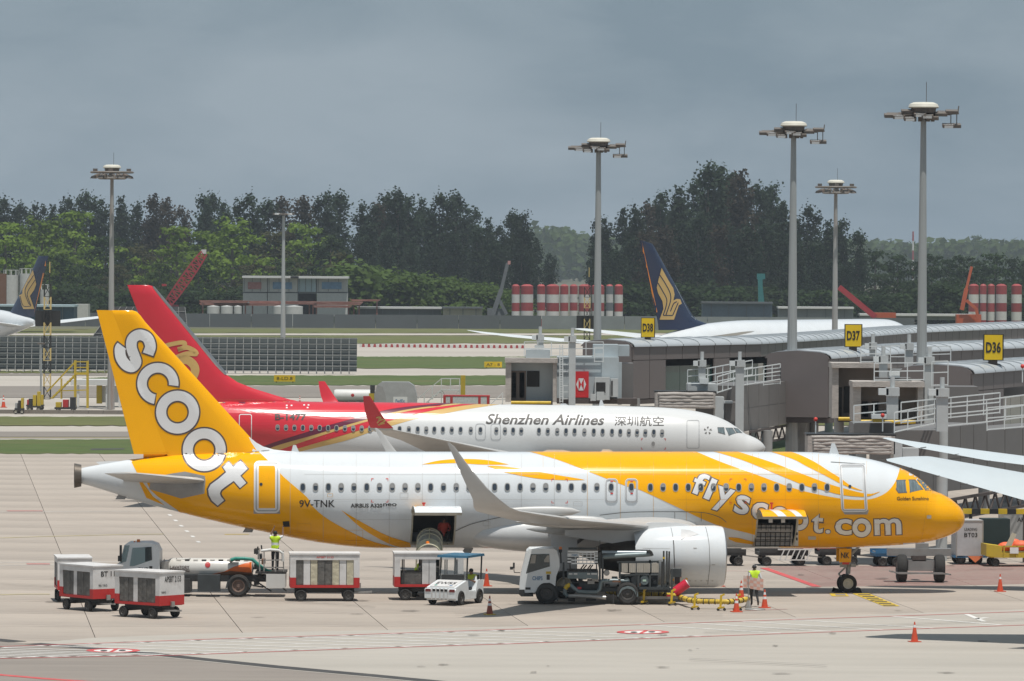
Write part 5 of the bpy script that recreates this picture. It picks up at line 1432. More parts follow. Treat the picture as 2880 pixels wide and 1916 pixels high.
# ------------------------------------------------------------------ boarding bridges, built from boxes read off the photo
class PB:
    """boxes of one boarding bridge: front face read off a crop of the photo, real depth behind it"""
    def __init__(self, label, zr, Y, base):
        p = at(*zr(*base), Y)
        self.zr = zr; self.Y = Y; self.o = Vector((p.x, Y, 0))
        self.T = thing('boarding_bridge', label, 'boarding bridge', self.o, 0, 'boarding bridges')
    def P(self, x, y, Y): return at(*self.zr(x, y), Y) - self.o
    def box(self, name, m, x0, y0, x1, y1, dy=0.0, depth=1.0, parent=None, mb=None):
        a = self.P(x0, y1, self.Y + dy); b = self.P(x1, y0, self.Y + dy)
        q = mb or MB()
        q.bx(a.x, b.x, dy, dy + depth, a.z, b.z)
        if mb is None: return q.build(name, m, parent or self.T, 0)
    def post(self, x, y0, y1, w=.42, dy=0.0, head=True, ground=True):
        b = self.P(x, y0, self.Y + dy); t = self.P(x, y1, self.Y + dy)
        z0 = -self.o.z if ground else b.z
        w *= .85
        o = MB().bx(b.x - w / 2, b.x + w / 2, dy, dy + w, z0, t.z - .55).build('camera_post', m_pbl, self.T, 0)
        if head:
            w *= .78
            MB().bx(b.x - w * .75, b.x + w * .75, dy - .1, dy + w + .1, t.z - .9, t.z - .5).build('post_head', m_pbl, o, 0)
            MB().bx(b.x - w * 1.6, b.x - w * .5, dy - .1, dy + w, t.z - .85, t.z - .55).build('camera_housing', m_rail, o, 0)
            MB().cyl((b.x, dy + .2, t.z - .5), (b.x, dy + .2, t.z), .11, n=12).build('lamp', m_pbl, o)
    def rail(self, pts, h=1.05, dy=0.0, dy1=None, n=None, base=True):
        """railing along the top edge read off the photo (crop points of the deck edge)"""
        mb = MB()
        m = len(pts)
        ys = [self.Y + dy + ((dy1 if dy1 is not None else dy) - dy) * i / max(m - 1, 1) for i in range(m)]
        Q = [self.P(p[0], p[1], y) for p, y in zip(pts, ys)]
        for hh in (h, h * .55) + ((.06,) if base else ()):
            for a, b in zip(Q, Q[1:]): mb.bar(a + Vector((0, 0, hh)), b + Vector((0, 0, hh)), .055)
        for a, b in zip(Q, Q[1:]):
            k = max(1, round((b - a).length / 1.0))
            for i in range(k + 1):
                c = a + (b - a) * (i / k); mb.bar(c, c + Vector((0, 0, h)), .05)
        mb.build('railing', m_rail, self.T)
    def bellows(self, x0, y0, x1, y1, dy, depth, folds=6):
        a = self.P(x0, y1, self.Y + dy); b = self.P(x1, y0, self.Y + dy)
        H = (b.z - a.z)
        for i in range(folds):
            z0 = a.z + H * i / folds; z1 = a.z + H * (i + 1) / folds; zm = (z0 + z1) / 2; r = H / folds * .62
            pts = []
            nx = 14
            for k in range(nx + 1):
                x = a.x + (b.x - a.x) * k / nx
                pts.append((x + (.05 * (folds - i) if k == 0 else 0), dy + .12 + .05 * random.random() + (.25 if k in (0, nx) else 0), zm + .012 * math.sin(k * .9 + i) + .012 * random.random()))
            MB().tube(pts, r, 8).build('canopy_fold', m_canvas, self.T)
        MB().bx(a.x - .05, b.x + .05, dy + .2, dy + depth, a.z, b.z).build('canopy_back', m_canvas, self.T, 0)
        MB().bx(a.x - .1, b.x + .1, dy + .3, dy + depth, b.z, b.z + .09).build('canopy_roof', m_signk, self.T, 0)
    def tunnel(self, x0, yt0, yb0, Y0, x1, yt1, yb1, Y1, m, n=4, depth=2.6, name='tunnel'):
        """walkway tube from the near-left end to the far-right end"""
        Y0 *= KD; Y1 *= KD
        a0 = self.P(x0, yb0, Y0); a1 = self.P(x0, yt0, Y0); b0 = self.P(x1, yb1, Y1); b1 = self.P(x1, yt1, Y1)
        d = (b0 - a0); d.z = 0; nb = Vector((-d.y, d.x, 0)).normalized() * depth
        if nb.y < 0: nb = -nb
        mb = MB(); mb.add([a0, b0, b1, a1, a0 + nb, b0 + nb, b1 + nb, a1 + nb], [(0, 1, 2, 3), (1, 5, 6, 2), (5, 4, 7, 6), (4, 0, 3, 7), (3, 2, 6, 7), (4, 5, 1, 0)])
        t = mb.build(name, m, self.T, 0)
        fr = -nb.normalized() * .03
        for i in range(n):
            for j in range(2):
                u0, u1 = i / n + .004, (i + 1) / n - .004; v0, v1 = j / 2 + .006, (j + 1) / 2 - .006
                def q(u, v): return a0 * (1 - u) * (1 - v) + b0 * u * (1 - v) + a1 * (1 - u) * v + b1 * u * v
                pm = MB()
                c = [q(u0, v0), q(u1, v0), q(u1, v1), q(u0, v1)]
                pm.add([p + fr for p in c] + c, [(0, 1, 2, 3), (0, 4, 5, 1), (1, 5, 6, 2), (2, 6, 7, 3), (3, 7, 4, 0)])
                pm.build('side_panel', m, t, 0)
        return t
    def truss(self, p0, p1, Y0, Y1, h=.75, n=9):
        a = self.P(*p0, Y0 * KD); b = self.P(*p1, Y1 * KD); mb = MB()
        U = Vector((0, 0, -h))
        mb.bar(a, b, .14); mb.bar(a + U, b + U, .12)
        for i in range(n):
            c = a + (b - a) * (i / n); d = a + (b - a) * ((i + .5) / n); e = a + (b - a) * ((i + 1) / n)
            mb.bar(c, d + U, .08); mb.bar(d + U, e, .08)
        mb.build('support_truss', m_under, self.T)
    def legs(self, xs, y, dy=0.5):
        for x in xs:
            p = self.P(x, y, self.Y + dy)
            MB().cyl((p.x, dy, 0), (p.x, dy, p.z), .28, n=14).build('support_column', m_colm, self.T)
    def cab(self, x0, y0, x1, y1, dy=0.0, depth=2.4, mw=None, mi=None, doors=()):
        """open-fronted cab: roof, two side walls, floor, recessed back wall"""
        a = self.P(x0, y1, self.Y + dy); b = self.P(x1, y0, self.Y + dy); mw = mw or m_pbb
        w = (b.x - a.x); t = w * .11
        MB().bx(a.x - .05, b.x + .05, dy - .25, dy + depth, b.z - .28, b.z).build('cab_roof', m_canvas, self.T, 0)
        MB().bx(a.x, a.x + t, dy, dy + depth, a.z, b.z - .28).build('cab_side', m_canvas, self.T, 0)
        MB().bx(b.x - t * .7, b.x, dy, dy + depth, a.z, b.z - .28).build('cab_side', m_canvas, self.T, 0)
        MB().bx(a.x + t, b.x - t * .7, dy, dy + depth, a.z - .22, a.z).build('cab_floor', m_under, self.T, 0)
        bk = MB().bx(a.x + t, b.x - t * .7, dy + depth * .45, dy + depth * .55, a.z, b.z - .28).build('cab_back_wall', mi or m_cabin, self.T, 0)
        W = b.x - t * .7 - a.x - t; H = b.z - .28 - a.z
        for u0, v0, u1, v1, m in doors:
            MB().bx(a.x + t + W * u0, a.x + t + W * u1, dy + depth * .45 - .06, dy + depth * .45, a.z + H * v0, a.z + H * v1).build('cab_window' if m is m_dark else 'cab_door', m, bk, 0)
        MB().cyl((a.x + t, dy - .12, a.z - .03), (b.x - t, dy - .12, a.z - .03), .10, n=10).build('bumper', m_bump, self.T)
m_cabdoor = mat('cab_door_brown', (.16, .12, .10), .5)
# --- bridge at gate D38, retracted, pale blue-grey
q1 = zh(1400, 900, 3.185); q2 = zh(2140, 900, 3.185)
b1 = PB('pale blue-grey boarding bridge with red banner and open empty cab', q1, 178.0 * KD, (600, 760))
b1.cab(68, 345, 530, 735, 0, 2.6, mi=m_pbb, doors=((.0, .0, .36, .78, m_cabdoor), (.02, .1, .12, .74, m_dark), (.2, .1, .32, .74, m_dark), (.38, .38, .68, .78, m_dark)))
b1.box('tunnel_block', m_pbb, 530, 335, 1085, 705, 1.2, 3.0)
b1.box('roof_unit', m_pbb, 250, 268, 470, 345, .8, 1.6)
b1.box('roof_block', m_pbb, 855, 222, 1080, 335, 2.0, 2.6)
b1.box('roof_block', m_pbb, 1080, 228, 1180, 325, 2.6, 2.6)
b1.box('link_section', m_pbd, 1110, 390, 1215, 705, 2.6, 3.0)
b1.box('link_pillar', m_pbb, 1075, 380, 1112, 760, 1.6, .6)
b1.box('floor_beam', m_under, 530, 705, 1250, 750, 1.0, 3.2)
rb = b1.box('red_banner', m_redboard, 690, 462, 815, 695, 1.08, .1)
b1.box('air_conditioner', m_pbl, 868, 515, 1003, 715, .2, .9)
b1.box('air_conditioner', m_pbl, 1010, 528, 1078, 690, .3, .8)
b1.box('fan_grille', m_dark, 880, 560, 965, 655, .17, .02)
b1.box('fan_grille', m_dark, 1016, 545, 1030, 680, .27, .02)
b1.box('control_box', m_pbl, 885, 645, 955, 720, -.1, .3)
b1.box('control_box', m_pbl, 830, 665, 880, 725, -.1, .3)
b1.rail([(237, 330), (480, 330), (945, 330)], .95, .9)
b1.rail([(865, 380), (945, 380)], .95, .2)
b1.rail([(560, 470), (650, 470)], .9, -.2); b1.rail([(585, 715), (675, 715)], .9, -.2)
mb = MB()
for x in (556, 582):
    mb.bar(b1.P(x, 740, b1.Y - .4), b1.P(x, 225, b1.Y - .4), .06)
for y in range(245, 740, 22):
    mb.bar(b1.P(556, y, b1.Y - .4), b1.P(582, y, b1.Y - .4), .04)
mb.build('ladder', m_rail, b1.T)
b1.post(380, 240, 60, .5, 1.2, ground=False); b1.post(665, 755, 72, .5, -.4)
b1.box('dome_lamp', m_rail, 330, 228, 415, 250, 1.1, .5)
b1.legs((1235,), 705, 2.0)
b1.legs((300, 620), 745, 1.4)
bs = Skin([rb])
def hexa(c, pts): return [(c[0] + x, c[1] + y) for x, y in pts]
cx, cy = q1(747, 578)
lay(bs, fill2d([hexa((cx, cy), [(-6, -14), (6, -14), (11.5, 0), (6, 14), (-6, 14), (-11.5, 0)])]), .02, 'banner_hexagon', m_letter, b1.T, 0)
for s in (-1, 1):
    lay(bs, fill2d([hexa((cx, cy), [(0, 0), (5.6 * s, -14.2), (6.2 * s, 14.2)])]), .03, 'banner_triangle', m_redboard, b1.T, 0) if False else None
lay(bs, fill2d([hexa((cx, cy), [(0, 0), (-6, -14), (-6, 14)])]), .03, 'banner_triangle', m_redboard, b1.T, 0)
lay(bs, fill2d([hexa((cx, cy), [(0, 0), (6, -14), (6, 14)])]), .03, 'banner_triangle', m_redboard, b1.T, 0)
# --- bridge at the red-tailed airliner
b2 = PB('dark grey boarding bridge whose canopy meets the red-tailed airliner', q1, 166.5 * KD, (1900, 800))
b2.bellows(1420, 655, 1942, 790, 0, 2.4, 5)
b2.box('cab_side', m_pbl, 1945, 692, 2028, 900, .3, 2.2)
b2.box('cab_side', m_pbd, 2030, 740, 2150, 960, .8, 2.4)
b2.box('cab_roof', m_pbl, 1700, 575, 1960, 640, 1.6, 2.4)
b2.box('cab_ledge', m_pbl, 2025, 728, 2105, 748, .2, 1.2)
b2.tunnel(2150, 590, 1010, 168, 2600, 548, 930, 176, m_pbd, 5)
b2.tunnel(2600, 560, 920, 176.5, 2835, 545, 880, 184, m_under, 3)
b2.box('red_edge', m_redmark, 2752, 570, 2760, 870, 25, .1)
b2.truss((2260, 1005), (2760, 915), 168.5, 182, .8, 9)
b2.rail([(1700, 575), (1880, 560)], .85, 1.8)
b2.rail([(1880, 575), (2280, 500)], .95, 4, 9); b2.rail([(1965, 660), (2160, 600), (2530, 540)], 1.0, .6, 8)
b2.rail([(2380, 590), (2530, 575)], 1.0, 8)
b2.post(1830, 545, 285, .5, 1.4, ground=False); b2.post(2165, 1010, 285, .58, -.6)
b2.box('dome_lamp', m_rail, 1808, 523, 1888, 572, 1.2, .5)
b2.legs((2420,), 990, 4); b2.legs((2760, 2835), 900, 26)
b2.box('rotunda', m_pbd, 2515, 330, 2740, 560, 22, 4.0)
b2.box('rotunda_post', m_pbl, 2875, 495, 2905, 900, 20, .5)
b2.box('rotunda_wall', m_pbd, 2740, 420, 2880, 900, 32, 2.5)
# --- second cab with open front above
b3 = PB('taupe boarding bridge cab with open front beneath gate sign D37', q2, 160.0 * KD, (900, 880))
b3.cab(636, 388, 1165, 880, 0, 3.0, mi=m_cabin, doors=((.0, .0, .1, .6, m_dark), (.14, .1, .27, .62, m_dark)))
b3.box('roof_unit', m_pbd, 900, 345, 1160, 390, 1.0, 2.0)
b3.rail([(895, 385), (1160, 385)], .95, .8); b3.rail([(1160, 450), (1290, 450)], 1.4, .6); b3.rail([(1360, 400), (1700, 390)], 1.0, 2)
b3.post(1005, 330, 125, .45, 1.6, ground=False); b3.post(1325, 880, 130, .5, 1.0)
b3.box('rear_body', m_pbd, 1165, 450, 1830, 800, 3.0, 3.0)
b3.legs((700, 1100), 880, 1.5)
b4 = PB('nearer taupe boarding bridge cab with twin dark door windows', q2, 146.0 * KD, (1100, 900))
b4.cab(826, 555, 1455, 905, 0, 3.0, mi=m_cabin, doors=((.02, .0, .36, .62, m_cabdoor), (.04, .1, .16, .56, m_dark), (.22, .1, .34, .56, m_dark), (.56, .1, .72, .6, m_dark)))
b4.box('roof_unit', m_pbd, 1030, 520, 1350, 560, 1.0, 2.0)
b4.rail([(1015, 550), (1460, 545)], .95, .6); b4.rail([(1530, 595), (1675, 590)], 1.3, .6)
b4.post(1098, 520, 235, .5, 1.6, ground=False); b4.post(1505, 900, 245, .55, 1.0)
b4.box('rear_body', m_pbd, 1455, 600, 1950, 930, 2.6, 3.0)
b4.box('dome_lamp', m_rail, 1150, 465, 1245, 520, .8, .6)
b4.legs((900, 1400), 905, 1.5)
# --- bridge at the yellow airliner
b5 = PB('grey boarding bridge whose ribbed canopy reaches over the yellow airliner', q2, 129.0 * KD, (1230, 1210))
b5.bellows(430, 1045, 1195, 1200, 0, 2.6, 6)
b5.box('cab_side', m_pbl, 1190, 1092, 1268, 1260, .2, 2.2)
b5.box('cab_ledge', m_pbl, 1270, 1150, 1415, 1240, .5, 1.2)
b5.box('cab_body', m_pbd, 830, 925, 1190, 1045, 2.8, 3.0)
b5.box('cab_body', m_pbd, 1190, 990, 1600, 1330, 3.0, 3.0)
b5.tunnel(1415, 985, 1560, 132.5, 2020, 925, 1500, 136, m_pbd, 5)
b5.tunnel(2020, 990, 1490, 136.5, 2800, 930, 1430, 142, m_pbd, 5)
b5.rail([(832, 930), (1190, 900)], .85, 2.4)
b5.rail([(1195, 1015), (1555, 940)], .95, 1.2, 3.0); b5.rail([(1255, 930), (2140, 840)], 1.0, 4, 8)
b5.rail([(1670, 960), (2020, 925), (2360, 880)], 1.1, 3.2, 6); b5.rail([(2025, 995), (2800, 930)], 1.1, 7, 10)
b5.post(1180, 890, 510, .62, 2.2, ground=False)
b5.box('dome_lamp', m_rail, 995, 845, 1128, 885, 2.0, .7); b5.box('dome_base', m_bump, 1005, 885, 1110, 915, 2.1, .6)
p = b5.P(1628, 690, 256.6)
pc = MB().cyl((p.x, 5.1, 0), (p.x, 5.1, p.z), .27, n=20).build('support_column', m_pbl, b5.T)
b5.post(1625, 1000, 515, .62, 1.2, ground=False)
b5.truss((1650, 1620), (2700, 1440), 132, 138, .9, 12)
for x, y in ((1090, 1000), (490, 1035), (2343, 560)):
    a = b5.P(x, y, b5.Y + 1); MB().cyl((a.x, 1, a.z), (a.x, 1, a.z + .7), .03, n=6).build('beacon_stem', m_rail, b5.T); MB().ell((a.x, 1, a.z + .75), (.1, .1, .1), 10, 6).build('beacon', m_redmark, b5.T)
# drive carriage with two big wheels
zk = zh(2380, 1280, 4.356)
def kp(x, y, Y): return at(*zk(x, y), Y) - b5.o
YC = 122.5 * KD
def kbox(name, m, x0, y0, x1, y1, Y, d):
    a = kp(x0, y1, Y); b = kp(x1, y0, Y)
    return MB().bx(a.x, b.x, Y - b5.Y, Y - b5.Y + d, a.z, b.z).build(name, m, b5.T, 0)
kbox('lift_beam', m_plate, 510, 1150, 1290, 1235, YC + .5, .7)
kbox('lift_beam_cap', m_plate, 860, 1085, 1010, 1160, YC + .6, .6)
kbox('swivel', m_under, 810, 1235, 980, 1300, YC + .4, .8)
kbox('axle_block', m_plate, 760, 1290, 1080, 1420, YC + .4, .5)
a = kp(660, 1420, YC); 
for x in (678, 1140):
    c = kp(x, 1430, YC + .6)
    put_wheel(b5.T, (c.x, c.y, .62), .62, .46, axis='x', rim=m_strut)
a = kp(525, 1420, YC - .3); b_ = kp(1285, 1465, YC - .3)
MB().bar(a, kp(640, 1447, YC - .3), .07).bar(kp(640, 1447, YC - .3), kp(1180, 1450, YC - .3), .09).bar(kp(1180, 1450, YC - .3), b_, .07).build('bumper_bar', m_plate, b5.T)
kbox('drive_leg', m_plate, 880, 850, 960, 1100, YC + 1.6, .6)
# striped clearance beam and a low platform at the right
a = atk(*zk(1430, 690), 131); b_ = atk(*zk(2300, 690), 131)
SB = thing('striped_barrier_beam', 'black and yellow striped beam under the boarding bridge at right', 'barrier', (a.x, 131 * KD, 0))
n = 8; L = (b_.x - a.x) / n
for i in range(n):
    MB().bx(i * L, (i + 1) * L - .004, 0, .25, a.z - .12, a.z + .12).build('stripe', m_bump if i % 2 == 0 else m_signk, SB, 0)
for x in (.3, n * L - .5): MB().bx(x, x + .15, .05, .2, 0, a.z - .12).build('leg', m_under, SB, 0)
# ================================================================== MASTS
m_pole = mat('mast_galvanised', (0.33, 0.35, 0.35), rough=.6, metal=.2, var=.12, scale=1.2, dirt=.35, dirtcol=(.24, .15, .09), dscale=.5, stretch=(3, 3, .12))
m_polerust = mat('mast_rusty', (0.33, 0.33, 0.32), rough=.65, metal=.1, var=.15, scale=1.2, dirt=.95, dirtcol=(.20, .085, .04), dscale=.9, stretch=(2, 2, .12))
m_dome = mat('mast_dome_cream', (.60, .58, .50), .5, var=.05)
m_lamp = mat('floodlight_housing', (.13, .115, .10), .6, var=.25, dirt=.3, dirtcol=(.22, .1, .06))
m_lglass = mat('floodlight_glass', (.68, .70, .70), .25, var=.03)
def mast(label, dx, dtop, Y, kind, r0=.36, r1=.13):
    t = atk(dx, dtop, Y); T = thing('floodlight_mast', label, 'floodlight mast', (t.x, Y * KD, 0), 0, 'floodlight masts')
    H = t.z
    MB().lathe([(r0, 0), (r0 * .98, .1), (r1, H - .6)], (0, 0, 0), 'z', 12).build('pole', m_polerust if kind == 'A' else m_pole, T, 25)
    if kind == 'S':
        MB().lathe([(.1, -.5), (1.3, -.45), (1.3, -.3), (.1, -.2)], (0, 0, H), 'z', 16).build('lamp_ring', m_lamp, T)
        for k in range(8):
            a = k * math.pi / 4
            MB(Matrix.Rotation(a, 4, 'Z')).bx(1.1, 1.7, -.25, .25, H - .45, H - .2).build('floodlight', m_lglass if k % 2 else m_lamp, T, 0)
        return T
    MB().lathe([(0, 0), (.55, -.02), (.78, -.12), (.85, -.28), (.80, -.34), (0, -.34)], (0, 0, H), 'z', 24).build('dome', m_dome, T)
    MB().cyl((.15, 0, H), (.15, 0, H + 1.1), .018, n=5).build('lightning_rod', m_line, T)
    MB().lathe([(.7, -.34), (.65, -.62), (.3, -.72)], (0, 0, H), 'z', 16).build('winch_drum', m_lamp, T)
    if kind == 'A':
        for rr, z, th in ((1.95, H - .72, .09), (1.2, H - 1.3, .07)):
            MB().lathe([(rr, -th), (rr + .1, 0), (rr, th), (rr - .14, th), (rr - .14, -th), (rr, -th)], (0, 0, z), 'z', 24).build('lamp_ring', m_lamp, T)
        for k in range(12):
            a = k * math.pi / 6
            MB(Matrix.Rotation(a, 4, 'Z')).add([(1.25, -.24, H - 1.12), (2.0, -.3, H - 1.3), (2.0, .3, H - 1.3), (1.25, .24, H - 1.12), (1.35, -.2, H - .85), (1.9, -.25, H - 1.1), (1.9, .25, H - 1.1), (1.35, .2, H - .85)],
                [(0, 1, 2, 3), (4, 7, 6, 5), (0, 4, 5, 1), (1, 5, 6, 2), (2, 6, 7, 3), (3, 7, 4, 0)]).build('floodlight', m_lamp, T, 0)
            if k % 3 == 0: MB(Matrix.Rotation(a, 4, 'Z')).bx(1.35, 1.75, -.2, .2, H - .62, H - .38).build('control_box', m_lamp, T, 0)
        for k in range(6):
            a = k * math.pi / 3
            MB(Matrix.Rotation(a, 4, 'Z')).bar((.15, 0, H - .72), (1.9, 0, H - .72), .07).bar((.15, 0, H - 1.3), (1.2, 0, H - 1.3), .06).bar((1.1, 0, H - .72), (1.1, 0, H - 1.3), .05).build('spoke', m_lamp, T)
    else:
        MB().bar((-2.0, 0, H - .80), (1.95, 0, H - .62), .10).bar((0, -1.1, H - .75), (0, 1.1, H - .75), .10).bar((-1.2, -.6, H - .72), (1.4, .5, H - .68), .06).build('cross_arm', m_lamp, T)
        for x, y, z, g in ((-1.65, .5, -.72, 0), (-.55, .55, -.62, 0), (-.9, -.1, -.55, 0), (.45, -.5, -.9, 0), (.95, -.2, -.68, 0), (1.15, .5, -.6, 1), (-1.85, -.2, -.78, 0), (-1.4, -.45, -.84, 1), (-1.0, .35, -.7, 0), (-.8, -.55, -.95, 1), (-.25, -.6, -.72, 1), (.15, -.62, -.80, 1), (.6, .4, -.65, 0), (1.55, -.1, -.55, 0), (1.35, -.35, -1.32, 1), (1.75, .3, -1.3, 0)):
            f = MB(Matrix.Translation((x, y, H + z)) @ Matrix.Rotation(R(12), 4, 'X')).bx(-.33, .33, -.28, .28, -.07, .1).build('floodlight', m_lamp, T, 0)
            if g: MB(Matrix.Translation((x, y, H + z)) @ Matrix.Rotation(R(12), 4, 'X')).bx(-.24, .24, -.30, -.265, -.07, .06).bx(-.25, .25, -.24, .24, .085, .1).build('lamp_glass', m_lglass, f, 0)
        MB().bar((1.5, -.1, H - .6), (1.5, -.1, H - 1.3), .05).bar((1.85, .2, H - .6), (1.85, .2, H - 1.3), .05).bar((1.9, .1, H - .6), (1.95, .1, H - .2), .06).build('lamp_hanger', m_lamp, T)
        for x in (-.5, -.2, .25, .5): MB().bx(x - .09, x + .09, -.3, .2, H - 1.08, H - .82).build('junction_box', m_lamp, T, 0)
    return T
mast('tall rusty mast with round lamp ring rising above the yellow tail', 258, 379, 258, 'A', .36, .15)
mast('thin grey mast standing before the white site offices', 653, 488, 440, 'S', .42, .2)
mast('grey mast with floodlight arms, leftmost of the three above the pier', 1378, 317, 200, 'B', .36, .17)
mast('tallest middle mast with floodlight arms rising behind gate sign D37', 1827, 279, 176, 'B', .42, .16)
mast('rust-streaked mast with round lamp ring between the two tall grey masts', 1924, 414, 270, 'A', .36, .16)
mast('grey mast with floodlight arms nearest the right edge', 2126, 235, 154, 'B', .38, .15)
# striped lattice masts carrying black boards
m_lyel = mat('lattice_cream_yellow', (.55, .42, .17), .55)
def lattice_mast(label, dx, dtop, Y, bw, bz0, bz1):
    t = atk(dx, dtop, Y); T = thing('lattice_mast', label, 'lattice mast', (t.x, Y * KD, 0), 0, 'striped lattice masts')
    H = t.z - 2.2; n = 9; h = H / n
    for i in range(n):
        mb = MB(); w = .32
        for sx_ in (-w, w):
            for sy in (-w, w): mb.bar((sx_, sy, i * h), (sx_, sy, (i + 1) * h), .09)
        mb.bar((-w, -w, i * h + .05), (w, -w, (i + 1) * h - .05), .06).bar((-w, w, (i + 1) * h - .05), (w, w, i * h + .05), .06).bar((-w, -w, i * h + .03), (w, -w, i * h + .03), .06).bar((-w, -w, i * h + .03), (-w, w, i * h + .03), .06)
        mb.build('lattice_section', m_lyel if i % 2 else m_signk, T)
    MB().cyl((.2, 0, H), (.2, 0, H + 1.1), .05, n=6).build('rod', m_signk, T); MB().cyl((.2, 0, H + 1.1), (.2, 0, H + 2.2), .05, n=6).build('rod', m_lyel, T)
    MB().bx(-bw / 2, bw / 2, .36, .46, bz0, bz1).build('black_board', m_signk, T, 0)
lattice_mast('striped lattice mast with black board left of the yellow tail', 110, 603, 276, 2.5, 7.2, 8.75)
lattice_mast('striped lattice mast with black board behind the pale boarding bridge', 1352, 616, 320, 2.4, 6.0, 7.7)

# ================================================================== MID-DISTANCE: beyond the red-tailed airliner
m_yequip = mat('equipment_yellow', (.50, .36, .03), .55, var=.15, dirt=.4, dirtcol=(.2, .14, .04), dscale=2)
m_wequip = mat('equipment_white', (.62, .62, .60), .5, var=.06, dirt=.3, dirtcol=(.35, .32, .29), dscale=1)
m_requip = mat('equipment_red', (.42, .03, .03), .5, var=.12, dirt=.3, dirtcol=(.2, .03, .03))
m_alu = mat('aluminium_container', (.42, .42, .41), .38, metal=.5, var=.1, dirt=.3, dirtcol=(.3, .28, .25))
m_kequip = mat('chassis_black', (.035, .034, .033), .6, var=.3)
m_blueequip = mat('equipment_blue', (.03, .13, .26), .5, var=.15, dirt=.3)
def simple(name, label, cat, dx, dy, Y=None, group=None):
    p = gnd(dx, dy) if Y is None else atk(dx, dy, Y)
    return thing(name, label, cat, (p.x, p.y, 0), 0, group)
# taxiway direction signs
for dx, dy, w, txt, lb in ((655, 881, 2.4, '8-LD.8', 'yellow taxiway sign on the grass above the red fuselage'), (1135, 848, 2.3, 'A7 - 8', 'yellow taxiway sign on grass left of the pale boarding bridge')):
    T = simple('taxiway_sign', lb, 'sign', dx, dy, group='taxiway signs')
    MB().bx(-w / 2, w / 2, 0, .2, .12, .85).build('panel', m_signy, T, 0); MB().bx(-w / 2 + .2, -w / 2 + .35, .05, .15, 0, .12).bx(w / 2 - .35, w / 2 - .2, .05, .15, 0, .12).build('foot', m_kequip, T, 0)
    flat_text(T, txt, (0, -.01, .48), w * .75, .36, m_black)
# blast fence: posts, rails and panels
m_fpanel = mat('fence_panel_slate', (.052, .062, .062), .55, metal=.2, var=.15, objvar=.12)
m_fpost = mat('fence_galvanised', (.36, .36, .35), .5, metal=.3, var=.1)
def blast_fence(label, x0, x1, yb, zt, lean, n, rows, mtop=None, depth=1.6):
    a = gnd(x0, yb); b = gnd(x1, yb)
    T = thing('blast_fence', label, 'blast fence', ((a.x + b.x) / 2, a.y, 0))
    L = b.x - a.x; W = L / n
    pm = None
    pts = [(-lean * 0.0, .0)]
    prof = [(0, .35), (.35, zt * .45), (.75, zt * .8), (1.0, zt)]
    for i in range(n):
        x = -L / 2 + W * (i + .5)
        if pm is None:
            mb = MB()
            for j in range(len(prof) - 1):
                (y0, z0), (y1, z1) = prof[j], prof[j + 1]
                mb.add([(-W * .47, y0, z0), (W * .47, y0, z0), (W * .47, y1, z1), (-W * .47, y1, z1)], [(0, 1, 2, 3)])
            pm = mb.mesh('fence_panel', m_fpanel, 0)
            pst = MB().bar((0, -.25, 0), (0, .72, zt), .07).bar((0, 1.9, 0), (0, .75, zt * .75), .08).mesh('fence_post', m_fpost, 0)
        o = bpy.data.objects.new('fence_panel', pm); COL.objects.link(o); o.parent = T; o.location = (x, 0, 0)
        o = bpy.data.objects.new('fence_post', pst); COL.objects.link(o); o.parent = T; o.location = (x - W / 2, 0, 0)
    for j in range(rows):
        z = .3 + (zt - .4) * j / (rows - 1); y = -.25 + .97 * z / zt
        MB().bar((-L / 2, y - .06, z), (L / 2, y - .06, z), .07).build('fence_rail', m_fpost, T)
    return T
blast_fence('long slate blast fence with pale grid of posts and rails behind the tails', -40, 829, 856, 4.4, 1, 46, 7)
# taller fence block behind
a = atk(170, 790, 372); b = atk(262, 706, 372); c = atk(425, 706, 372); d = atk(440, 780, 372)
T = thing('blast_fence', 'taller dark mesh screen rising behind the long blast fence', 'blast fence', (0, 372 * KD, 0))
MB().add([(a.x, 0, 0), (d.x, 0, 0), (c.x, .8, c.z), (b.x, .8, b.z)], [(0, 1, 2, 3)]).build('mesh_panel', mat('dark_mesh_screen', (.055, .058, .06), .7, var=.3, scale=.8), T, 0)
for i in range(12):
    k = i / 11
    MB().bar((a.x + (d.x - a.x) * k, -.1, 0), (b.x + (c.x - b.x) * k, .7, b.z), .07).build('fence_post', m_fpost, T)
for j in range(5):
    k = (j + .6) / 5
    MB().bar((a.x + (b.x - a.x) * k, -.05 + .8 * k, b.z * k), (d.x + (c.x - d.x) * k, -.05 + .8 * k, b.z * k), .06).build('fence_rail', m_fpost, T)
# barrier of red and white blocks along the far taxiway
blk = None
for i in range(58):
    p = gnd((1014 + i * 8.0) / K, 799.0 + i * .055)
    if blk is None: blk = [MB().prism([(-.23, 0), (.23, 0), (.2, .25), (.16, .5), (-.16, .5), (-.2, .25)], -.15, .15).mesh('barrier_block', m, 0) for m in (m_wequip, mat('barrier_red', (.36, .05, .05), .6, var=.2))]
    T = bpy.data.objects.new('barrier_block', blk[i % 2]); COL.objects.link(T); T.location = p
    tag(T, 'small %s barrier block in the striped row beyond the grass' % ('white', 'red')[i % 2], 'barrier', 'striped barrier blocks on the far taxiway')
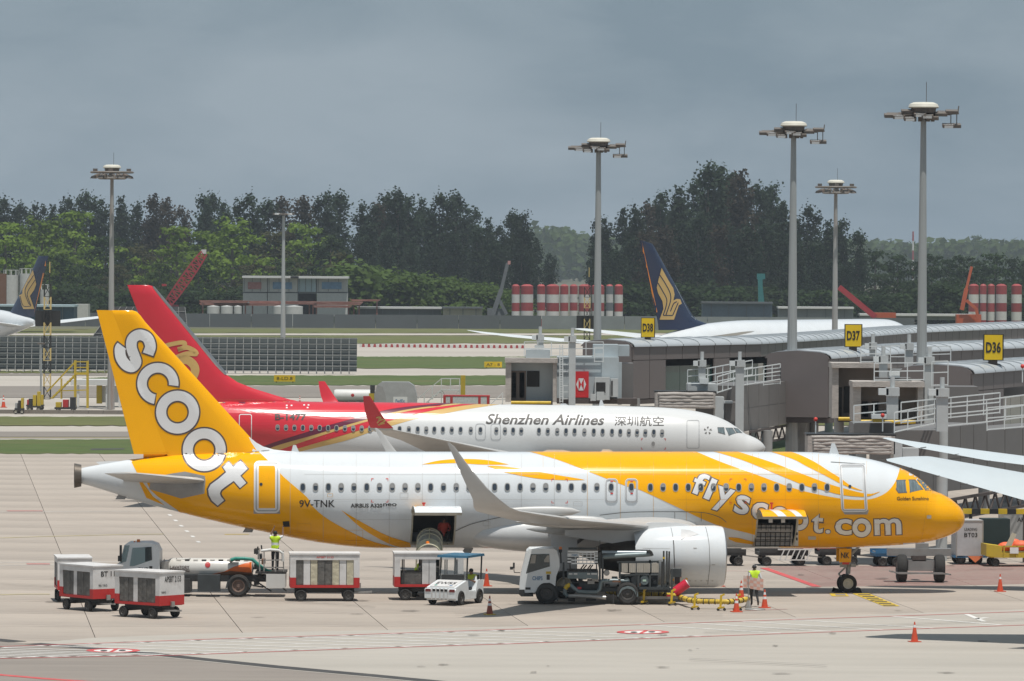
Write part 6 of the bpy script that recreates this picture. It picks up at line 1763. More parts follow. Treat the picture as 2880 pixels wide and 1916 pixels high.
# tank truck, grey container, steps and crate behind the red-tailed airliner
def stand_wheels(T, xs, y, r=.45):
    for x in xs: put_wheel(T, (x, y, r), r, .28)
T = simple('tank_truck', 'white tank truck behind the red fuselage beside the grey container', 'truck', 812, 930, 250)
MB().lathe([(.1, -1.7), (.5, -1.65), (.56, -1.5), (.56, 1.9), (.5, 2.0), (.1, 2.05)], (0, 0, 1.8), 'x', 20).build('tank', m_wequip, T)
MB().bx(-2.7, 3.6, -.8, .8, .7, 1.05).build('chassis', m_kequip, T, 0); MB().bx(2.75, 4.1, -1, 1, .9, 2.5).build('cab', m_wequip, T, 0)
stand_wheels(T, (-1.8, 3.2), -.8); MB().ell((0, -.57, 1.85), (.15, .03, .15)).build('red_badge', m_requip, T)
T = simple('cargo_container', 'dented grey container with curved roof behind the red fuselage', 'container', 895, 932, 238)
MB().prism([(-1.2, .6), (2.4, .6), (2.4, 2.4), (2.15, 3.3), (1.7, 3.6), (-.6, 3.6), (-1.0, 3.3), (-1.2, 2.6)], -1.2, 1.2).build('shell', m_alu, T, 0)
MB().prism([(-1.22, .6), (-.2, .6), (-.2, 2.2), (-.5, 3.2), (-.9, 3.3), (-1.22, 2.6)], -1.24, -1.205).build('side_panel', mat('aluminium_dull', (.34, .33, .32), .5, metal=.4, var=.12), T, 0)
flat_text(T, 'FedEx', (1.0, -1.22, 2.0), .8, .28, m_blueequip, bold=.02); MB().bx(.4, 1.6, -1.215, -1.205, 1.65, 2.35).build('white_sticker', m_wequip, T, 0)
MB().bx(-1.2, 2.4, -1.1, 1.1, .35, .58).build('dolly', m_kequip, T, 0); stand_wheels(T, (-.8, 2.0), -1, .2)
MB().bx(-1.6, -1.2, -.2, .2, 2.6, 3.3).build('black_box', m_kequip, T, 0); MB().bx(-1.7, -1.25, -.4, .1, 2.0, 2.6).build('yellow_box', m_yequip, T, 0)
T = simple('passenger_steps', 'pale lattice access steps with platform beyond the red fuselage', 'steps', 1000, 930, 245)
mb = MB()
for y in (-.6, .6):
    mb.bar((-2.4, y, 0), (.6, y, 2.6), .09).bar((-2.4, y, 1), (.6, y, 3.6), .06).bar((.6, y, 2.6), (2.2, y, 2.6), .09).bar((.6, y, 3.6), (2.2, y, 3.6), .06)
    for x, z0, z1 in ((.6, 0, 3.6), (2.2, 0, 3.6), (1.4, 2.6, 3.6), (-.9, 1.3, 2.3), (-1.7, .6, 1.6), (-.2, 1.9, 2.9)): mb.bar((x, y, z0), (x, y, z1), .07)
    mb.bar((.6, y, 0), (2.2, y, 2.6), .06).bar((2.2, y, 0), (.6, y, 2.6), .06)
mb.build('frame', m_wequip, T)
for k in range(9): MB().bx(-2.4 + k * .33, -2.1 + k * .33, -.6, .6, .05 + k * .29, .1 + k * .29).build('step', m_alu, T, 0)
MB().bx(.6, 2.2, -.6, .6, 2.55, 2.62).build('platform', m_alu, T, 0); MB().bx(2.3, 2.7, -.3, .3, 0, 3.9).build('yellow_column', m_yequip, T, 0)
T = simple('netted_crate', 'red and white netted crate on a black dolly beyond the white fuselage', 'crate', 1074, 930, 240)
MB().bx(-2, 2, -1, 1, 1.0, 2.3).build('load', mat('white_netting', (.52, .53, .53), .8, var=.25, scale=7), T, 0)
for x in (-2.0, -1.4, 1.0, 1.75): MB().bx(x, x + .22, -1.03, 1.03, .98, 2.35).build('red_strap', m_requip, T, 0)
MB().bx(-2, 2, -1.02, 1.02, 2.3, 2.4).build('red_cover', m_requip, T, 0); MB().bx(-2.6, 2.8, -1.1, 1.1, .5, .95).build('dolly', m_kequip, T, 0)
for k in range(6): MB().bx(-2.3 + k * .85, -1.9 + k * .85, -1.14, -1.1, .55, .85).build('hazard_plate', m_yequip, T, 0)
stand_wheels(T, (-2, 0, 2.1), -1, .25)
T = simple('airbridge_steps', 'small lattice service steps beside the open bridge cab', 'steps', 1140, 928, 230)
mb = MB()
for y in (-.4, .4):
    mb.bar((-1.6, y, 0), (.6, y, 2.2), .08).bar((-1.6, y, .9), (.6, y, 3.1), .06).bar((.6, y, 0), (.6, y, 3.1), .08)
for k in range(8): mb.bar((-1.5 + k * .28, -.4, .1 + k * .28), (-1.5 + k * .28, .4, .1 + k * .28), .06)
mb.build('frame', m_wequip, T)
# gear on the far left stand
T = simple('maintenance_stairs', 'yellow maintenance stairs and railed platform near the striped lattice mast', 'stairs', 160, 930)
k = 258 / 7847 * K
zz = zh(0, 880, 3.733)
def lp(x, y, Y=258): v = atk(*zz(x, y), Y); return v - T.location
mb = MB()
for dyy in (0, 1.1):
    o = Vector((0, dyy, 0))
    for p0, p1, w in (((540, 900), (800, 640), .14), ((490, 830), (790, 510), .09), ((640, 905), (640, 690), .08), ((785, 1000), (785, 500), .14), ((915, 1000), (915, 505), .14), ((785, 515), (915, 515), .08), ((785, 575), (915, 575), .07), ((785, 640), (915, 640), .2), ((650, 820), (915, 812), .07)):
        mb.bar(lp(*p0) + o, lp(*p1) + o, w)
mb.build('frame', m_yequip, T)
for i in range(9):
    p0 = lp(545 + i * 29, 895 - i * 29)
    MB().bx(p0.x - .16, p0.x + .16, p0.y, p0.y + 1.1, p0.z - .03, p0.z + .03).build('step', m_yequip, T, 0)
T2 = simple('equipment_shelter', 'white flat-roofed equipment shelter on posts beside the yellow tail', 'shelter', 200, 930, 262)
a = atk(*zz(740, 760), 262) - T2.location; b = atk(*zz(1300, 705), 262) - T2.location
MB().bx(a.x, b.x, 0, 4, a.z, b.z).build('roof', m_wequip, T2, 0)
for x in (a.x + .6, a.x + 3.3, b.x - .5): MB().bx(x, x + .2, .2, .4, 0, a.z).build('post', m_wequip, T2, 0)
MB().bx(a.x + 2.8, b.x - .6, 1, 3, .4, 1.9).build('cabinet', m_wequip, T2, 0); MB().bx(a.x + 2.4, a.x + 2.9, .6, 1.2, .3, 2.2).build('yellow_cabinet', m_yequip, T2, 0)
for q, (lb, x0, x1, mm, hh) in enumerate((('row of red tow bars parked below the striped lattice mast', 280, 460, m_requip, .9), ('yellow and red ground power cart by the lattice mast', 300, 430, m_yequip, 1.3), ('dark trailer with red covers under the maintenance stairs', 580, 800, m_requip, .9), ('small grey trolley left of the striped lattice mast', 160, 250, m_alu, .9))):
    Tq = simple('ground_cart', lb, 'cart', zz((x0 + x1) / 2, 1020)[0], 935, 256 - q * 2, 'parked ground carts')
    w = (x1 - x0) / 3.733 / 30.4 / 2
    MB().bx(-w, w, -.6, .6, .35, .5).build('bed', m_kequip, Tq, 0)
    for j in range(3):
        xj = -w + (2 * w) * (j + .15) / 3
        MB().bx(xj, xj + w * .5, -.5, .5, .5, .5 + hh * (.5 + .5 * ((j * 7 + q * 3) % 3) / 2)).build('unit', (mm, m_kequip, m_yequip)[(j + q) % 3], Tq, 0)
    stand_wheels(Tq, (-w * .7, w * .7), -.6, .2); stand_wheels(Tq, (-w * .7, w * .7), .6, .2)
T = simple('kerb_wall', 'long low dark concrete barrier at the edge of the far stand', 'barrier', 170, 953)
L = 16
for i in range(12): MB().bx(-L / 2 + i * L / 12, -L / 2 + (i + 1) * L / 12 - .03, 0, .4, 0, .34).build('barrier_block', m_tarmac, T, 0)
T = simple('lamp_post', 'thin grey lamp post left of the striped lattice mast', 'lamp post', 94, 926)
MB().cyl((0, 0, 0), (0, 0, 5.6), .1, .07, n=8).build('pole', m_pole, T); MB().bx(-.35, .35, -.15, .15, 5.6, 5.75).build('lamp', m_lamp, T, 0)
# ================================================================== CONSTRUCTION SITE
m_site = mat('site_cabin_white', (.50, .50, .48), .6, var=.08, objvar=.08, dirt=.3, dirtcol=(.3, .29, .27))
m_siteb = mat('site_cabin_blue', (.36, .46, .50), .6, var=.08)
m_sitesign = mat('site_sign_blue', (.15, .26, .40), .6, var=.3, scale=1)
m_cred = mat('crane_red', (.38, .03, .04), .5, var=.12)
m_cgrey = mat('crane_grey', (.14, .15, .16), .5, var=.12)
m_rebar = mat('rusty_steel_stack', (.26, .11, .085), .8, var=.4, scale=2, dirt=.5, dirtcol=(.45, .36, .32), dscale=1.0, stretch=(.3, 1, 3))
m_hoard = mat('hoarding_slate', (.105, .115, .12), .7, var=.1, scale=.1)
m_hoard2 = mat('hoarding_pale', (.22, .235, .24), .7, var=.15, scale=.3)
T = thing('perimeter_wall', 'long slate grey hoarding along the construction site', 'wall', (0, 565 * KD, 0))
for i in range(24):
    x = -120 + i * 8.4
    MB().bx(x, x + 8.3, 0, .2, 0, 2.75).build('hoarding_panel', m_hoard if i < 15 or i > 21 else m_hoard2, T, 0)
def pbox(mb, x0, y0, x1, y1, Y, d, o):
    a = atk(x0 / K, y1 / K, Y) - o; b = atk(x1 / K, y0 / K, Y) - o
    Y = Y * KD - o.y; mb.bx(a.x, b.x, Y, Y + d, max(a.z, 0), b.z); return mb
T = thing('site_office', 'two-storey white container site office with flat roofs', 'site office', Vector((atk(830 / K, 880 / K, 600).x, 600 * KD, 0)))
o = T.location
for i, (x0, x1, m) in enumerate(((683, 751, m_site), (753, 837, m_site), (839, 889, m_siteb), (891, 977, m_site))):
    c = pbox(MB(), x0, 782, x1, 821, 600, 5, o).build('upper_cabin', m, T, 0)
    if i != 2:
        pbox(MB(), x0 + 14, 794, x1 - 16, 813, 599.9, .1, o).build('sign_board', m_sitesign if i else m_redfaint, c, 0)
    for k in range(3): pbox(MB(), x0 + 3 + k * (x1 - x0) / 3, 783, x0 + 4.5 + k * (x1 - x0) / 3, 820, 599.92, .08, o).build('cabin_rib', m_cgrey, c, 0)
    if i == 2: pbox(MB(), x0, 824, x1, 890, 601.5, 3, o).build('lower_cabin', m_dark, T, 0)
    else: pbox(MB(), x0, 825, x1, 890, 600, 5, o).build('lower_cabin', m_site, T, 0)
pbox(MB(), 683, 821, 977, 825, 600.3, 5, o).build('floor_beam', m_cgrey, T, 0)
pbox(MB(), 681, 777, 840, 782, 599, 7, o).build('roof', m_wequip, T, 0); pbox(MB(), 817, 778, 980, 783, 599, 7, o).build('roof', m_wequip, T, 0)
def sitebox(name, label, cat, x0, y0, x1, y1, Y, d, m, roof=None, posts=0):
    a = atk((x0 + x1) / 2 / K, y1 / K, Y); T = thing(name, label, cat, (a.x, Y * KD, 0))
    pbox(MB(), x0, y0, x1, 899, Y, d, T.location).build('body', m, T, 0)
    if roof: pbox(MB(), x0 - 2, y0 - 4, x1 + 2, y0, Y - .5, d + 1, T.location).build('roof', roof, T, 0)
    for i in range(posts):
        x = x0 + (x1 - x0) * (i + .5) / posts
        pbox(MB(), x, y0, x + 2, 899, Y - .15, .15, T.location).build('post', m_cgrey, T, 0)
    return T
for i, (x0, x1, y0, y1) in enumerate(((560, 700, 846, 852), (600, 790, 853, 860), (700, 890, 848, 856), (860, 1020, 849, 858), (985, 1070, 843, 848), (560, 660, 853, 859), (880, 990, 860, 866))):
    a = atk((x0 + x1) / 2 / K, 890 / K, 585 + i); T = thing('steel_stack', '%s rusty steel bundle below the white site office' % ('leftmost upper', 'second lower', 'third upper', 'fourth, wide', 'rightmost upper', 'leftmost lower', 'short lower right')[i], 'steel stack', (a.x, (585 + i) * KD, 0), 0, 'rusty steel bundles')
    for k in range(3): pbox(MB(), x0 + k * 2, y0 + k * (y1 - y0) / 3, x1 - k * 3, y0 + (k + 1) * (y1 - y0) / 3 - .6, 585 + i, 2.0, T.location).build('bundle', m_rebar, T, 0)
    for x in (x0 + 8, x1 - 12): pbox(MB(), x, y1, x + 4, 899, 585.3 + i, .6, T.location).build('trestle', m_rebar, T, 0)
for i, (x0, x1) in enumerate(((582, 618), (620, 655), (657, 680), (768, 800), (802, 852))):
    a = atk((x0 + x1) / 2 / K, 899 / K, 578); T = thing('storage_tank', '%s pale round tank behind the hoarding below the site office' % ('leftmost', 'second', 'third, narrow', 'fourth', 'rightmost, widest')[i], 'tank', (a.x, 578 * KD, 0), 0, 'pale storage tanks')
    b = atk(x1 / K, 862 / K, 578); MB().lathe([(b.x - a.x, 0), (b.x - a.x, b.z), (0, b.z + .2)], (0, 0, 0), 'z', 18).build('shell', m_site, T)
sitebox('site_shed', 'low dark shed with pale roof left of the grey crane', 'shed', 1005, 868, 1240, 895, 590, 5, m_hoard, m_wequip, 5)
sitebox('site_shed', 'cream panelled shed beside the grey crane base', 'shed', 1246, 868, 1356, 895, 588, 5, mat('shed_cream', (.46, .43, .34), .7, var=.1), m_hoard, 3)
sitebox('site_shed', 'blue-grey flat site building in front of the dark trees', 'shed', 1975, 854, 2172, 895, 600, 5, mat('shed_bluegrey', (.15, .19, .23), .7), m_hoard, 4)
sitebox('site_shed', 'low white-roofed shed behind the rusty mast', 'shed', 2190, 868, 2400, 895, 590, 5, m_hoard2, m_wequip, 4)
sitebox('site_shed', 'low pale-roofed store at the right behind the pier', 'shed', 2420, 888, 2730, 900, 590, 5, m_hoard2, m_wequip, 5)
sitebox('site_shed', 'long dark blue shed behind the navy tail at the edge', 'shed', -60, 862, 208, 899, 520, 8, mat('shed_blue', (.03, .075, .12), .6, var=.15), m_siteb, 4)
sitebox('site_shed', 'white low cabin beside the dark mesh screen', 'shed', 212, 856, 248, 895, 540, 5, m_site, None, 0)
for i, (x0, x1) in enumerate(((8, 52), (54, 92), (112, 138))):
    a = atk((x0 + x1) / 2 / K, 850 / K, 560); b = atk(x1 / K, (774, 770, 815)[i] / K, 560)
    T = thing('silo', ('leftmost pale silo with railed top at the left edge', 'pale silo with railed top partly behind the navy tail', 'short pale silo showing right of the navy tail')[i], 'silo', (a.x, 560 * KD, 0), 0, 'pale silos at the edge')
    r = b.x - a.x; MB().lathe([(r, 0), (r, b.z), (0, b.z)], (0, 0, 0), 'z', 18).build('shell', m_site, T)
    mb = MB()
    for k in range(8):
        t = k * math.pi / 4; mb.bar((r * .95 * math.cos(t), r * .95 * math.sin(t), b.z), (r * .95 * math.cos(t), r * .95 * math.sin(t), b.z + 1), .1)
        mb.bar((r * .95 * math.cos(t), r * .95 * math.sin(t), b.z + 1), (r * .95 * math.cos(t + .785), r * .95 * math.sin(t + .785), b.z + 1), .1)
    mb.build('railing', m_wequip, T)
m_srust = mat('pile_rust', (.16, .075, .04), .7)
T = simple('drilling_column', 'rusty brown upright column before the pale silos', 'column', 7, 700, 555); T.location.z = 0
MB().bx(-.8, .6, 0, 1, 4, atk(7, 630, 555).z).bx(-.8, 1.6, -.2, 1.2, 3.3, 4).build('column', m_srust, T, 0); MB().bx(-.4, .4, .2, .8, 0, 3.3).build('base', m_srust, T, 0)
# striped tanks
m_tred = mat('tank_red', (.30, .045, .045), .6, var=.12, objvar=.1, dirt=.2); m_twhite = mat('tank_white', (.56, .55, .53), .6, var=.08, objvar=.08, dirt=.2, dirtcol=(.38, .36, .34))
def striped(x0, x1, y0, y1, Y, lb, grey=False):
    a = atk((x0 + x1) / 2 / K, y1 / K, Y); b = atk(x1 / K, y0 / K, Y); r = b.x - a.x
    T = thing('striped_silo', lb, 'silo', (a.x, Y * KD, 0), 0, 'red and white striped silos')
    n = 5; h = b.z / n
    for k in range(n):
        m = m_tred if k % 2 == 0 else m_twhite
        if grey: m = m_cgrey if k % 2 == 0 else m_twhite
        MB().lathe([(0, k * h), (r, k * h), (r, (k + 1) * h - .01), (0, (k + 1) * h - .01)], (0, 0, 0), 'z', 20).build('band', m, T)
    MB().lathe([(r, b.z), (r * .5, b.z + .35), (0, b.z + .4)], (0, 0, 0), 'z', 20).build('lid', m_tred, T)
for i, (x0, x1) in enumerate(((1438, 1462), (1463, 1500), (1509, 1534), (1535, 1573), (1574, 1599), (1601, 1625), (1626, 1662), (1663, 1700), (1703, 1725), (1727, 1752))):
    striped(x0, x1, 805, 905, 575 + (i % 3) * 5, ('grey and white striped silo among the red and white ones by the grey mast' if i == 8 else '%s red and white silo in the row left of the navy fin' % ('leftmost', 'second', 'third', 'fourth', 'fifth', 'sixth', 'seventh', 'eighth', '', 'rightmost')[i]), i == 8)
for i, (x0, x1) in enumerate(((2723, 2753), (2754, 2775), (2776, 2798), (2799, 2832), (2843, 2874))):
    striped(x0, x1, 804, 905, 590 + (i % 2) * 4, '%s red and white silo in the row behind the orange digger arm' % ('leftmost', 'second', 'middle', 'fourth', 'rightmost')[i])
# cranes
def boom(mb, p0, p1, w, n, th=.18):
    d = (p1 - p0); U = Vector((0, 1, 0)); S = d.normalized().cross(U).normalized()
    def q(t, a, b):
        ww = w * (1 - .35 * abs(2 * t - 1) ** 3)
        return p0 + d * t + S * (a * ww / 2) + U * (b * ww / 2)
    for a in (-1, 1):
        for b in (-1, 1):
            for i in range(n): mb.bar(q(i / n, a, b), q((i + 1) / n, a, b), th)
    for i in range(n):
        s = 1 if i % 2 else -1
        for b in (-1, 1): mb.bar(q(i / n, -s, b), q((i + 1) / n, s, b), th * .7); mb.bar(q(i / n, -1, b), q(i / n, 1, b), th * .7)
        for a in (-1, 1): mb.bar(q(i / n, a, -s), q((i + 1) / n, a, s), th * .7)
T = simple('crawler_crane', 'red lattice boom crane leaning right before the green trees', 'crane', 390, 720, 590); T.location.z = 0
o = T.location; mb = MB(); boom(mb, atk(468 / K, 862 / K, 590) - o, atk(574 / K, 712 / K, 590) - o, 2.0, 16, .24); mb.build('lattice_boom', m_cred, T)
pbox(MB(), 445, 858, 500, 900, 590, 3, o).build('cab_body', m_cred, T, 0); pbox(MB(), 566, 702, 580, 714, 590, .5, o).build('boom_head', m_wequip, T, 0)
pbox(MB(), 435, 880, 505, 900, 589, 5, o).build('tracks', m_kequip, T, 0); pbox(MB(), 455, 799, 468, 805, 588, .6, o).build('hook_block', m_cred, T, 0); MB().bar(atk(461 / K, 800 / K, 588.3) - o, atk(500 / K, 812 / K, 590) - o, .06).build('hook_rope', m_kequip, T)
T = simple('mobile_crane', 'grey telescopic crane with steep boom right of the low sheds', 'crane', 1135, 730, 585); T.location.z = 0; o = T.location
MB().bar(atk(1385 / K, 888 / K, 585) - o, atk(1410 / K, 815 / K, 585) - o, .95).bar(atk(1410 / K, 815 / K, 585) - o, atk(1428 / K, 740 / K, 585) - o, .7).build('boom', m_cgrey, T); pbox(MB(), 1370, 868, 1420, 900, 585, 3, o).build('carrier', m_cgrey, T, 0)
pbox(MB(), 1428, 734, 1436, 744, 584.8, .6, o).build('boom_head', mat('pink_boom_head', (.5, .25, .24), .6), T, 0); MB().bar(atk(1400 / K, 835 / K, 585) - o, atk(1425 / K, 885 / K, 585) - o, .7).build('lift_ram', m_cgrey, T)
m_dig = mat('digger_orange', (.45, .09, .03), .5, var=.1)
T = simple('excavator', 'orange-red digger arm raised before the striped silos at right', 'excavator', 2222, 735, 560); T.location.z = 0; o = T.location
MB().bar(atk(2705 / K, 872 / K, 560) - o, atk(2718 / K, 812 / K, 560) - o, .8).bar(atk(2718 / K, 812 / K, 560) - o, atk(2733 / K, 750 / K, 560) - o, .5).build('boom', m_dig, T); MB().bar(atk(2718 / K, 845 / K, 559.5) - o, atk(2745 / K, 868 / K, 559.5) - o, .6).bar(atk(2745 / K, 868 / K, 559.5) - o, atk(2752 / K, 898 / K, 559.5) - o, .6).build('arm', m_dig, T)
pbox(MB(), 2690, 885, 2760, 915, 560, 3, o).build('body', m_dig, T, 0)
T = simple('crane_boom', 'dark red boom lowered to the right behind the rusty mast', 'crane', 1960, 720, 570); T.location.z = 0; o = T.location
MB().bar(atk(2360 / K, 808 / K, 570) - o, atk(2462 / K, 892 / K, 570) - o, 1.1).build('boom', m_cred, T); pbox(MB(), 2450, 880, 2520, 908, 570, 3, o).build('body', m_dig, T, 0)
T = simple('piling_rig', 'small teal piling rig before the dark trees', 'piling rig', 1748, 720, 610); T.location.z = 0; o = T.location
m_teal = mat('rig_teal', (.03, .17, .17), .5, var=.15)
MB().bar(atk(2140 / K, 895 / K, 610) - o, atk(2138 / K, 785 / K, 610) - o, 1.0).bar(atk(2152 / K, 890 / K, 610) - o, atk(2142 / K, 800 / K, 610) - o, .35).build('leader', m_teal, T); pbox(MB(), 2129, 770, 2152, 786, 610, 1, o).build('head', m_teal, T, 0); pbox(MB(), 2120, 885, 2165, 905, 609, 3, o).build('body', m_teal, T, 0)
# ================================================================== GROUND VEHICLES AND CARTS
m_cartw = mat('cart_white_paint', (.62, .61, .60), .5, var=.08, scale=2, dirt=.45, dirtcol=(.30, .27, .25), dscale=1.6)
m_cartr = mat('cart_red_paint', (.46, .022, .02), .5, var=.1, scale=2, dirt=.3, dirtcol=(.22, .03, .03), dscale=2)
m_curt = mat('grey_cart_curtain', (.105, .10, .092), .7, var=.3, scale=4, dirt=.4, dirtcol=(.2, .18, .16), dscale=2, bump=.6, bscale=6)
m_curtc = mat('cream_cart_sacks', (.50, .46, .34), .7, var=.25, scale=4, dirt=.5, dirtcol=(.25, .21, .15), dscale=2, bump=.8, bscale=4)
m_steel = mat('worn_steel', (.36, .35, .33), .45, metal=.5, var=.15)
m_clear = glass('clear_sheet', (.75, .78, .76), .12, .22)
m_wind = glass('truck_window_glass', (.06, .075, .08), .06, .82)
m_windc = glass('clear_window_glass', (.30, .42, .44), .05, .45)
m_truckw = mat('truck_white_paint', (.70, .73, .74), .35, var=.05, dirt=.25, dirtcol=(.38, .37, .35), dscale=1.2)
m_trim = mat('black_plastic', (.03, .03, .03), .5, var=.2)
m_beacon = mat('amber_beacon', (.85, .20, .01), .3)
m_pipe = mat('grey_green_pipe', (.16, .20, .21), .42, metal=.25, var=.15, dirt=.3, dirtcol=(.08, .08, .08), dscale=3)
m_frame = mat('dark_truck_frame', (.045, .052, .055), .5, metal=.2, var=.25)
m_tan = mat('filter_tan', (.40, .37, .32), .6, var=.15, scale=5)
m_hose = mat('yellow_hose', (.62, .44, .06), .55, var=.15, dirt=.35, dirtcol=(.4, .3, .1), dscale=4)
m_green = mat('green_hose', (.02, .22, .17), .5)
m_tank = mat('tank_cream', (.58, .57, .54), .35, var=.06, dirt=.3, dirtcol=(.36, .29, .2), dscale=.9, coat=.2)
m_orange2 = mat('tank_orange', (.66, .13, .015), .4, dirt=.15)
def cart(label, loc, rz, kind='grey', L=2.75, texts=(), W=1.5, sc=1.0):
    T = thing('baggage_cart', label, 'baggage cart', loc, rz, 'red and white baggage carts'); T.scale = (sc, sc, sc)
    z0, z1, zt = .56, .98, 1.92; h = L / 2; w = W / 2
    for s in (-1, 1):
        e = MB().bx(min(s * h, s * (h - .05)), max(s * h, s * (h - .05)), -w, w, z1, zt).build('end_panel', m_cartw, T, 0)
        MB().bx(min(s * (h + .004), s * (h - .046)), max(s * (h + .004), s * (h - .046)), -w - .004, w + .004, z0, z1).build('red_panel', m_cartr, e, 0)
        for q in (-1, 1):
            MB().bx(min(s * (h - .05), s * (h - .24)), max(s * (h - .05), s * (h - .24)), min(q * w, q * (w - .04)), max(q * w, q * (w - .04)), z1, zt).build('corner_panel', m_cartw, T, 0)
            MB().bx(min(s * (h - .05), s * (h - .24)), max(s * (h - .05), s * (h - .24)), min(q * (w + .003), q * (w - .037)), max(q * (w + .003), q * (w - .037)), z0, z1).build('corner_panel', m_cartr, T, 0)
    MB().bx(-h - .03, h + .03, -w - .03, w + .03, zt, zt + .06).build('roof', m_cartw, T, 0)
    MB().bx(-h + .05, h - .05, -w + .05, w - .05, z0 - .02, z0 + .06).build('floor', m_kequip, T, 0)
    for q in (-1, 1):
        y0, y1 = sorted((q * w, q * (w - .04)))
        MB().bx(-h + .24, h - .24, y0, y1, zt - .22, zt).build('header', m_cartw, T, 0)
        y0, y1 = sorted((q * (w + .003), q * (w - .037)))
        MB().bx(-h + .24, h - .24, y0, y1, z0, z0 + .11).build('red_sill', m_cartr, T, 0)
        n = 8; sw = (L - .48) / n; yy = q * (w - .055)
        for i in range(n):
            x = -h + .24 + sw * (i + .5)
            post = i in ((3, 4) if kind == 'open' else (3,) if kind == 'grey' else (1, 6))
            if kind == 'open' and not post and q < 0 and i % 3 != 0: continue
            if post: MB().cb((x, yy, (z0 + zt) / 2 - .05), (sw * .92, .03, zt - z0 - .34)).build('white_post', m_cartw, T, 0)
            elif kind == 'open':
                if i % 3 == 0: MB().cb((x, yy, (z0 + zt) / 2 - .05), (.05, .03, zt - z0 - .34)).build('frame_post', m_kequip, T, 0)
            else: MB().cb((x, yy + q * .012 * (i % 2), (z0 + zt) / 2 - .05), (sw * .93, .03, zt - z0 - .34)).build('curtain_strip', m_curtc if kind == 'cream' and i not in (0, 3, 4) else m_curt, T, 0)
    if kind == 'open':
        MB().bx(-h + .3, -.2, -w + .15, w - .15, z0 + .08, z0 + .62).build('baggage', m_curt, T, 0); MB().bx(.4, h - .4, -w + .2, w - .2, z0 + .08, z0 + .42).build('baggage', m_frame, T, 0)
    MB().bx(-h + .2, h - .2, -.35, .35, .34, .52).bar((-h + .45, -w + .1, .3), (-h + .45, w - .1, .3), .08).bar((h - .45, -w + .1, .3), (h - .45, w - .1, .3), .08).build('chassis', m_kequip, T, 0)
    for x in (-h + .45, h - .45):
        for y in (-w + .08, w - .08): put_wheel(T, (x, y, .24), .24, .16, rim=m_dkrim)
    MB().bar((h - .45, -.3, .34), (h + .35, 0, .34), .06).bar((h - .45, .3, .34), (h + .35, 0, .34), .06).bar((h + .3, 0, .34), (h + .55, 0, .36), .07).build('tow_bar', m_steel, T)
    MB().bx(h + .01, h + .09, -.09, .09, .5, .72).build('hitch_catch', m_steel, T, 0)
    for t, face, c, tw, th, m in texts: flat_text(T, t, c, tw, th, m, face, bold=.015)
    return T, h, w
L_ = 2.6
p = G(420, 1736); cart('red and white baggage cart lettered APSBT 2153, nearest of the three at left', (p.x, p.y, 0), R(-40), 'grey', L_, (('APSBT 2153', 'x', (L_ / 2 + .01, .05, 1.66), 1.0, .25, m_black), ('960KG', 'x', (L_ / 2 + .01, -.5, 1.12), .28, .09, m_black)), sc=.93)
p = G(255, 1716); cart('red and white baggage cart lettered BT 11 between two other carts at left', (p.x, p.y, 0), R(-52), 'grey', L_, (('BT 11', 'x', (L_ / 2 + .01, .0, 1.62), .7, .22, m_black), ('961 KG', 'x', (L_ / 2 + .01, -.25, 1.13), .45, .1, m_black)), sc=.93)
p = G(205, 1690); cart('red and white baggage cart marked 1247, rearmost at the far left', (p.x, p.y, 0), R(-82), 'grey', L_, (('1247', 'x', (L_ / 2 + .01, -.42, 1.2), .32, .1, m_black),), sc=.93)
p = gnd(746, 1382); cart('baggage cart full of cream sacks standing alone in front of the white hull', (p.x, p.y, 0), R(4), 'cream', 2.85, (('APSBT 2133', '-y', (0, -.76, 1.82), .7, .08, m_redmark),))
p = gnd(985, 1380); cart('baggage cart with open see-through sides half hidden by the white tug', (p.x, p.y, 0), R(4), 'open', 2.85)
# ---- tow tractor
p = gnd(1048, 1390)
T = thing('tow_tractor', 'small white tow tractor with blue canopy lettered EW55', 'tow tractor', (p.x, p.y, 0), R(-115))
mb = MB().prism([(1.32, .22), (1.38, .5), (1.32, .74), (.35, .98), (.2, .98), (.1, .55), (-.55, .5), (-.75, .95), (-1.25, .95), (-1.3, .3), (-1.1, .22)], -.66, .66)
mb.build('body', m_truckw, T, 0)
MB().bx(-.6, .2, -.64, -.5, .2, .55).bx(-.6, .2, .5, .64, .2, .55).build('side_step', m_truckw, T, 0)
MB().prism([(1.39, .28), (1.44, .3), (1.44, .64), (1.36, .7)], -.70, .70).build('front_bumper', m_truckw, T, 0)
for k in range(5): MB().bx(1.44, 1.47, -.36 + k * .18 - .02, -.36 + k * .18 + .02, .25, .72).build('grille_bar', m_cartw, T, 0)
for k in range(4): MB().bx(1.438, 1.45, -.34 + k * .18, -.22 + k * .18, .58, .68).build('grille_slot', m_dark, T, 0)
for s in (-1, 1): MB().bx(1.44, 1.46, s * .54 - .12, s * .54 + .12, .56, .68).build('headlight', mat('headlight_red', (.16, .03, .03), .2), T, 0)
hood = Matrix.Translation((.83, 0, .868)) @ Matrix.Rotation(R(13.9), 4, 'Y')
MB(hood).bx(-.46, .46, -.54, .54, 0, .02).build('hood_lid', m_cartw, T, 0)
vs, fs = text2d('EW55', 0, 0, .30, .86, bold=.015)
MB(hood).add([(.0 + y, x, .027) for x, y in vs], fs).build('hood_lettering', m_black, T, 0, False)
MB(hood).lathe([(0, .026), (.07, .026)], (.3, -.34, 0), 'z', 14).build('badge', m_green, T); MB(hood).lathe([(0, .026), (.07, .026)], (.3, .34, 0), 'z', 14).build('badge', m_sitesign, T)
for x, s in ((.2, -1), (.2, 1), (-1.15, -1), (-1.15, 1)): MB().bar((x, s * .6, .9), (x - .08, s * .6, 1.92), .05).build('canopy_post', m_trim, T)
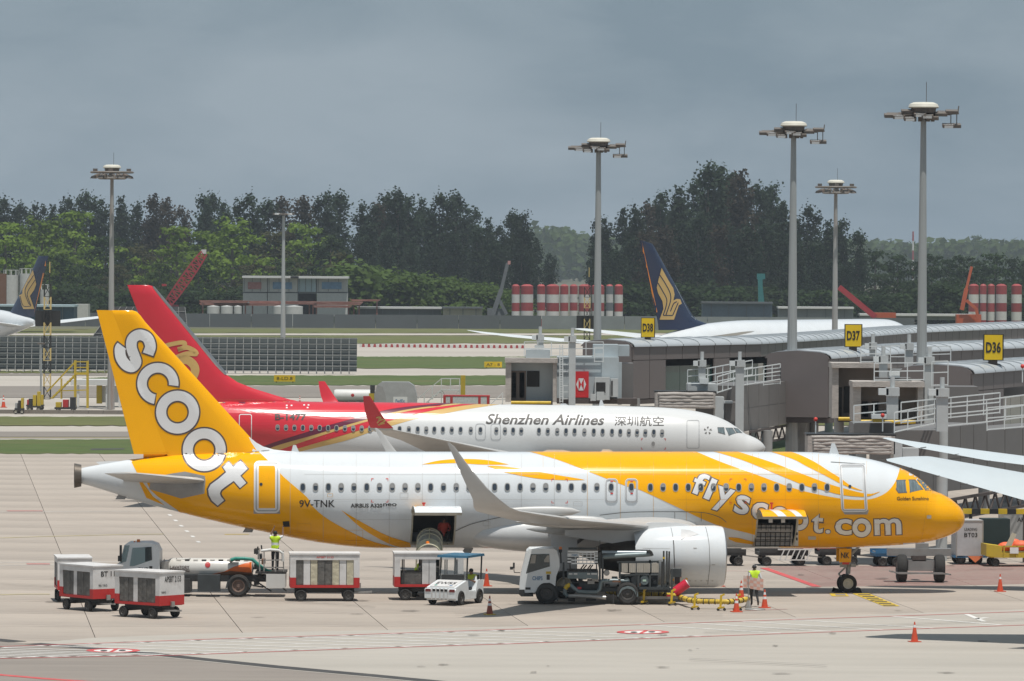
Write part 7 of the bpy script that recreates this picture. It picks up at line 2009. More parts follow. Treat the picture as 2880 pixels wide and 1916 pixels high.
MB().prism([(.32, 1.9), (.3, 1.99), (-1.3, 2.02), (-1.35, 1.92)], -.68, .68).build('canopy', mat('canopy_blue', (.03, .12, .2), .5, var=.1), T, 0)
MB().add([(.22, -.58, .98), (.22, .58, .98), (.13, .58, 1.88), (.13, -.58, 1.88)], [(0, 1, 2, 3)]).build('windshield', m_clear, T, 0)
MB().bx(-1.15, -.7, -.5, .5, .5, .62).bx(-1.22, -1.1, -.5, .5, .6, 1.15).build('seat', m_trim, T, 0); MB().cyl((.0, .25, .98), (-.12, .25, 1.12), .18, n=16).build('steering_wheel', m_trim, T); MB().bx(.05, .3, -.5, .5, .95, 1.2).build('dashboard', m_trim, T, 0)
for x in (.85, -.9):
    for s in (-1, 1): put_wheel(T, (x, s * .62, .30), .30, .2, rim=m_dkrim)
TUG = T
# ---- trucks: side views read off the photo
class Veh:
    def __init__(self, name, label, cat, zr, dx, dy, Y=None):
        g = gnd(dx, dy) if Y is None else Vector((at(dx, dy, Y).x, Y, 0))
        self.T = thing(name, label, cat, (g.x, g.y, 0)); self.o = self.T.location.copy(); self.zr = zr
    def p(self, x, y, yl=0.0):
        v = at(*self.zr(x, y), self.o.y + yl) - self.o
        return (v.x, v.z)
    def poly(self, name, m, pts, y0, y1, parent=None, ref=None, smooth=0):
        q = [self.p(x, y, y0 if ref is None else ref) for x, y in pts]
        return MB().prism(q, y0, y1).build(name, m, parent or self.T, smooth)
    def box(self, name, m, x0, y0, x1, y1, a, b, parent=None):
        l = self.p(x0, y1, a); h = self.p(x1, y0, a)
        return MB().bx(l[0], h[0], a, b, max(l[1], 0.02), h[1]).build(name, m, parent or self.T, 0)
    def pipe(self, name, m, pts, r, y, n=10, parent=None):
        return MB().tube([(*self.p(px, py, y),) and (self.p(px, py, y)[0], y, self.p(px, py, y)[1]) for px, py in pts], r, n).build(name, m, parent or self.T)
    def bars(self, name, m, segs, w, y, parent=None):
        mb = MB()
        for a, b in segs:
            A_ = self.p(*a, y); B_ = self.p(*b, y); mb.bar((A_[0], y, A_[1]), (B_[0], y, B_[1]), w)
        return mb.build(name, m, parent or self.T)
    def wheels(self, x, y, r, track=.85, w=.26, rim=None):
        for s in (-1, 1):
            c = self.p(x, y, -track)
            put_wheel(self.T, (c[0], s * track, r), r, w, rim=rim or m_dkrim)
# ---- lavatory service truck
V = Veh('lavatory_truck', 'lavatory service truck with cream and orange tank below the yellow tail', 'truck', z5, 460, 1371)
V.poly('cab', m_truckw, [(850, 545), (860, 490), (885, 470), (915, 350), (940, 336), (1100, 332), (1150, 350), (1175, 400), (1175, 545)], -.95, .95, smooth=0)
V.poly('cab_base', m_truckw, [(850, 545), (1175, 545), (1175, 660), (850, 660)], -.94, .94)
V.poly('side_window', m_windc, [(955, 505), (975, 370), (1115, 362), (1120, 460), (985, 505)], -.965, -.955)
V.poly('quarter_window', m_wind, [(1070, 365), (1116, 362), (1120, 458), (1070, 470)], -.975, -.967)
V.poly('windshield', m_windc, [(885, 485), (918, 352), (955, 352), (930, 470)], -.97, -.957)
V.box('mirror', m_trim, 880, 350, 898, 470, -1.15, -1.1); V.box('mirror', m_trim, 868, 428, 885, 470, -1.2, -1.12)
V.box('door_handle', m_trim, 1100, 505, 1122, 540, -.965, -.95)
V.box('beacon', m_beacon, 1008, 308, 1030, 334, -.1, .1); V.box('beacon', m_beacon, 985, 320, 995, 334, -.1, .1)
V.poly('front_grille', m_trim, [(846, 600), (870, 600), (870, 690), (846, 690)], -.9, .9)
c = V.p(1065, 525, -.96); flat_text(V.T, 'RV8', (c[0] - .05, -.975, c[1] - .03), .40, .19, m_black, bold=.015)
a = V.p(1240, 572, 0); b = V.p(1860, 470, 0); zc_t = V.p(1500, 524, -.4)[1]; r_t = .43
MB().lathe([(0.02, a[0] - .05), (r_t * .8, a[0]), (r_t, a[0] + .15), (r_t, b[0] - .1), (r_t * .85, b[0]), (.02, b[0] + .05)], (0, 0, zc_t), 'x', 32).build('tank', m_tank, V.T)
TS = Skin([o for o in V.T.children if o.name.startswith('tank')])
lay(TS, fill2d([[z5(*q) for q in ((1560, 562), (1650, 545), (1720, 510), (1800, 485), (1868, 470), (1868, 570), (1750, 572), (1600, 572))]]), .012, 'orange_swoosh', m_orange2, V.T, 5)
lay(TS, fill2d([[z5(*q) for q in ((1540, 572), (1640, 548), (1700, 538), (1800, 548), (1868, 552), (1868, 574), (1700, 576))]]), .02, 'brown_swoosh', m_srust, V.T, 5)
for s, y in (('LAVATORY', 513), ('SERVICING', 535)):
    q = z5(1325, y); lay(TS, text2d(s, q[0], q[1], 7.2, 44, bold=.02), .02, 'tank_lettering', mat('grey_lettering', (.09, .06, .055), .5), V.T, 6)
q = z5(1530, 495); lay(TS, (ellipse2(q[0], q[1], 6.2, 6.2, 2), [tuple(range(20))]), .016, 'red_badge', m_requip, V.T, 5)
for k in range(9):
    x = 1300 + k * 62
    V.box('walkway_plate', m_trim if k % 2 else m_tank, x, 456, x + 34, 466, -.3, .3)
V.bars('tank_rail', m_steel, [((1210, 470), (1210, 450)), ((1260, 462), (1400, 452)), ((1300, 465), (1300, 445)), ((1400, 465), (1400, 445))], .03, -.2)
V.box('tank_end_box', m_steel, 1190, 470, 1240, 560, -.6, .6)
V.box('chassis_rail', m_kequip, 1180, 575, 2080, 615, -.45, .45); V.box('tool_locker', m_frame, 1455, 570, 1620, 690, -.95, -.4); V.box('battery_box', m_kequip, 1200, 600, 1400, 700, -.8, .8)
V.poly('mudguard', m_frame, [(1660, 670), (1672, 620), (1710, 590), (1760, 583), (1810, 595), (1840, 640), (1845, 668), (1828, 660), (1800, 615), (1755, 600), (1710, 612), (1680, 660)], -1.0, -.7)
V.wheels(1757, 660, .47, .82, .42, mat('rusty_hub', (.15, .10, .08), .6)); V.wheels(985, 665, .45)
MB().cyl((V.p(1757, 660, -.82)[0], -.8, .47), (V.p(1757, 660, -.82)[0], .8, .47), .1).build('axle', m_kequip, V.T)
V.box('rear_platform', m_wequip, 1960, 555, 2100, 665, -.9, .7); V.box('platform_floor', m_kequip, 1880, 545, 2105, 560, -.9, .9)
V.bars('platform_rail', m_steel, [((1915, 550), (1905, 385)), ((2090, 550), (2085, 390)), ((1945, 462), (2088, 458)), ((1945, 515), (2088, 515)), ((1945, 550), (1945, 400)), ((2030, 550), (2030, 400))], .045, -.85)
V.bars('platform_rail', m_steel, [((1915, 550), (1905, 385)), ((2090, 550), (2085, 390)), ((1915, 462), (2088, 458))], .045, .85)
V.pipe('white_pipe', m_wequip, [(1925, 392), (1990, 384), (2050, 388), (2082, 410), (2084, 470)], .06, -.88)
V.pipe('green_hose', m_green, [(1700, 460), (1735, 448), (1800, 448), (1860, 455), (1910, 500), (1950, 530), (2000, 552)], .075, -.6)
V.pipe('grey_hose', m_steel, [(1690, 470), (1720, 450), (1760, 450)], .09, -.45)
for k in range(7): V.box('valve_gear', (m_kequip, m_frame, m_srust)[k % 3], 1870 + (k % 3) * 28, 380 + k * 38, 1905 + (k % 3) * 22, 415 + k * 38, -.5 + .12 * (k % 2), .4)
V.bars('valve_lever', m_kequip, [((1890, 420), (1900, 360)), ((1930, 400), (1925, 350)), ((2060, 640), (2110, 690)), ((1840, 640), (1940, 660)), ((1860, 600), (2000, 690))], .06, -.5)
LAV = V
# ---- hydrant dispenser truck
zy = zh(1420, 1520, 4.365)
V = Veh('hydrant_truck', 'white-cab refuelling hydrant truck packed with pipes under the wing', 'truck', zy, 1370, 1391, gnd(1370, 1391).y + .6)
V.poly('cab', m_truckw, [(180, 650), (178, 560), (188, 470), (215, 350), (265, 140), (300, 108), (600, 104), (640, 130), (668, 230), (672, 330), (630, 440), (620, 560), (600, 565), (540, 535), (470, 538), (410, 570), (375, 640)], -.95, .95)
V.poly('side_window', m_wind, [(258, 408), (318, 170), (545, 166), (552, 320)], -.965, -.955)
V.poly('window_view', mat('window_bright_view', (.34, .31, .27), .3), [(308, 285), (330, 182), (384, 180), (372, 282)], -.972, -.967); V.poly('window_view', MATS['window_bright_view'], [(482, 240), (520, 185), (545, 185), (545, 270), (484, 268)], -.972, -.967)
V.poly('door_panel', m_truckw, [(240, 640), (250, 415), (555, 325), (560, 520), (460, 525), (400, 560), (370, 640)], -.963, -.952)
V.poly('bumper', m_trim, [(170, 660), (180, 605), (240, 605), (245, 645), (340, 660), (350, 690), (200, 690)], -.98, .95)
V.box('mirror', m_trim, 98, 275, 122, 345, -1.2, -1.1); V.box('mirror', m_trim, 62, 325, 100, 360, -1.2, -1.1); V.bars('mirror_arm', m_trim, [((110, 345), (115, 395)), ((115, 395), (190, 398))], .03, -1.12)
V.box('door_handle', m_trim, 512, 420, 552, 485, -.97, -.955); V.box('fog_lamp', m_trim, 252, 578, 315, 605, -.972, -.955); V.box('yellow_sticker', m_bump, 505, 382, 565, 412, -.972, -.955)
V.box('beacon', m_beacon, 664, 80, 700, 112, -.3, -.16); V.box('beacon_base', m_trim, 660, 112, 702, 150, -.32, -.14); V.bars('beacon_pole', m_trim, [((682, 150), (690, 280))], .06, -.23)
c = V.p(400, 465, -.96); flat_text(V.T, 'CHIPS', (c[0], -.975, c[1]), .42, .17, m_sitesign, bold=.03)
V.wheels(515, 690, .46, .85); V.wheels(1505, 690, .46, .8, .42)
V.box('chassis_rail', m_frame, 600, 585, 2030, 625, -.42, .42)
V.poly('front_arch', m_trim, [(380, 640), (410, 575), (470, 542), (540, 540), (600, 570), (640, 660), (655, 745), (635, 745), (610, 640), (560, 590), (490, 570), (430, 600), (395, 660)], -.99, -.6)
V.poly('rear_mudguard', m_pipe, [(1380, 690), (1395, 630), (1440, 580), (1510, 558), (1580, 575), (1625, 630), (1640, 690), (1615, 690), (1590, 630), (1550, 600), (1500, 590), (1440, 610), (1410, 660), (1405, 690)], -1.0, -.55)
# white grating panel
g = V.box('grating_panel', m_truckw, 768, 130, 1142, 158, -.9, -.86)
for y0, y1 in ((204, 216), (238, 252), (278, 292), (172, 180)): V.box('grating_bar', m_truckw, 768 if y0 > 180 else 905, y0, 1142, y1, -.9, -.86, g)
V.box('grating_plate', m_truckw, 768, 150, 905, 215, -.9, -.86, g); V.box('grating_plate', m_truckw, 768, 210, 815, 290, -.9, -.86, g)
for x in (868, 908, 956, 1006, 1056, 1100): V.box('grating_bar', m_truckw, x - 5, 150, x + 5, 292, -.905, -.865, g)
V.box('grating_bar', m_truckw, 1102, 150, 1142, 292, -.9, -.86, g)
c = V.p(855, 183, -.91); flat_text(V.T, 'CHIPS', (c[0], -.915, c[1]), .24, .08, m_sitesign, bold=.03)
V.box('platform_side', m_pipe, 768, 395, 1145, 470, -.92, -.8); V.box('platform_floor', m_frame, 768, 380, 1145, 400, -.9, .9)
for x0, x1 in ((785, 830), (845, 890), (1010, 1045), (1060, 1130)): V.box('side_plate', m_wequip, x0, 402, x1, 422, -.935, -.92)
V.bars('stair_rail', m_kequip, [((905, 385), (975, 295)), ((935, 390), (1005, 300)), ((985, 390), (1055, 300)), ((1015, 390), (1080, 300)), ((800, 290), (800, 385)), ((1125, 290), (1125, 385))], .05, -.85)
V.bars('support_frame', m_frame, [((1165, 150), (1165, 580)), ((1200, 190), (1200, 580)), ((780, 100), (1130, 100)), ((1410, 270), (1410, 470)), ((1380, 270), (1890, 262)), ((1470, 430), (1880, 395)), ((1780, 240), (1780, 580)), ((1640, 430), (1640, 580)), ((1880, 270), (1880, 400)), ((2000, 480), (2000, 620)), ((1910, 590), (2010, 520)), ((2050, 350), (2050, 620)), ((720, 270), (720, 480))], .085, -.75)
V.bars('support_frame', m_frame, [((1165, 150), (1165, 580)), ((1410, 270), (1410, 470)), ((1780, 240), (1780, 580)), ((2050, 350), (2050, 620))], .085, .75)
V.pipe('swing_pipe', m_pipe, [(1200, 205), (1330, 195), (1500, 185), (1700, 175), (1810, 165)], .10, -.7); V.pipe('swing_pipe', mat('pipe_pale_blue', (.32, .38, .42), .4, metal=.3), [(1190, 145), (1400, 150), (1600, 150), (1790, 150)], .07, -.6)
V.poly('hose_saddle', m_trim, [(1740, 130), (1780, 118), (1810, 140), (1828, 185), (1800, 190), (1770, 150)], -.85, -.5); V.pipe('hand_rail', m_kequip, [(1480, 150), (1620, 120), (1760, 122)], .025, -.6)
V.bars('antenna', m_kequip, [((1165, 150), (1167, 0)), ((1120, 78), (1175, 82)), ((2080, 330), (2066, 0))], .022, -.5)
for x0, x1 in ((1432, 1508), (1522, 1605), (1617, 1700), (1702, 1782), (1800, 1888)):
    f = V.box('filter_canister', m_tan, x0, 282, x1, 395, -.8, -.35)
    for k in range(4): V.box('canister_rib', m_steel, x0 + 4 + k * (x1 - x0) / 4, 280, x0 + 7 + k * (x1 - x0) / 4, 396, -.815, -.8, f)
V.pipe('delivery_pipe', m_pipe, [(1260, 495), (1200, 495), (1180, 520), (1165, 600), (1130, 635), (1000, 635), (900, 628), (850, 590), (800, 545)], .085, -.9); V.pipe('yellow_elbow', m_bump, [(800, 545), (765, 560), (740, 595)], .09, -.9)
V.pipe('delivery_pipe', m_pipe, [(740, 595), (735, 650), (770, 690)], .09, -.88); V.pipe('underside_hose', m_steel, [(780, 682), (900, 682), (1050, 690), (1240, 705)], .08, -.95)
V.pipe('delivery_pipe', m_pipe, [(1260, 495), (1340, 492), (1480, 500), (1520, 495)], .07, -.7)
for k, (x, y, r) in enumerate(((1610, 490, .22), (1715, 490, .2), (1250, 400, .12), (1640, 545, .1), (1500, 495, .12))):
    c = V.p(x, y, -.7); MB().lathe([(r * .9, -.12), (r, -.1), (r, .3), (r * .8, .32)], (c[0], -.6, c[1]), 'y', 18).lathe([(0, -.12), (r * .9, -.12)], (c[0], -.6, c[1]), 'y', 18).build('meter' if k < 2 else 'valve', (m_frame, m_pipe, m_steel, m_srust, m_pipe)[k], V.T)
V.box('meter_dial', mat('dial_green', (.45, .6, .5), .3), 1692, 478, 1735, 505, -.74, -.72)
for k in range(16):
    x = 820 + (k * 83) % 1050; y = 440 + (k * 47) % 130
    V.box('pump_gear', (m_frame, m_kequip, m_pipe, m_steel)[k % 4], x, y, x + 40 + (k * 13) % 50, y + 26 + (k * 7) % 30, -.6 + .1 * (k % 3), .5)
V.box('pump_body', m_frame, 820, 520, 1150, 600, -.5, .6); V.box('pump_body', m_frame, 1420, 430, 1880, 600, -.3, .6); V.box('red_box', m_requip, 890, 572, 940, 600, -.93, -.88); V.box('red_lever', m_srust, 1320, 495, 1420, 515, -.82, -.78)
V.bars('hose_post', m_trim, [((1950, 590), (1950, 130)), ((1990, 590), (1988, 130)), ((2010, 560), (2018, 135)), ((1925, 590), (1930, 260))], .07, -.7); V.box('post_band', m_bump, 1940, 205, 1965, 228, -.76, -.68)
V.box('control_box', m_frame, 2060, 350, 2168, 450, -.6, -.2); V.box('control_gear', m_kequip, 2085, 450, 2150, 540, -.5, -.2)
c = V.p(2080, 640, -.6); d = V.p(2240, 525, -.6); MB().cyl((c[0], -.6, c[1]), (d[0], -.6, d[1]), .20, .20, 18).build('red_drum', mat('red_drum_paint', (.55, .02, .05), .35, var=.1), V.T); MB().cyl((d[0], -.6, d[1]), (d[0] + .03, -.6, d[1] + .02), .16, .15, 18).build('drum_face', m_letter, V.T)
V.box('tail_plate', m_requip, 1985, 672, 2035, 690, -.8, -.5); V.box('tail_plate', m_steel, 1670, 690, 2357, 720, -.4, -.3)
V.box('underside_tank', m_kequip, 780, 700, 860, 750, -.5, .5); V.box('underside_tank', m_kequip, 1000, 690, 1120, 742, -.5, .5); V.box('rear_step', m_frame, 1650, 575, 2010, 605, -.85, .85)
V.bars('wheel_chock_post', m_trim, [((1330, 770), (1332, 660))], .05, -1.1)
# ---- yellow hose on wheeled dollies
hz = [(1398, 1376), (1420, 1379), (1450, 1382), (1483, 1383.5), (1520, 1384), (1560, 1388), (1585, 1397), (1610, 1400), (1640, 1400.5), (1675, 1401), (1700, 1399), (1722, 1394)]
P3 = [gnd(x, y + 1.5) for x, y in hz]
for q in P3: q.z = .30
o0 = Vector((P3[5].x, P3[5].y, 0))
T = thing('fuel_hose', 'yellow ribbed fuel hose lying on small wheeled dollies by the engine', 'hose', o0)
pts = []; rr = []
fine = []
for i in range(len(P3) - 1):
    for k in range(14): fine.append(P3[i] + (P3[i + 1] - P3[i]) * (k / 14))
for i, q in enumerate(fine):
    pts.append(q - o0); rr.append(.115 if i % 2 else .085)
MB().tube(pts, rr, 10).build('hose', m_hose, T, 60)
for k in range(0, len(fine) - 4, 6):
    d = (fine[k + 1] - fine[k]).normalized(); MB().cyl(fine[k] - o0, fine[k] - o0 + d * .035, .118, n=12).build('hose_band', m_kequip, T)
for x, y in ((1483, 1392), (1547, 1394), (1600, 1404), (1660, 1406), (1697, 1406)):
    q = gnd(x, y) - o0
    mb = MB().bar((q.x - .03, q.y + .1, .1), (q.x + .0, q.y + .1, .62), .09).bar((q.x - .12, q.y - .15, .12), (q.x + .12, q.y + .3, .12), .07).bar((q.x, q.y + .1, .6), (q.x + .14, q.y + .1, .66), .07)
    d = mb.build('dolly_stand', m_bump, T)
    for dx_ in (-.13, .13): put_wheel(d, (q.x + dx_, q.y - .1, .06), .06, .04, rim=m_dkrim)
q = gnd(1738, 1404) - o0
MB().lathe([(0, 0), (.42, 0), (.42, .03), (.38, .06), (0, .06)], (q.x, q.y, 0), 'z', 20).build('pit_lid', m_steel, T)
q = gnd(1722, 1400) - o0
MB().lathe([(.0, .3), (.06, .3), (.08, .2), (.14, .1), (.14, 0), (0, 0)], (q.x, q.y, 0), 'z', 14).build('hydrant_coupler', m_steel, T)
# checked flag on a pole
q = gnd(1722, 1403); T = thing('pit_flag', 'pale orange checked flag on a thin pole in front of the walking worker', 'flag', (q.x, q.y, 0))
MB().cyl((0, 0, 0), (0, 0, 1.55), .015, n=6).build('pole', m_steel, T)
m_fl = [mat('flag_orange', (.60, .33, .26), .8, var=.1), mat('flag_pale', (.58, .47, .42), .8, var=.1)]
for i in range(6):
    for j in range(4):
        x0 = -.20 + i * .135; z0 = .84 + j * .115 + (.06 if i < 2 else -.02 * (i - 2))
        y0 = .03 * math.sin(i * 1.1); y1 = .03 * math.sin((i + 1) * 1.1)
        MB().add([(x0, y0, z0), (x0 + .135, y1, z0 - .02), (x0 + .135, y1, z0 + .105), (x0, y0, z0 + .125)], [(0, 1, 2, 3)]).build('flag_square', m_fl[(i + j) % 2], T, 0)
# ---- cones
def cone_meshes(m1, mb_):
    base = MB().bx(-.2, .2, -.2, .2, 0, .035).mesh('cone_base', mb_, 0)
    r = lambda z: .135 - .115 * (z - .035) / .72
    parts = []
    for z0, z1, m in ((.035, .36, 0), (.36, .46, 1), (.46, .54, 0), (.54, .64, 1), (.64, .755, 0)):
        parts.append(MB().lathe([(r(z0), z0), (r(z1), z1)] + ([(0, z1)] if z1 > .7 else []), (0, 0, 0), 'z', 18).mesh('cone_band', m1 if m == 0 else m_letter, 40))
    return base, parts
m_cone = mat('cone_orange', (.58, .075, .028), .5, var=.08, dirt=.25, dirtcol=(.4, .08, .04), dscale=3); m_coned = mat('cone_faded', (.30, .07, .04), .6, var=.15)
CM = cone_meshes(m_cone, m_cone); CMd = cone_meshes(m_coned, m_bump)
def traffic_cone(label, dx, dy, k=None, s=1.0, rz=.3, plain=False):
    q = gnd(dx, dy); T = thing('traffic_cone', label, 'traffic cone', (q.x, q.y, 0), rz, 'traffic cones'); T.scale = (s, s, s)
    b, ps = k or CM
    for nm, me in [('base', b)] + [('band', m) for m in ps]:
        o = bpy.data.objects.new(nm, me); COL.objects.link(o); o.parent = T
        if plain and me.materials[0] is m_letter and me is ps[1]:
            o.material_slots[0].link = 'OBJECT'; o.material_slots[0].material = m_cone
    return T
traffic_cone('orange traffic cone right behind the small tow tractor', 1120, 1349.5, plain=True)
traffic_cone('faded brown cone on yellow base in front of the tow tractor', 1127, 1415, CMd)
traffic_cone('orange traffic cone partly hidden at the engine front', 1657, 1350, s=.95)
traffic_cone('striped cone close to the walking worker, farther of the pair on his left', 1706, 1378)
traffic_cone('striped cone at the hose end, nearer of the pair left of the worker', 1695, 1409)
traffic_cone('striped cone standing right of the walking worker', 1760, 1399.5)
traffic_cone('single orange cone on the open apron right of the nose', 2302, 1362, plain=True)
traffic_cone('lone orange cone in the right foreground', 2105, 1478, plain=True)
traffic_cone('tiny orange cone far off at the left edge', 8, 938, s=1.5)
traffic_cone('small cone far off beyond the red tail root', 690, 931, s=1.1)
# ---- belt loader with hooped hood
q = at(988, 1262, 227.3)
T = thing('belt_loader', 'belt loader with see-through hooped hood at the open rear cargo door', 'belt loader', (q.x, 227.3, 0))
m_hood = glass('hood_clear_sheet', (.80, .79, .70), .2, .45); m_hoodc = mat('hood_cream', (.50, .47, .34), .5, var=.1)
def arch(y, zt, r, n=18):
    return [Vector((r * math.cos(math.pi * k / n), y, zt - r + r * math.sin(math.pi * k / n))) for k in range(n + 1)]
def legs_(a): return [Vector((a[0].x, a[0].y, a[0].z - .45))] + a + [Vector((a[-1].x, a[-1].y, a[-1].z - .45))]
ys = [(-1.0, 2.22), (-.3, 2.40), (.4, 2.60), (1.1, 2.78)]
A_ = [legs_(arch(y, z, .52)) for y, z in ys]
for i in range(3):
    m = MB(); n = len(A_[i]); m.add(A_[i] + A_[i + 1], [(k, k + 1, n + k + 1, n + k) for k in range(n - 1)]); m.build('hood_sheet', m_hoodc if i == 0 else m_hood, T, 60)
for a in A_: MB().tube(a, .03, 6).build('hood_hoop', m_hoodc, T)
MB().tube([arch(y, z + .01, .52)[9] for y, z in ys], .025, 6).build('ridge_bar', m_hoodc, T)
for y, z in ys[:-1]: pass
MB().prism([(-1.1, 1.1), (1.3, 1.62), (1.3, 1.76), (-1.1, 1.26)], -.42, .42, 0, 'yz').build('conveyor', m_kequip, T, 0)
MB().bx(-.5, .5, -1.0, 2.6, .35, .6).build('chassis', m_wequip, T, 0)
for s in (-1, 1):
    MB().bar((s * .4, -1.2, .7), (s * .4, .6, 1.55), .08).build('lift_arm', m_steel, T)
    for y in (-.6, 2.2): put_wheel(T, (s * .6, y, .32), .32, .22, axis='x', rim=m_dkrim)
MB().lathe([(0, .1), (.07, .08), (.08, 0), (0, 0)], (-.05, -1.25, 2.27), 'z', 12).build('beacon', m_beacon, T)
MB().bx(-.25, .3, -.3, .4, 1.55, 1.85).build('suitcase', mat('suitcase_dark', (.06, .04, .04), .5), T, 0); MB().bx(-.2, .2, -.9, -.5, 1.38, 1.8).build('suitcase', mat('suitcase_teal', (.08, .16, .17), .5), T, 0)
# ---- dollies and containers beyond the yellow nose
def dolly(label, x0, x1, yb, ytop, mdeck, extra=None, group='cargo dollies beyond the nose'):
    q = gnd((x0 + x1) / 2, yb); T = thing('cargo_dolly', label, 'cargo dolly', (q.x, q.y, 0), R(6), group)
    w = (x1 - x0) / pxm(q.y) / 2
    MB().bx(-w, w, -.75, .75, .48, .62).build('deck', mdeck, T, 0)
    for k in range(5): MB().cyl((-w + (k + .5) * w * .4, -.7, .65), (-w + (k + .5) * w * .4, .7, .65), .04, n=8).build('roller', m_steel, T)
    for s in (-1, 1):
        MB().bx(-w, w, s * .75 - .04, s * .75 + .04, .62, .78).build('side_rail', mdeck, T, 0)
        MB().bx(-w + .15, -w + .3, s * .6 - .05, s * .6 + .05, .3, .48).bx(w - .3, w - .15, s * .6 - .05, s * .6 + .05, .3, .48).build('axle_mount', m_kequip, T, 0)
        for x in (-w + .35, w - .35): put_wheel(T, (x, s * .7, .22), .22, .16, rim=m_dkrim)
    MB().bar((w, 0, .45), (w + .9, 0, .35), .06).build('tow_bar', m_steel, T)
    return T, w
dolly('black cargo dolly just right of the engine behind the yellow hull', 1640, 1712, 1301, 1270, m_kequip)
T, w = dolly('white-framed cargo dolly under the open forward cargo door', 1742, 1855, 1301, 1270, m_kequip)
for k in range(6): MB().bar((-.2 + k * .25, -.82, .3), (0 + k * .25, -.82, .75), .05).build('lattice_bar', m_wequip, T)
MB().bx(-.3, 1.3, -.84, -.80, .74, .80).bx(-.3, 1.3, -.84, -.80, .26, .31).build('lattice_rail', m_wequip, T, 0)
T, w = dolly('cargo dolly carrying a red tarpaulin left of the nose wheel', 1880, 1975, 1300, 1268, m_kequip)
MB().bx(-w * .9, w * .3, -.6, .6, .66, .95).build('red_load', m_requip, T, 0); MB().bx(w * .35, w * .9, -.6, .6, .66, .88).build('pale_load', m_wequip, T, 0)
dolly('bright blue cargo dolly between nose wheel and bridge carriage', 2008, 2075, 1303, 1272, m_blueequip)
def uld(label, x0, x1, ytop, yb, Y, txts, m=None, base=m_blueequip):
    Y *= KD; a = at(x0, yb, Y); b = at(x1, ytop, Y); T = thing('cargo_container', label, 'container', ((a.x + b.x) / 2, Y, 0), R(4)); w = (b.x - a.x) / 2
    MB().prism([(-w, a.z), (w, a.z), (w, b.z), (-w, b.z), (-w - .0, a.z + .5)], 0, 1.5).build('shell', m or m_alu, T, 0)
    for k in (-w, w - .05): MB().bx(k, k + .05, -.02, 0, a.z, b.z).build('corner_strip', m_steel, T, 0)
    MB().bx(-w, w, -.02, 0, b.z - .06, b.z).build('top_strip', m_steel, T, 0)
    MB().bx(-w - .1, w + .2, 0, 1.5, .42, a.z - .02).build('dolly_deck', base, T, 0)
    for x in (-w + .25, w - .25):
        for y in (.15, 1.35): put_wheel(T, (x, y, .24), .24, .16, rim=m_dkrim)
    for t, dx_, dz_, tw, th in txts: flat_text(T, t, (dx_, -.012, b.z - dz_), tw, th, m_black, bold=.015)
    return T, w, a, b
T, w, a, b = uld('pale grey cargo container lettered BT03 right of the yellow nose', 2200, 2264, 1198, 1283, 130, (('LEADING', 0.05, .42, .6, .13), ('BT03', .05, .68, .62, .2)), mat('container_pale', (.42, .42, .43), .5, var=.06, dirt=.2))
MB().prism([(-w * .2, .42), (w * .95, .42), (w * .35, -.0 + .12)], -.3, -.26).build('orange_pennant', mat('pennant_orange', (.7, .2, .08), .6), T, 0)
MB().bx(w + .02, w + 1.3, .3, 1.5, .55, b.z + .05).build('teal_curtain', mat('curtain_dark_teal', (.012, .03, .032), .7), T, 0)
uld('open grey cargo container lettered AKE 8 at the right edge', 2308, 2400, 1180, 1275, 134, (('AKE 8', .1, .35, .75, .22),), m_alu, m_kequip)
q = gnd(2325, 1303); T = thing('baggage_dolly', 'yellow dolly heaped with orange bags at the right edge', 'dolly', (q.x, q.y, 0), R(5))
MB().prism([(-1.05, .42), (2.2, .42), (2.2, .62), (-1.05, .62)], -.7, .7).build('bed', m_yequip, T, 0); MB().prism([(-1.25, .5), (-.55, .42), (-.5, .95), (-1.25, 1.05)], -.75, .75).build('nose_panel', m_yequip, T, 0)
for k in range(5): MB().bx(-.45 + k * .6, -.39 + k * .6, -.75, -.69, .42, .98).build('stake', m_yequip, T, 0)
MB().bx(-.5, 2.2, -.75, -.69, .92, .98).build('side_rail', m_yequip, T, 0); MB().bx(-.15, .25, -.77, -.75, .62, .9).build('white_board', m_letter, T, 0)
m_obag = mat('orange_bag', (.72, .13, .05), .6, var=.15, bump=.5, bscale=4)
for x, y, z, r in ((-.2, 0, .9, .4), (.5, -.1, .95, .45), (1.2, 0, .9, .42), (.2, .2, 1.1, .3), (1.7, .1, 1.0, .35), (.9, -.3, 1.1, .28)): MB().ell((x, y, z), (r, r * .8, r * .55), 12, 8).build('orange_bag', m_obag, T)
MB().prism([(-.35, .9), (-.05, .9), (.2, 1.5), (.0, 1.58)], -.5, -.46).build('spotted_board', mat('board_cream', (.5, .46, .36), .6), T, 0)
for x in (-.8, 1.8):
    for y in (-.6, .6): put_wheel(T, (x, y, .2), .2, .14, rim=m_dkrim)
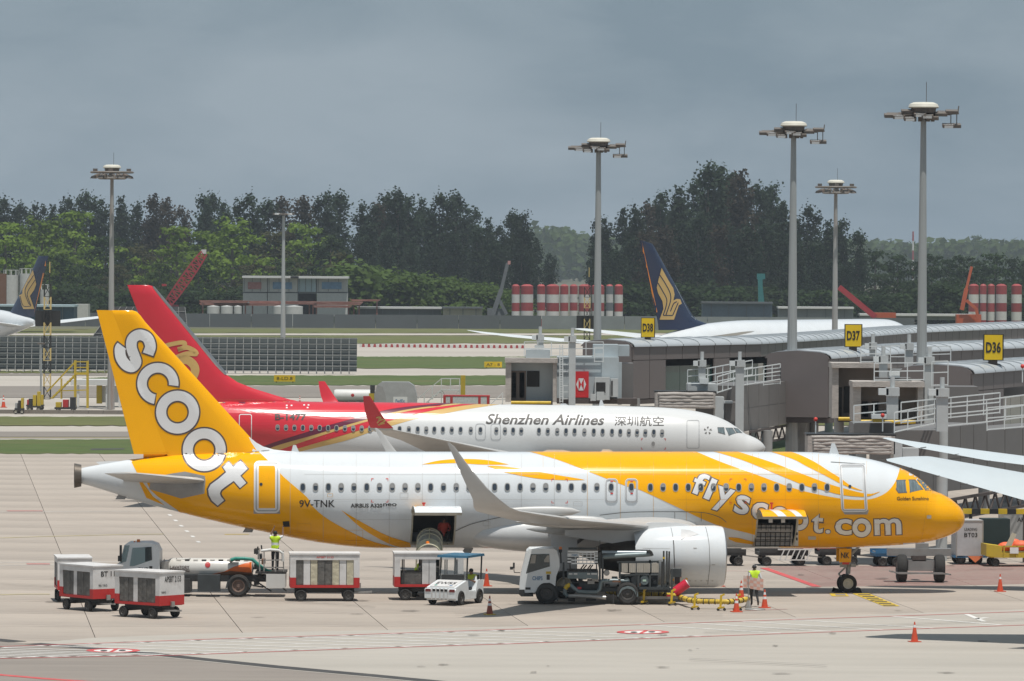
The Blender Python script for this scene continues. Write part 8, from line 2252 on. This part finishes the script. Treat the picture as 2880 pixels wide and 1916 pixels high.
# ================================================================== PEOPLE
m_skin = mat('skin_brown', (.20, .11, .07), .6, var=.08)
m_hivis = mat('hi_vis_lime', (.50, .72, .02), .6, var=.08, scale=6)
m_hivisy = mat('hi_vis_yellow', (.62, .66, .05), .6, var=.08, scale=6)
m_shirtw = mat('white_shirt', (.62, .63, .64), .7, var=.06); m_trous = mat('dark_trousers', (.018, .018, .02), .8, var=.2); m_shoe = mat('brown_shoe', (.07, .035, .02), .6)
m_hair = mat('black_hair', (.012, .011, .01), .7); m_cap = mat('dark_cap', (.03, .03, .035), .7); m_band = mat('reflective_band', (.62, .64, .62), .4)
def person(label, loc, rz, J, shirt, trous, vest=None, cap=None, long_sleeve=False, seated=False, sc=1.0):
    """one continuous skinned body; J overrides joint positions (local, facing +y)"""
    P = dict(pel=(0, 0, .95), sp=(0, 0, 1.14), ch=(0, 0, 1.34), nk=(0, .005, 1.47), hd=(0, .03, 1.59), tp=(0, .03, 1.69), ns=(0, .115, 1.585),
             sl=(-.19, 0, 1.40), el=(-.25, -.03, 1.12), wl=(-.25, .08, .88), sr=(.19, 0, 1.40), er=(.25, -.03, 1.12), wr=(.25, .08, .88),
             hl=(-.09, 0, .90), kl=(-.10, .03, .50), al=(-.10, -.01, .09), tl=(-.11, .15, .04), hr=(.09, 0, .90), kr=(.10, .03, .50), ar=(.10, -.01, .09), tr=(.11, .15, .04))
    P.update(J)
    Rd = dict(pel=(.155, .11), sp=(.145, .10), ch=(.165, .115), nk=(.058, .058), hd=(.085, .10), tp=(.06, .07), ns=(.018, .018), sl=(.07, .07), el=(.047, .047), wl=(.03, .03), sr=(.07, .07), er=(.047, .047), wr=(.03, .03),
              hl=(.10, .10), kl=(.062, .062), al=(.045, .045), tl=(.038, .035), hr=(.10, .10), kr=(.062, .062), ar=(.045, .045), tr=(.038, .035))
    E = [('pel', 'sp', 't'), ('sp', 'ch', 't'), ('ch', 'nk', 't'), ('nk', 'hd', 'h'), ('hd', 'tp', 'h'), ('hd', 'ns', 'h'), ('ch', 'sl', 't'), ('sl', 'el', 'u'), ('el', 'wl', 'a'), ('ch', 'sr', 't'), ('sr', 'er', 'u'), ('er', 'wr', 'a'),
         ('pel', 'hl', 'l'), ('hl', 'kl', 'l'), ('kl', 'al', 'l'), ('al', 'tl', 'f'), ('pel', 'hr', 'l'), ('hr', 'kr', 'l'), ('kr', 'ar', 'l'), ('ar', 'tr', 'f')]
    for s, e, w in (('l', 'el', 'wl'), ('r', 'er', 'wr')):
        d = (Vector(P[w]) - Vector(P[e])).normalized(); side = Vector((0, 1, 0)) if abs(d.y) < .8 else Vector((1, 0, 0))
        side = (side - d * side.dot(d)).normalized(); inn = d.cross(side) * (1 if s == 'l' else -1)
        P['h' + s + 'p'] = tuple(Vector(P[w]) + d * .075); Rd['h' + s + 'p'] = (.034, .02); E.append((w, 'h' + s + 'p', 'a'))
        for k in range(4):
            b = Vector(P['h' + s + 'p']) + side * (.03 - .02 * k) + d * .02; ln = (.07, .08, .075, .055)[k]
            P['f%s%da' % (s, k)] = tuple(b + d * ln * .5 + inn * .006); P['f%s%db' % (s, k)] = tuple(b + d * ln * .85 + inn * .03)
            for q in 'ab': Rd['f%s%d%s' % (s, k, q)] = (.0095, .0095)
            E += [('h' + s + 'p', 'f%s%da' % (s, k), 'a'), ('f%s%da' % (s, k), 'f%s%db' % (s, k), 'a')]
        P['th' + s] = tuple(Vector(P[w]) + d * .07 + side * .055 + inn * .02); Rd['th' + s] = (.011, .011); E.append((w, 'th' + s, 'a'))
    names = list(P); idx = {n: i for i, n in enumerate(names)}
    me = bpy.data.meshes.new('tmp'); me.from_pydata([P[n] for n in names], [(idx[a], idx[b]) for a, b, _ in E], [])
    ob = bpy.data.objects.new('tmp', me); COL.objects.link(ob)
    md = ob.modifiers.new('s', 'SKIN'); md.use_smooth_shade = True
    for i, n in enumerate(names):
        me.skin_vertices[0].data[i].radius = Rd[n]
    me.skin_vertices[0].data[idx['pel']].use_root = True
    ob.modifiers.new('u', 'SUBSURF').levels = 1
    dg = bpy.context.evaluated_depsgraph_get(); ev = ob.evaluated_get(dg)
    bm = bpy.data.meshes.new_from_object(ev)
    COL.objects.unlink(ob); bpy.data.objects.remove(ob)
    bm.name = 'body'; bm.materials.clear()
    for m in (m_skin, shirt, trous, m_shoe): bm.materials.append(m)
    seg = [(Vector(P[a]), Vector(P[b]), k) for a, b, k in E]
    tors = []
    for f in bm.polygons:
        c = f.center; best = None
        for a, b, k in seg:
            d = b - a; t = max(0, min(1, (c - a).dot(d) / max(d.length_squared, 1e-9))); q = (a + d * t - c).length
            if best is None or q < best[0]: best = (q, k)
        k = best[1]
        f.material_index = {'t': 1, 'u': 1, 'a': 1 if long_sleeve else 0, 'h': 0, 'l': 2, 'f': 3}[k]
        f.use_smooth = True
        if k == 't' and c.z > P['pel'][2] - .02: tors.append(f.index)
    T = thing('person', label, 'person', loc, rz); T.scale = (sc, sc, sc)
    body = bpy.data.objects.new('body', bm); COL.objects.link(body); body.parent = T
    if vest:
        mb = MB(); vm = {}; tset = set(tors)
        for fi in tors:
            f = bm.polygons[fi]; vs = [bm.vertices[v].co + bm.vertices[v].normal * .018 for v in f.vertices]
            zc = f.center.z
            mb.add(vs, [tuple(range(len(vs)))], 1 if abs(zc - (P['sp'][2] + .02)) < .035 else 0)
        mb.build('hi_vis_vest', [vest, m_band], T, 60)
    hd = Vector(P['hd'])
    mb = MB().ell((hd.x, hd.y - .012, hd.z + .045), (.092, .108, .082), 14, 8)
    h = mb.build('cap' if cap else 'hair', cap or m_hair, T)
    if cap: MB().ell((hd.x, hd.y + .12, hd.z + .045), (.07, .075, .012), 10, 5).build('cap_peak', cap, h)
    for s in (-1, 1):
        MB().ell((hd.x + s * .034, hd.y + .088, hd.z + .012), (.012, .008, .008), 8, 5).build('eye', m_hair, T)
        MB().ell((hd.x + s * .088, hd.y + .005, hd.z), (.012, .024, .032), 8, 5).build('ear', m_skin, T)
    MB().ell((hd.x, hd.y + .09, hd.z - .055), (.024, .01, .007), 8, 5).build('mouth', mat('lips', (.16, .06, .05), .6), T)
    return T
# walking worker by the hose, seen from behind
q = gnd(1736, 1397)
person('worker in lime vest and dark cap walking away beside the hose end', (q.x, q.y, 0), R(12), dict(wl=(-.30, .06, .92), el=(-.27, -.06, 1.15), er=(.28, -.03, 1.14), wr=(.29, .10, .90), kl=(-.09, .14, .52), al=(-.09, .06, .12), tl=(-.10, .2, .05), kr=(.10, -.02, .50), ar=(.11, -.22, .20), tr=(.12, -.16, .06)), m_shirtw, m_trous, m_hivis, m_cap)
# worker on the lavatory truck, arms up to the hull
q = LAV.p(2025, 545, 0); o = LAV.o
person('worker in lime vest on the lavatory truck reaching up to the yellow belly', (o.x + q[0], o.y + .1, q[1] - .02), R(-8), dict(el=(-.24, .16, 1.52), wl=(-.12, .22, 1.78), er=(.30, .14, 1.50), wr=(.28, .22, 1.78), hd=(0, .02, 1.60), sl=(-.19, .02, 1.44), sr=(.19, .02, 1.44)), m_shirtw, m_trous, m_hivis, None)
# two workers behind the open cart
q = at(956, 1366, 226.9); q.z = 0
person('worker in lime shirt bending behind the open baggage cart, farther from the tug', (q.x, q.y, 0), R(-70), dict(sp=(0, .06, 1.14), ch=(0, .20, 1.28), nk=(0, .30, 1.38), hd=(0, .38, 1.47), tp=(0, .42, 1.55), ns=(0, .47, 1.44), sl=(-.19, .22, 1.32), sr=(.19, .22, 1.32), el=(-.24, .38, 1.10), er=(.24, .38, 1.10), wl=(-.2, .52, .92), wr=(.2, .52, .92)), m_hivis, m_trous, m_hivis, m_cap, True)
q = at(1003, 1366, 227.0); q.z = 0
person('worker in lime shirt stooping behind the open cart right beside the tug', (q.x, q.y, 0), R(100), dict(sp=(0, .05, 1.14), ch=(0, .15, 1.30), nk=(0, .23, 1.41), hd=(0, .3, 1.51), tp=(0, .33, 1.60), ns=(0, .385, 1.48), sl=(-.19, .16, 1.35), sr=(.19, .16, 1.35), el=(-.25, .25, 1.10), er=(.24, .32, 1.12), wl=(-.18, .45, .95), wr=(.2, .5, .98)), m_hivis, m_trous, m_hivis, m_cap, True)
# tractor driver, seated
tl = TUG.matrix_basis @ Vector((-.85, .34, .0)) if False else Matrix.LocRotScale(TUG.location, TUG.rotation_euler, TUG.scale) @ Vector((-.88, .30, -.30))
person('driver in yellow vest sitting on the tow tractor', tl, R(-115 - 90), dict(kl=(-.12, .42, .92), al=(-.12, .48, .58), tl=(-.12, .62, .56), kr=(.12, .42, .92), ar=(.12, .48, .58), tr=(.12, .62, .56), el=(-.26, .12, 1.16), wl=(-.16, .38, 1.26), er=(.26, .12, 1.16), wr=(.16, .38, 1.26)), m_shirtw, m_trous, m_hivisy, None)
# loader in the rear hold
x0, x1, t0, t1 = HOLES[1]
w_ = wmat(A) @ Vector((x1 - .42, -.75, zc0 + h0 * math.cos(t1) - .01))
person('loader in red shirt crouching inside the open rear cargo hold', w_, R(185), dict(pel=(0, -.1, .42), hl=(-.1, -.08, .40), hr=(.1, -.08, .40), kl=(-.16, .22, .48), al=(-.14, .02, .09), tl=(-.15, .16, .04), kr=(.16, .22, .48), ar=(.14, .02, .09), tr=(.15, .16, .04), sp=(0, -.02, .62), ch=(0, .08, .82), nk=(0, .13, .95), hd=(0, .17, 1.06), tp=(0, .17, 1.15), ns=(0, .26, 1.05), sl=(-.19, .1, .88), sr=(.19, .1, .88), el=(-.26, .26, .68), er=(.26, .26, .68), wl=(-.2, .46, .66), wr=(.2, .46, .66)), mat('red_shirt', (.45, .05, .03), .7), m_trous, None, None, True)
# ================================================================== TREES
def leaf_mat(name, col, var=.25, objvar=.28, scale=.35, alt=None, altf=.0):
    m = mat(name, col, rough=.75, var=var, scale=scale, objvar=objvar, dirt=altf, dirtcol=alt or col, dscale=.12, spec=.15)
    nt = m.node_tree; b = nt.nodes['Principled BSDF']; t = nt.nodes.new('ShaderNodeBsdfTranslucent'); mx = nt.nodes.new('ShaderNodeMixShader'); mx.inputs[0].default_value = .4
    nt.links.new(b.inputs['Base Color'].links[0].from_socket, t.inputs['Color']); nt.links.new(b.outputs[0], mx.inputs[1]); nt.links.new(t.outputs[0], mx.inputs[2])
    nt.links.new(mx.outputs[0], nt.nodes['Material Output'].inputs['Surface'])
    return m
m_casu = leaf_mat('casuarina_needles', (.030, .050, .028), alt=(.05, .046, .026), altf=.5)
m_casub = leaf_mat('browned_needles', (.062, .050, .034), alt=(.036, .045, .03), altf=.6)
m_broad = leaf_mat('fresh_green_leaves', (.125, .190, .026), alt=(.045, .075, .016), altf=.7)
m_broad2 = leaf_mat('mid_green_leaves', (.044, .074, .017), alt=(.07, .06, .025), altf=.7)
m_bush = leaf_mat('undergrowth_leaves', (.066, .108, .022), alt=(.075, .078, .025), altf=.5)
m_bark = mat('grey_bark', (.12, .10, .085), .9, var=.3)
rng = np.random.RandomState(11)
def cards(clumps, per, size, flat=0.35, up=.5):
    """clumps: (centre, radii); returns quads spread through each clump, facing outward and up"""
    V = []; F = []
    for c, r in clumps:
        for _ in range(per):
            d = rng.normal(size=3); L_ = np.linalg.norm(d); d /= L_
            q = np.array(c) + d * np.array(r) * min(L_ * .62, 1.7)
            n = d + np.array([0, 0, up]) + rng.normal(size=3) * flat; n /= np.linalg.norm(n)
            a = np.cross(n, rng.normal(size=3)); a /= np.linalg.norm(a) + 1e-6; b = np.cross(n, a)
            s = size * rng.uniform(.6, 1.3); k = len(V)
            V += [q - a * s - b * s * .6, q + a * s - b * s * .6, q + a * s * .6 + b * s, q - a * s * .6 + b * s]
            F.append((k, k + 1, k + 2, k + 3))
    return V, F
def crown_mesh(name, clumps, per, size, m, **k):
    V, F = cards(clumps, per, size, **k)
    me = bpy.data.meshes.new(name); me.from_pydata([tuple(v) for v in V], [], F); me.materials.append(m); me.update()
    return me
def limbs(H, tips, r0):
    mb = MB().tube([(0, 0, 0), (.1, 0, H * .3), (-.1, .1, H * .6), (0, 0, H * .9)], [r0, r0 * .8, r0 * .5, r0 * .15], 7)
    for t in tips:
        z0 = t[2] * .75
        mb.tube([(0, 0, z0 * .8), (t[0] * .5, t[1] * .5, (z0 + t[2]) / 2), t], [r0 * .35, r0 * .22, r0 * .08], 5)
    return mb.mesh('trunk', m_bark, 40)
VAR = {}
def casuarina(seed, m):
    global rng
    rng = np.random.RandomState(seed)
    H = 24.0; cl = []; tips = []
    nl = 4 + seed % 3                      # several leaders give a ragged top
    lead = [(rng.uniform(-2.6, 2.6), rng.uniform(-1.5, 1.5), rng.uniform(.72, 1.0) * H) for _ in range(nl)]
    lead[0] = (0, 0, H)
    for lx, ly, lh in lead:
        for i in range(13):
            t = rng.uniform(.16, 1.0)
            w = (1 - t) ** .6 * 2.9 + .35
            a = rng.uniform(0, 6.28)
            x = lx * t + w * math.cos(a) * rng.uniform(.2, 1); y = ly * t + w * math.sin(a) * rng.uniform(.2, 1)
            cl.append(((x, y, lh * t), (.95 + w * .25, .95 + w * .25, 1.5 + w * .2)))
            if i % 4 == 0: tips.append((x * .8, y * .8, lh * t))
        cl.append(((lx, ly, lh - .5), (.55, .55, .9)))
    return crown_mesh('crown', cl, 52, .26, m, flat=.9, up=.2), limbs(H, tips[:8], .38), H
def broadleaf(seed, m, H=15.0, W=8.5):
    global rng
    rng = np.random.RandomState(seed)
    cl = []; tips = []
    for lev in range(5):
        z = H * (.30 + .66 * lev / 4); w = W * (1 - .72 * (lev / 4) ** 1.5) * rng.uniform(.85, 1.1)
        n = 19 - 3 * lev
        for i in range(n):
            a = 6.283 * (i + rng.uniform(-.3, .3)) / n; rr = w * rng.uniform(.25, 1.0)
            c = (rr * math.cos(a), rr * math.sin(a), z + rng.uniform(-.95, .95) - .05 * rr)
            cl.append((c, (rng.uniform(.9, 1.7), rng.uniform(.9, 1.7), rng.uniform(.4, .75))))
            if i % 3 == 0: tips.append((c[0] * .85, c[1] * .85, c[2] - .3))
    return crown_mesh('crown', cl, 34, .27, m, flat=.5, up=.8), limbs(H, tips[:14], .45), H
def bush(seed, m, H=6.0, W=5.0):
    global rng
    rng = np.random.RandomState(seed)
    cl = []
    for i in range(34):
        a = rng.uniform(0, 6.28); q = rng.uniform(0, 1) ** .6; z = rng.uniform(.05, 1)
        w = W * math.sqrt(max(1 - z ** 2.2, .05))
        cl.append(((q * w * math.cos(a), q * w * math.sin(a), z * H * .85 + .4), (1.5, 1.5, 1.0)))
    return crown_mesh('crown', cl, 60, .26, m, flat=.6, up=.6), limbs(H, [c[0] for c in cl[:6]], .25), H
for k, sd in enumerate((1, 5, 9, 14)): VAR['c%d' % k] = casuarina(sd, m_casu)
for k, sd in enumerate((21, 26)): VAR['n%d' % k] = casuarina(sd, m_casub)
for k, sd in enumerate((31, 36, 41)): VAR['b%d' % k] = broadleaf(sd, m_broad)
for k, sd in enumerate((51, 56)): VAR['m%d' % k] = broadleaf(sd, m_broad2, 14, 7.5)
for k, sd in enumerate((61, 66, 71)): VAR['u%d' % k] = bush(sd, m_bush)
ORD = ['leftmost', 'second', 'third', 'fourth', 'fifth', 'sixth', 'seventh', 'eighth', 'ninth', 'tenth', 'eleventh', 'twelfth', 'thirteenth', 'fourteenth', 'fifteenth', 'sixteenth']
m_olive = leaf_mat('olive_brown_leaves', (.060, .062, .024), alt=(.085, .055, .03), altf=.7)
m_deep = leaf_mat('deep_green_leaves', (.026, .048, .014), alt=(.045, .06, .02), altf=.5)
def tree(v, px, ptop, Y, label, name='tree', group=None, wide=1.0, om=None):
    cr, tr, H = VAR[v]
    t = atk(px / K, ptop / K, Y)
    T = thing(name, label, 'tree' if name != 'bush' else 'bush', (t.x, Y * KD, 0), random.uniform(0, 6.28), group)
    s = max(t.z, 2.0) / (H + .4)
    T.scale = (s * wide, s * wide, s)
    for nm, me in (('trunk', tr), ('crown', cr)):
        o = bpy.data.objects.new(nm, me); COL.objects.link(o); o.parent = T
        if om and nm == 'crown': o.material_slots[0].link = 'OBJECT'; o.material_slots[0].material = om
    return T
def ordn(i, n, what):
    return ('leftmost of' if i == 0 else ORD[i] + ' from left of') + ' '
# skyline of casuarinas, left part
sky1 = [(-30, 575), (14, 559), (57, 578), (98, 580), (150, 575), (196, 559), (241, 547), (286, 565), (339, 551), (385, 575), (433, 559), (469, 569), (506, 590), (571, 555), (596, 551), (629, 574)]
for i, (x, y) in enumerate(sky1):
    tree(('n1' if i in (10, 11, 12) else 'c%d' % (i % 4)), x, y, 735 + (i * 13) % 40, '%s the dark casuarinas above the bright green trees' % ordn(i, 16, '')[:-1].strip().replace(' of', ' of'), 'casuarina_tree', 'casuarinas along the left skyline')
sky2 = [(702, 551), (755, 570), (796, 558), (849, 556), (918, 547), (955, 550), (1021, 578), (1060, 575), (1090, 551), (1118, 543), (1148, 558), (1190, 556), (1237, 550), (1282, 551), (1315, 590)]
for i, (x, y) in enumerate(sky2):
    tree(('n0' if i in (2, 3, 7) else 'c%d' % ((i + 1) % 4)), x, y, 700 + (i * 17) % 50, '%s the dark casuarinas between the thin mast and the skyline gap' % ordn(i, 15, '')[:-1].strip(), 'casuarina_tree', 'casuarinas along the middle skyline', 1.15)
sky3 = [(1372, 612), (1405, 640), (1441, 602), (1474, 604), (1507, 668), (1545, 715)]
for i, (x, y) in enumerate(sky3):
    tree('c%d' % (i % 4), x, y, 690 + (i * 11) % 30, '%s the six dark trees stepping down to the skyline gap' % ordn(i, 6, '')[:-1].strip(), 'casuarina_tree', 'trees stepping down to the gap', 1.05)
sky4 = [(1672, 690), (1700, 618), (1756, 584), (1788, 584), (1820, 575), (1858, 547), (1911, 522), (1950, 515), (1993, 473), (2028, 473), (2062, 485), (2085, 495), (2128, 526), (2173, 526), (2206, 565), (2271, 583)]
for i, (x, y) in enumerate(sky4):
    tree(('n%d' % (i % 2) if i in (4, 11) else 'c%d' % ((i + 2) % 4)), x, y, 665 + (i * 19) % 50, '%s the tall dark trees in the big clump around the tall masts' % ordn(i, 16, '')[:-1].strip(), 'casuarina_tree', 'tall trees of the big clump', 1.05)
sky5 = [(2328, 618), (2369, 622), (2412, 655), (2463, 706), (2524, 720), (2575, 735), (2622, 720), (2668, 730), (2708, 724), (2752, 735), (2797, 716), (2846, 728), (2890, 735)]
for i, (x, y) in enumerate(sky5):
    tree(('c%d' % (i % 4) if i < 3 else 'm%d' % (i % 2)), x, y, 660 + (i * 23) % 45, '%s the dark trees right of the rusty round-ringed mast' % ordn(i, 13, '')[:-1].strip(), 'casuarina_tree' if i < 3 else 'broadleaf_tree', 'dark trees toward the right edge', 1.15 if i < 3 else 1.0, None if i < 3 else m_deep)
# second, lower dark row closing the wood
low = []
for i in range(17):
    x = 1690 + i * 46; top = np.interp(x, [1690, 1800, 2000, 2150, 2300, 2450], [700, 640, 600, 620, 690, 760]) + (i * 29) % 34
    low.append((x, top))
for i, (x, y) in enumerate(low[:16]):
    tree(('n0' if i in (3, 4, 7) else 'c%d' % (i % 4)), x, y, 640 + (i * 7) % 20, '%s the lower dark trees in front of the big clump' % ordn(i, 16, '')[:-1].strip(), 'casuarina_tree', 'lower trees before the big clump', 1.15)
for i in range(14):
    x = 660 + i * 62; y = 640 + (i * 37) % 50
    tree('c%d' % ((i + 3) % 4), x, y, 675 + (i * 5) % 18, '%s the shorter dark trees filling the wood behind the site office' % ordn(i, 14, '')[:-1].strip(), 'casuarina_tree', 'shorter dark trees behind the site', 1.1)
# bright broadleaf trees on the left
bl = [(15, 628), (120, 614), (212, 598), (298, 668), (392, 690), (497, 640), (585, 652), (655, 616), (775, 655), (850, 630), (930, 668)]
for i, (x, y) in enumerate(bl):
    tree('b%d' % (i % 3), x, y, 640 + (i * 19) % 44, '%s the bright green layered trees at left' % ordn(i, 16, '')[:-1].strip(), 'broadleaf_tree', 'bright green trees at left', 1.1, (m_olive if i in (4, 8) else m_deep if i in (3, 10) else None))
bl2 = [(55, 735), (170, 718), (330, 748), (450, 740), (560, 732), (700, 748), (800, 735), (960, 712)]
for i, (x, y) in enumerate(bl2):
    tree('m%d' % (i % 2), x, y, 622 + (i * 7) % 16, '%s the shorter green trees in the front row at left' % ordn(i, 12, '')[:-1].strip(), 'broadleaf_tree', 'shorter green trees at left', 1.05, (None, m_deep, m_olive, None, m_deep, m_olive, m_deep, m_olive)[i])
# bushes along the site
for i in range(15):
    x = 985 + i * 32; y = np.interp(x, [985, 1150, 1300, 1430], [735, 760, 785, 815]) + (i * 31) % 16
    tree('u%d' % (i % 3), x, y, 612 + (i * 5) % 12, '%s the rounded green bushes left of the striped silos' % ordn(i, 15, '')[:-1].strip(), 'bush', 'rounded bushes along the site', 1.2)
for i in range(16):
    x = 1760 + i * 72; y = 792 + (i * 37) % 34
    tree('u%d' % (i % 3), x, y, 618 + (i * 7) % 14, '%s the low dark bushes along the foot of the right wood' % ordn(i, 16, '')[:-1].strip(), 'bush', 'low bushes at the right wood', 1.35, m_deep)
for i in range(16):
    x = -20 + i * 66; y = 795 + (i * 23) % 30
    tree('u%d' % (i % 3), x, y, 608 + (i * 7) % 10, '%s the low bushes along the foot of the left wood' % ordn(i, 16, '')[:-1].strip(), 'bush', 'low bushes at the left wood', 1.35, m_deep)
# three lone trees on the far ridge, and the ridge wood as one mass
for i, (x, y) in enumerate(((2748, 665), (2793, 676), (2842, 685))):
    tree('m%d' % (i % 2), x, y, 1750, '%s the hazy lone trees standing above the far ridge at right' % ('leftmost of', 'middle one of', 'rightmost of')[i], 'broadleaf_tree', 'lone trees on the far ridge', .62)
rng = np.random.RandomState(5)
cl = []
for i in range(420):
    px = rng.uniform(1480, 3000); Y = rng.uniform(1650, 2000)
    top = np.interp(px, [1480, 1540, 1620, 1700, 2300, 2500, 2620, 2750, 2900, 3000], [668, 655, 678, 690, 695, 702, 698, 694, 696, 698])
    p = atk(px / K, top / K, Y)
    for k in range(3):
        cl.append(((p.x + rng.normal() * 3, (Y - 1800) * KD + rng.normal() * 4, p.z * (1 - .33 * k) - rng.uniform(0, 3.5)), (6, 6, 4.5)))
o = bpy.data.objects.new('distant_woods', crown_mesh('distant_woods', cl, 16, 2.3, m_bush, flat=.6, up=.6)); COL.objects.link(o); o.location = (0, 1800 * KD, 0); tag(o, 'hazy far woods along the horizon', 'woods', kind='stuff')
# far radio mast
T = simple('radio_mast', 'thin red and white radio mast hazy on the far skyline', 'mast', 2101, 640, 1500); T.location.z = 0
H = atk(2101, 533, 1500).z
for k in range(6): MB().cyl((0, 0, H * k / 6), (0, 0, H * (k + 1) / 6), .5, .45, n=6).build('mast_section', m_tred if k % 2 else m_twhite, T)
# ================================================================== AIR
hz_m = bpy.data.materials.new('thin_haze'); hz_m.use_nodes = True
n_ = hz_m.node_tree.nodes; n_.clear()
ho = n_.new('ShaderNodeOutputMaterial'); hv = n_.new('ShaderNodeVolumePrincipled')
hv.inputs['Color'].default_value = (.80, .90, 1.0, 1); hv.inputs['Density'].default_value = 0.00008; hv.inputs['Anisotropy'].default_value = 0.0
hz_m.node_tree.links.new(hv.outputs['Volume'], ho.inputs['Volume'])
hb = MB().bx(-1600, 1600, -40, 4400, -1.2, 48).build('haze', hz_m, None, 0)
tag(hb, 'thin bluish haze over the airfield', 'haze', kind='stuff')
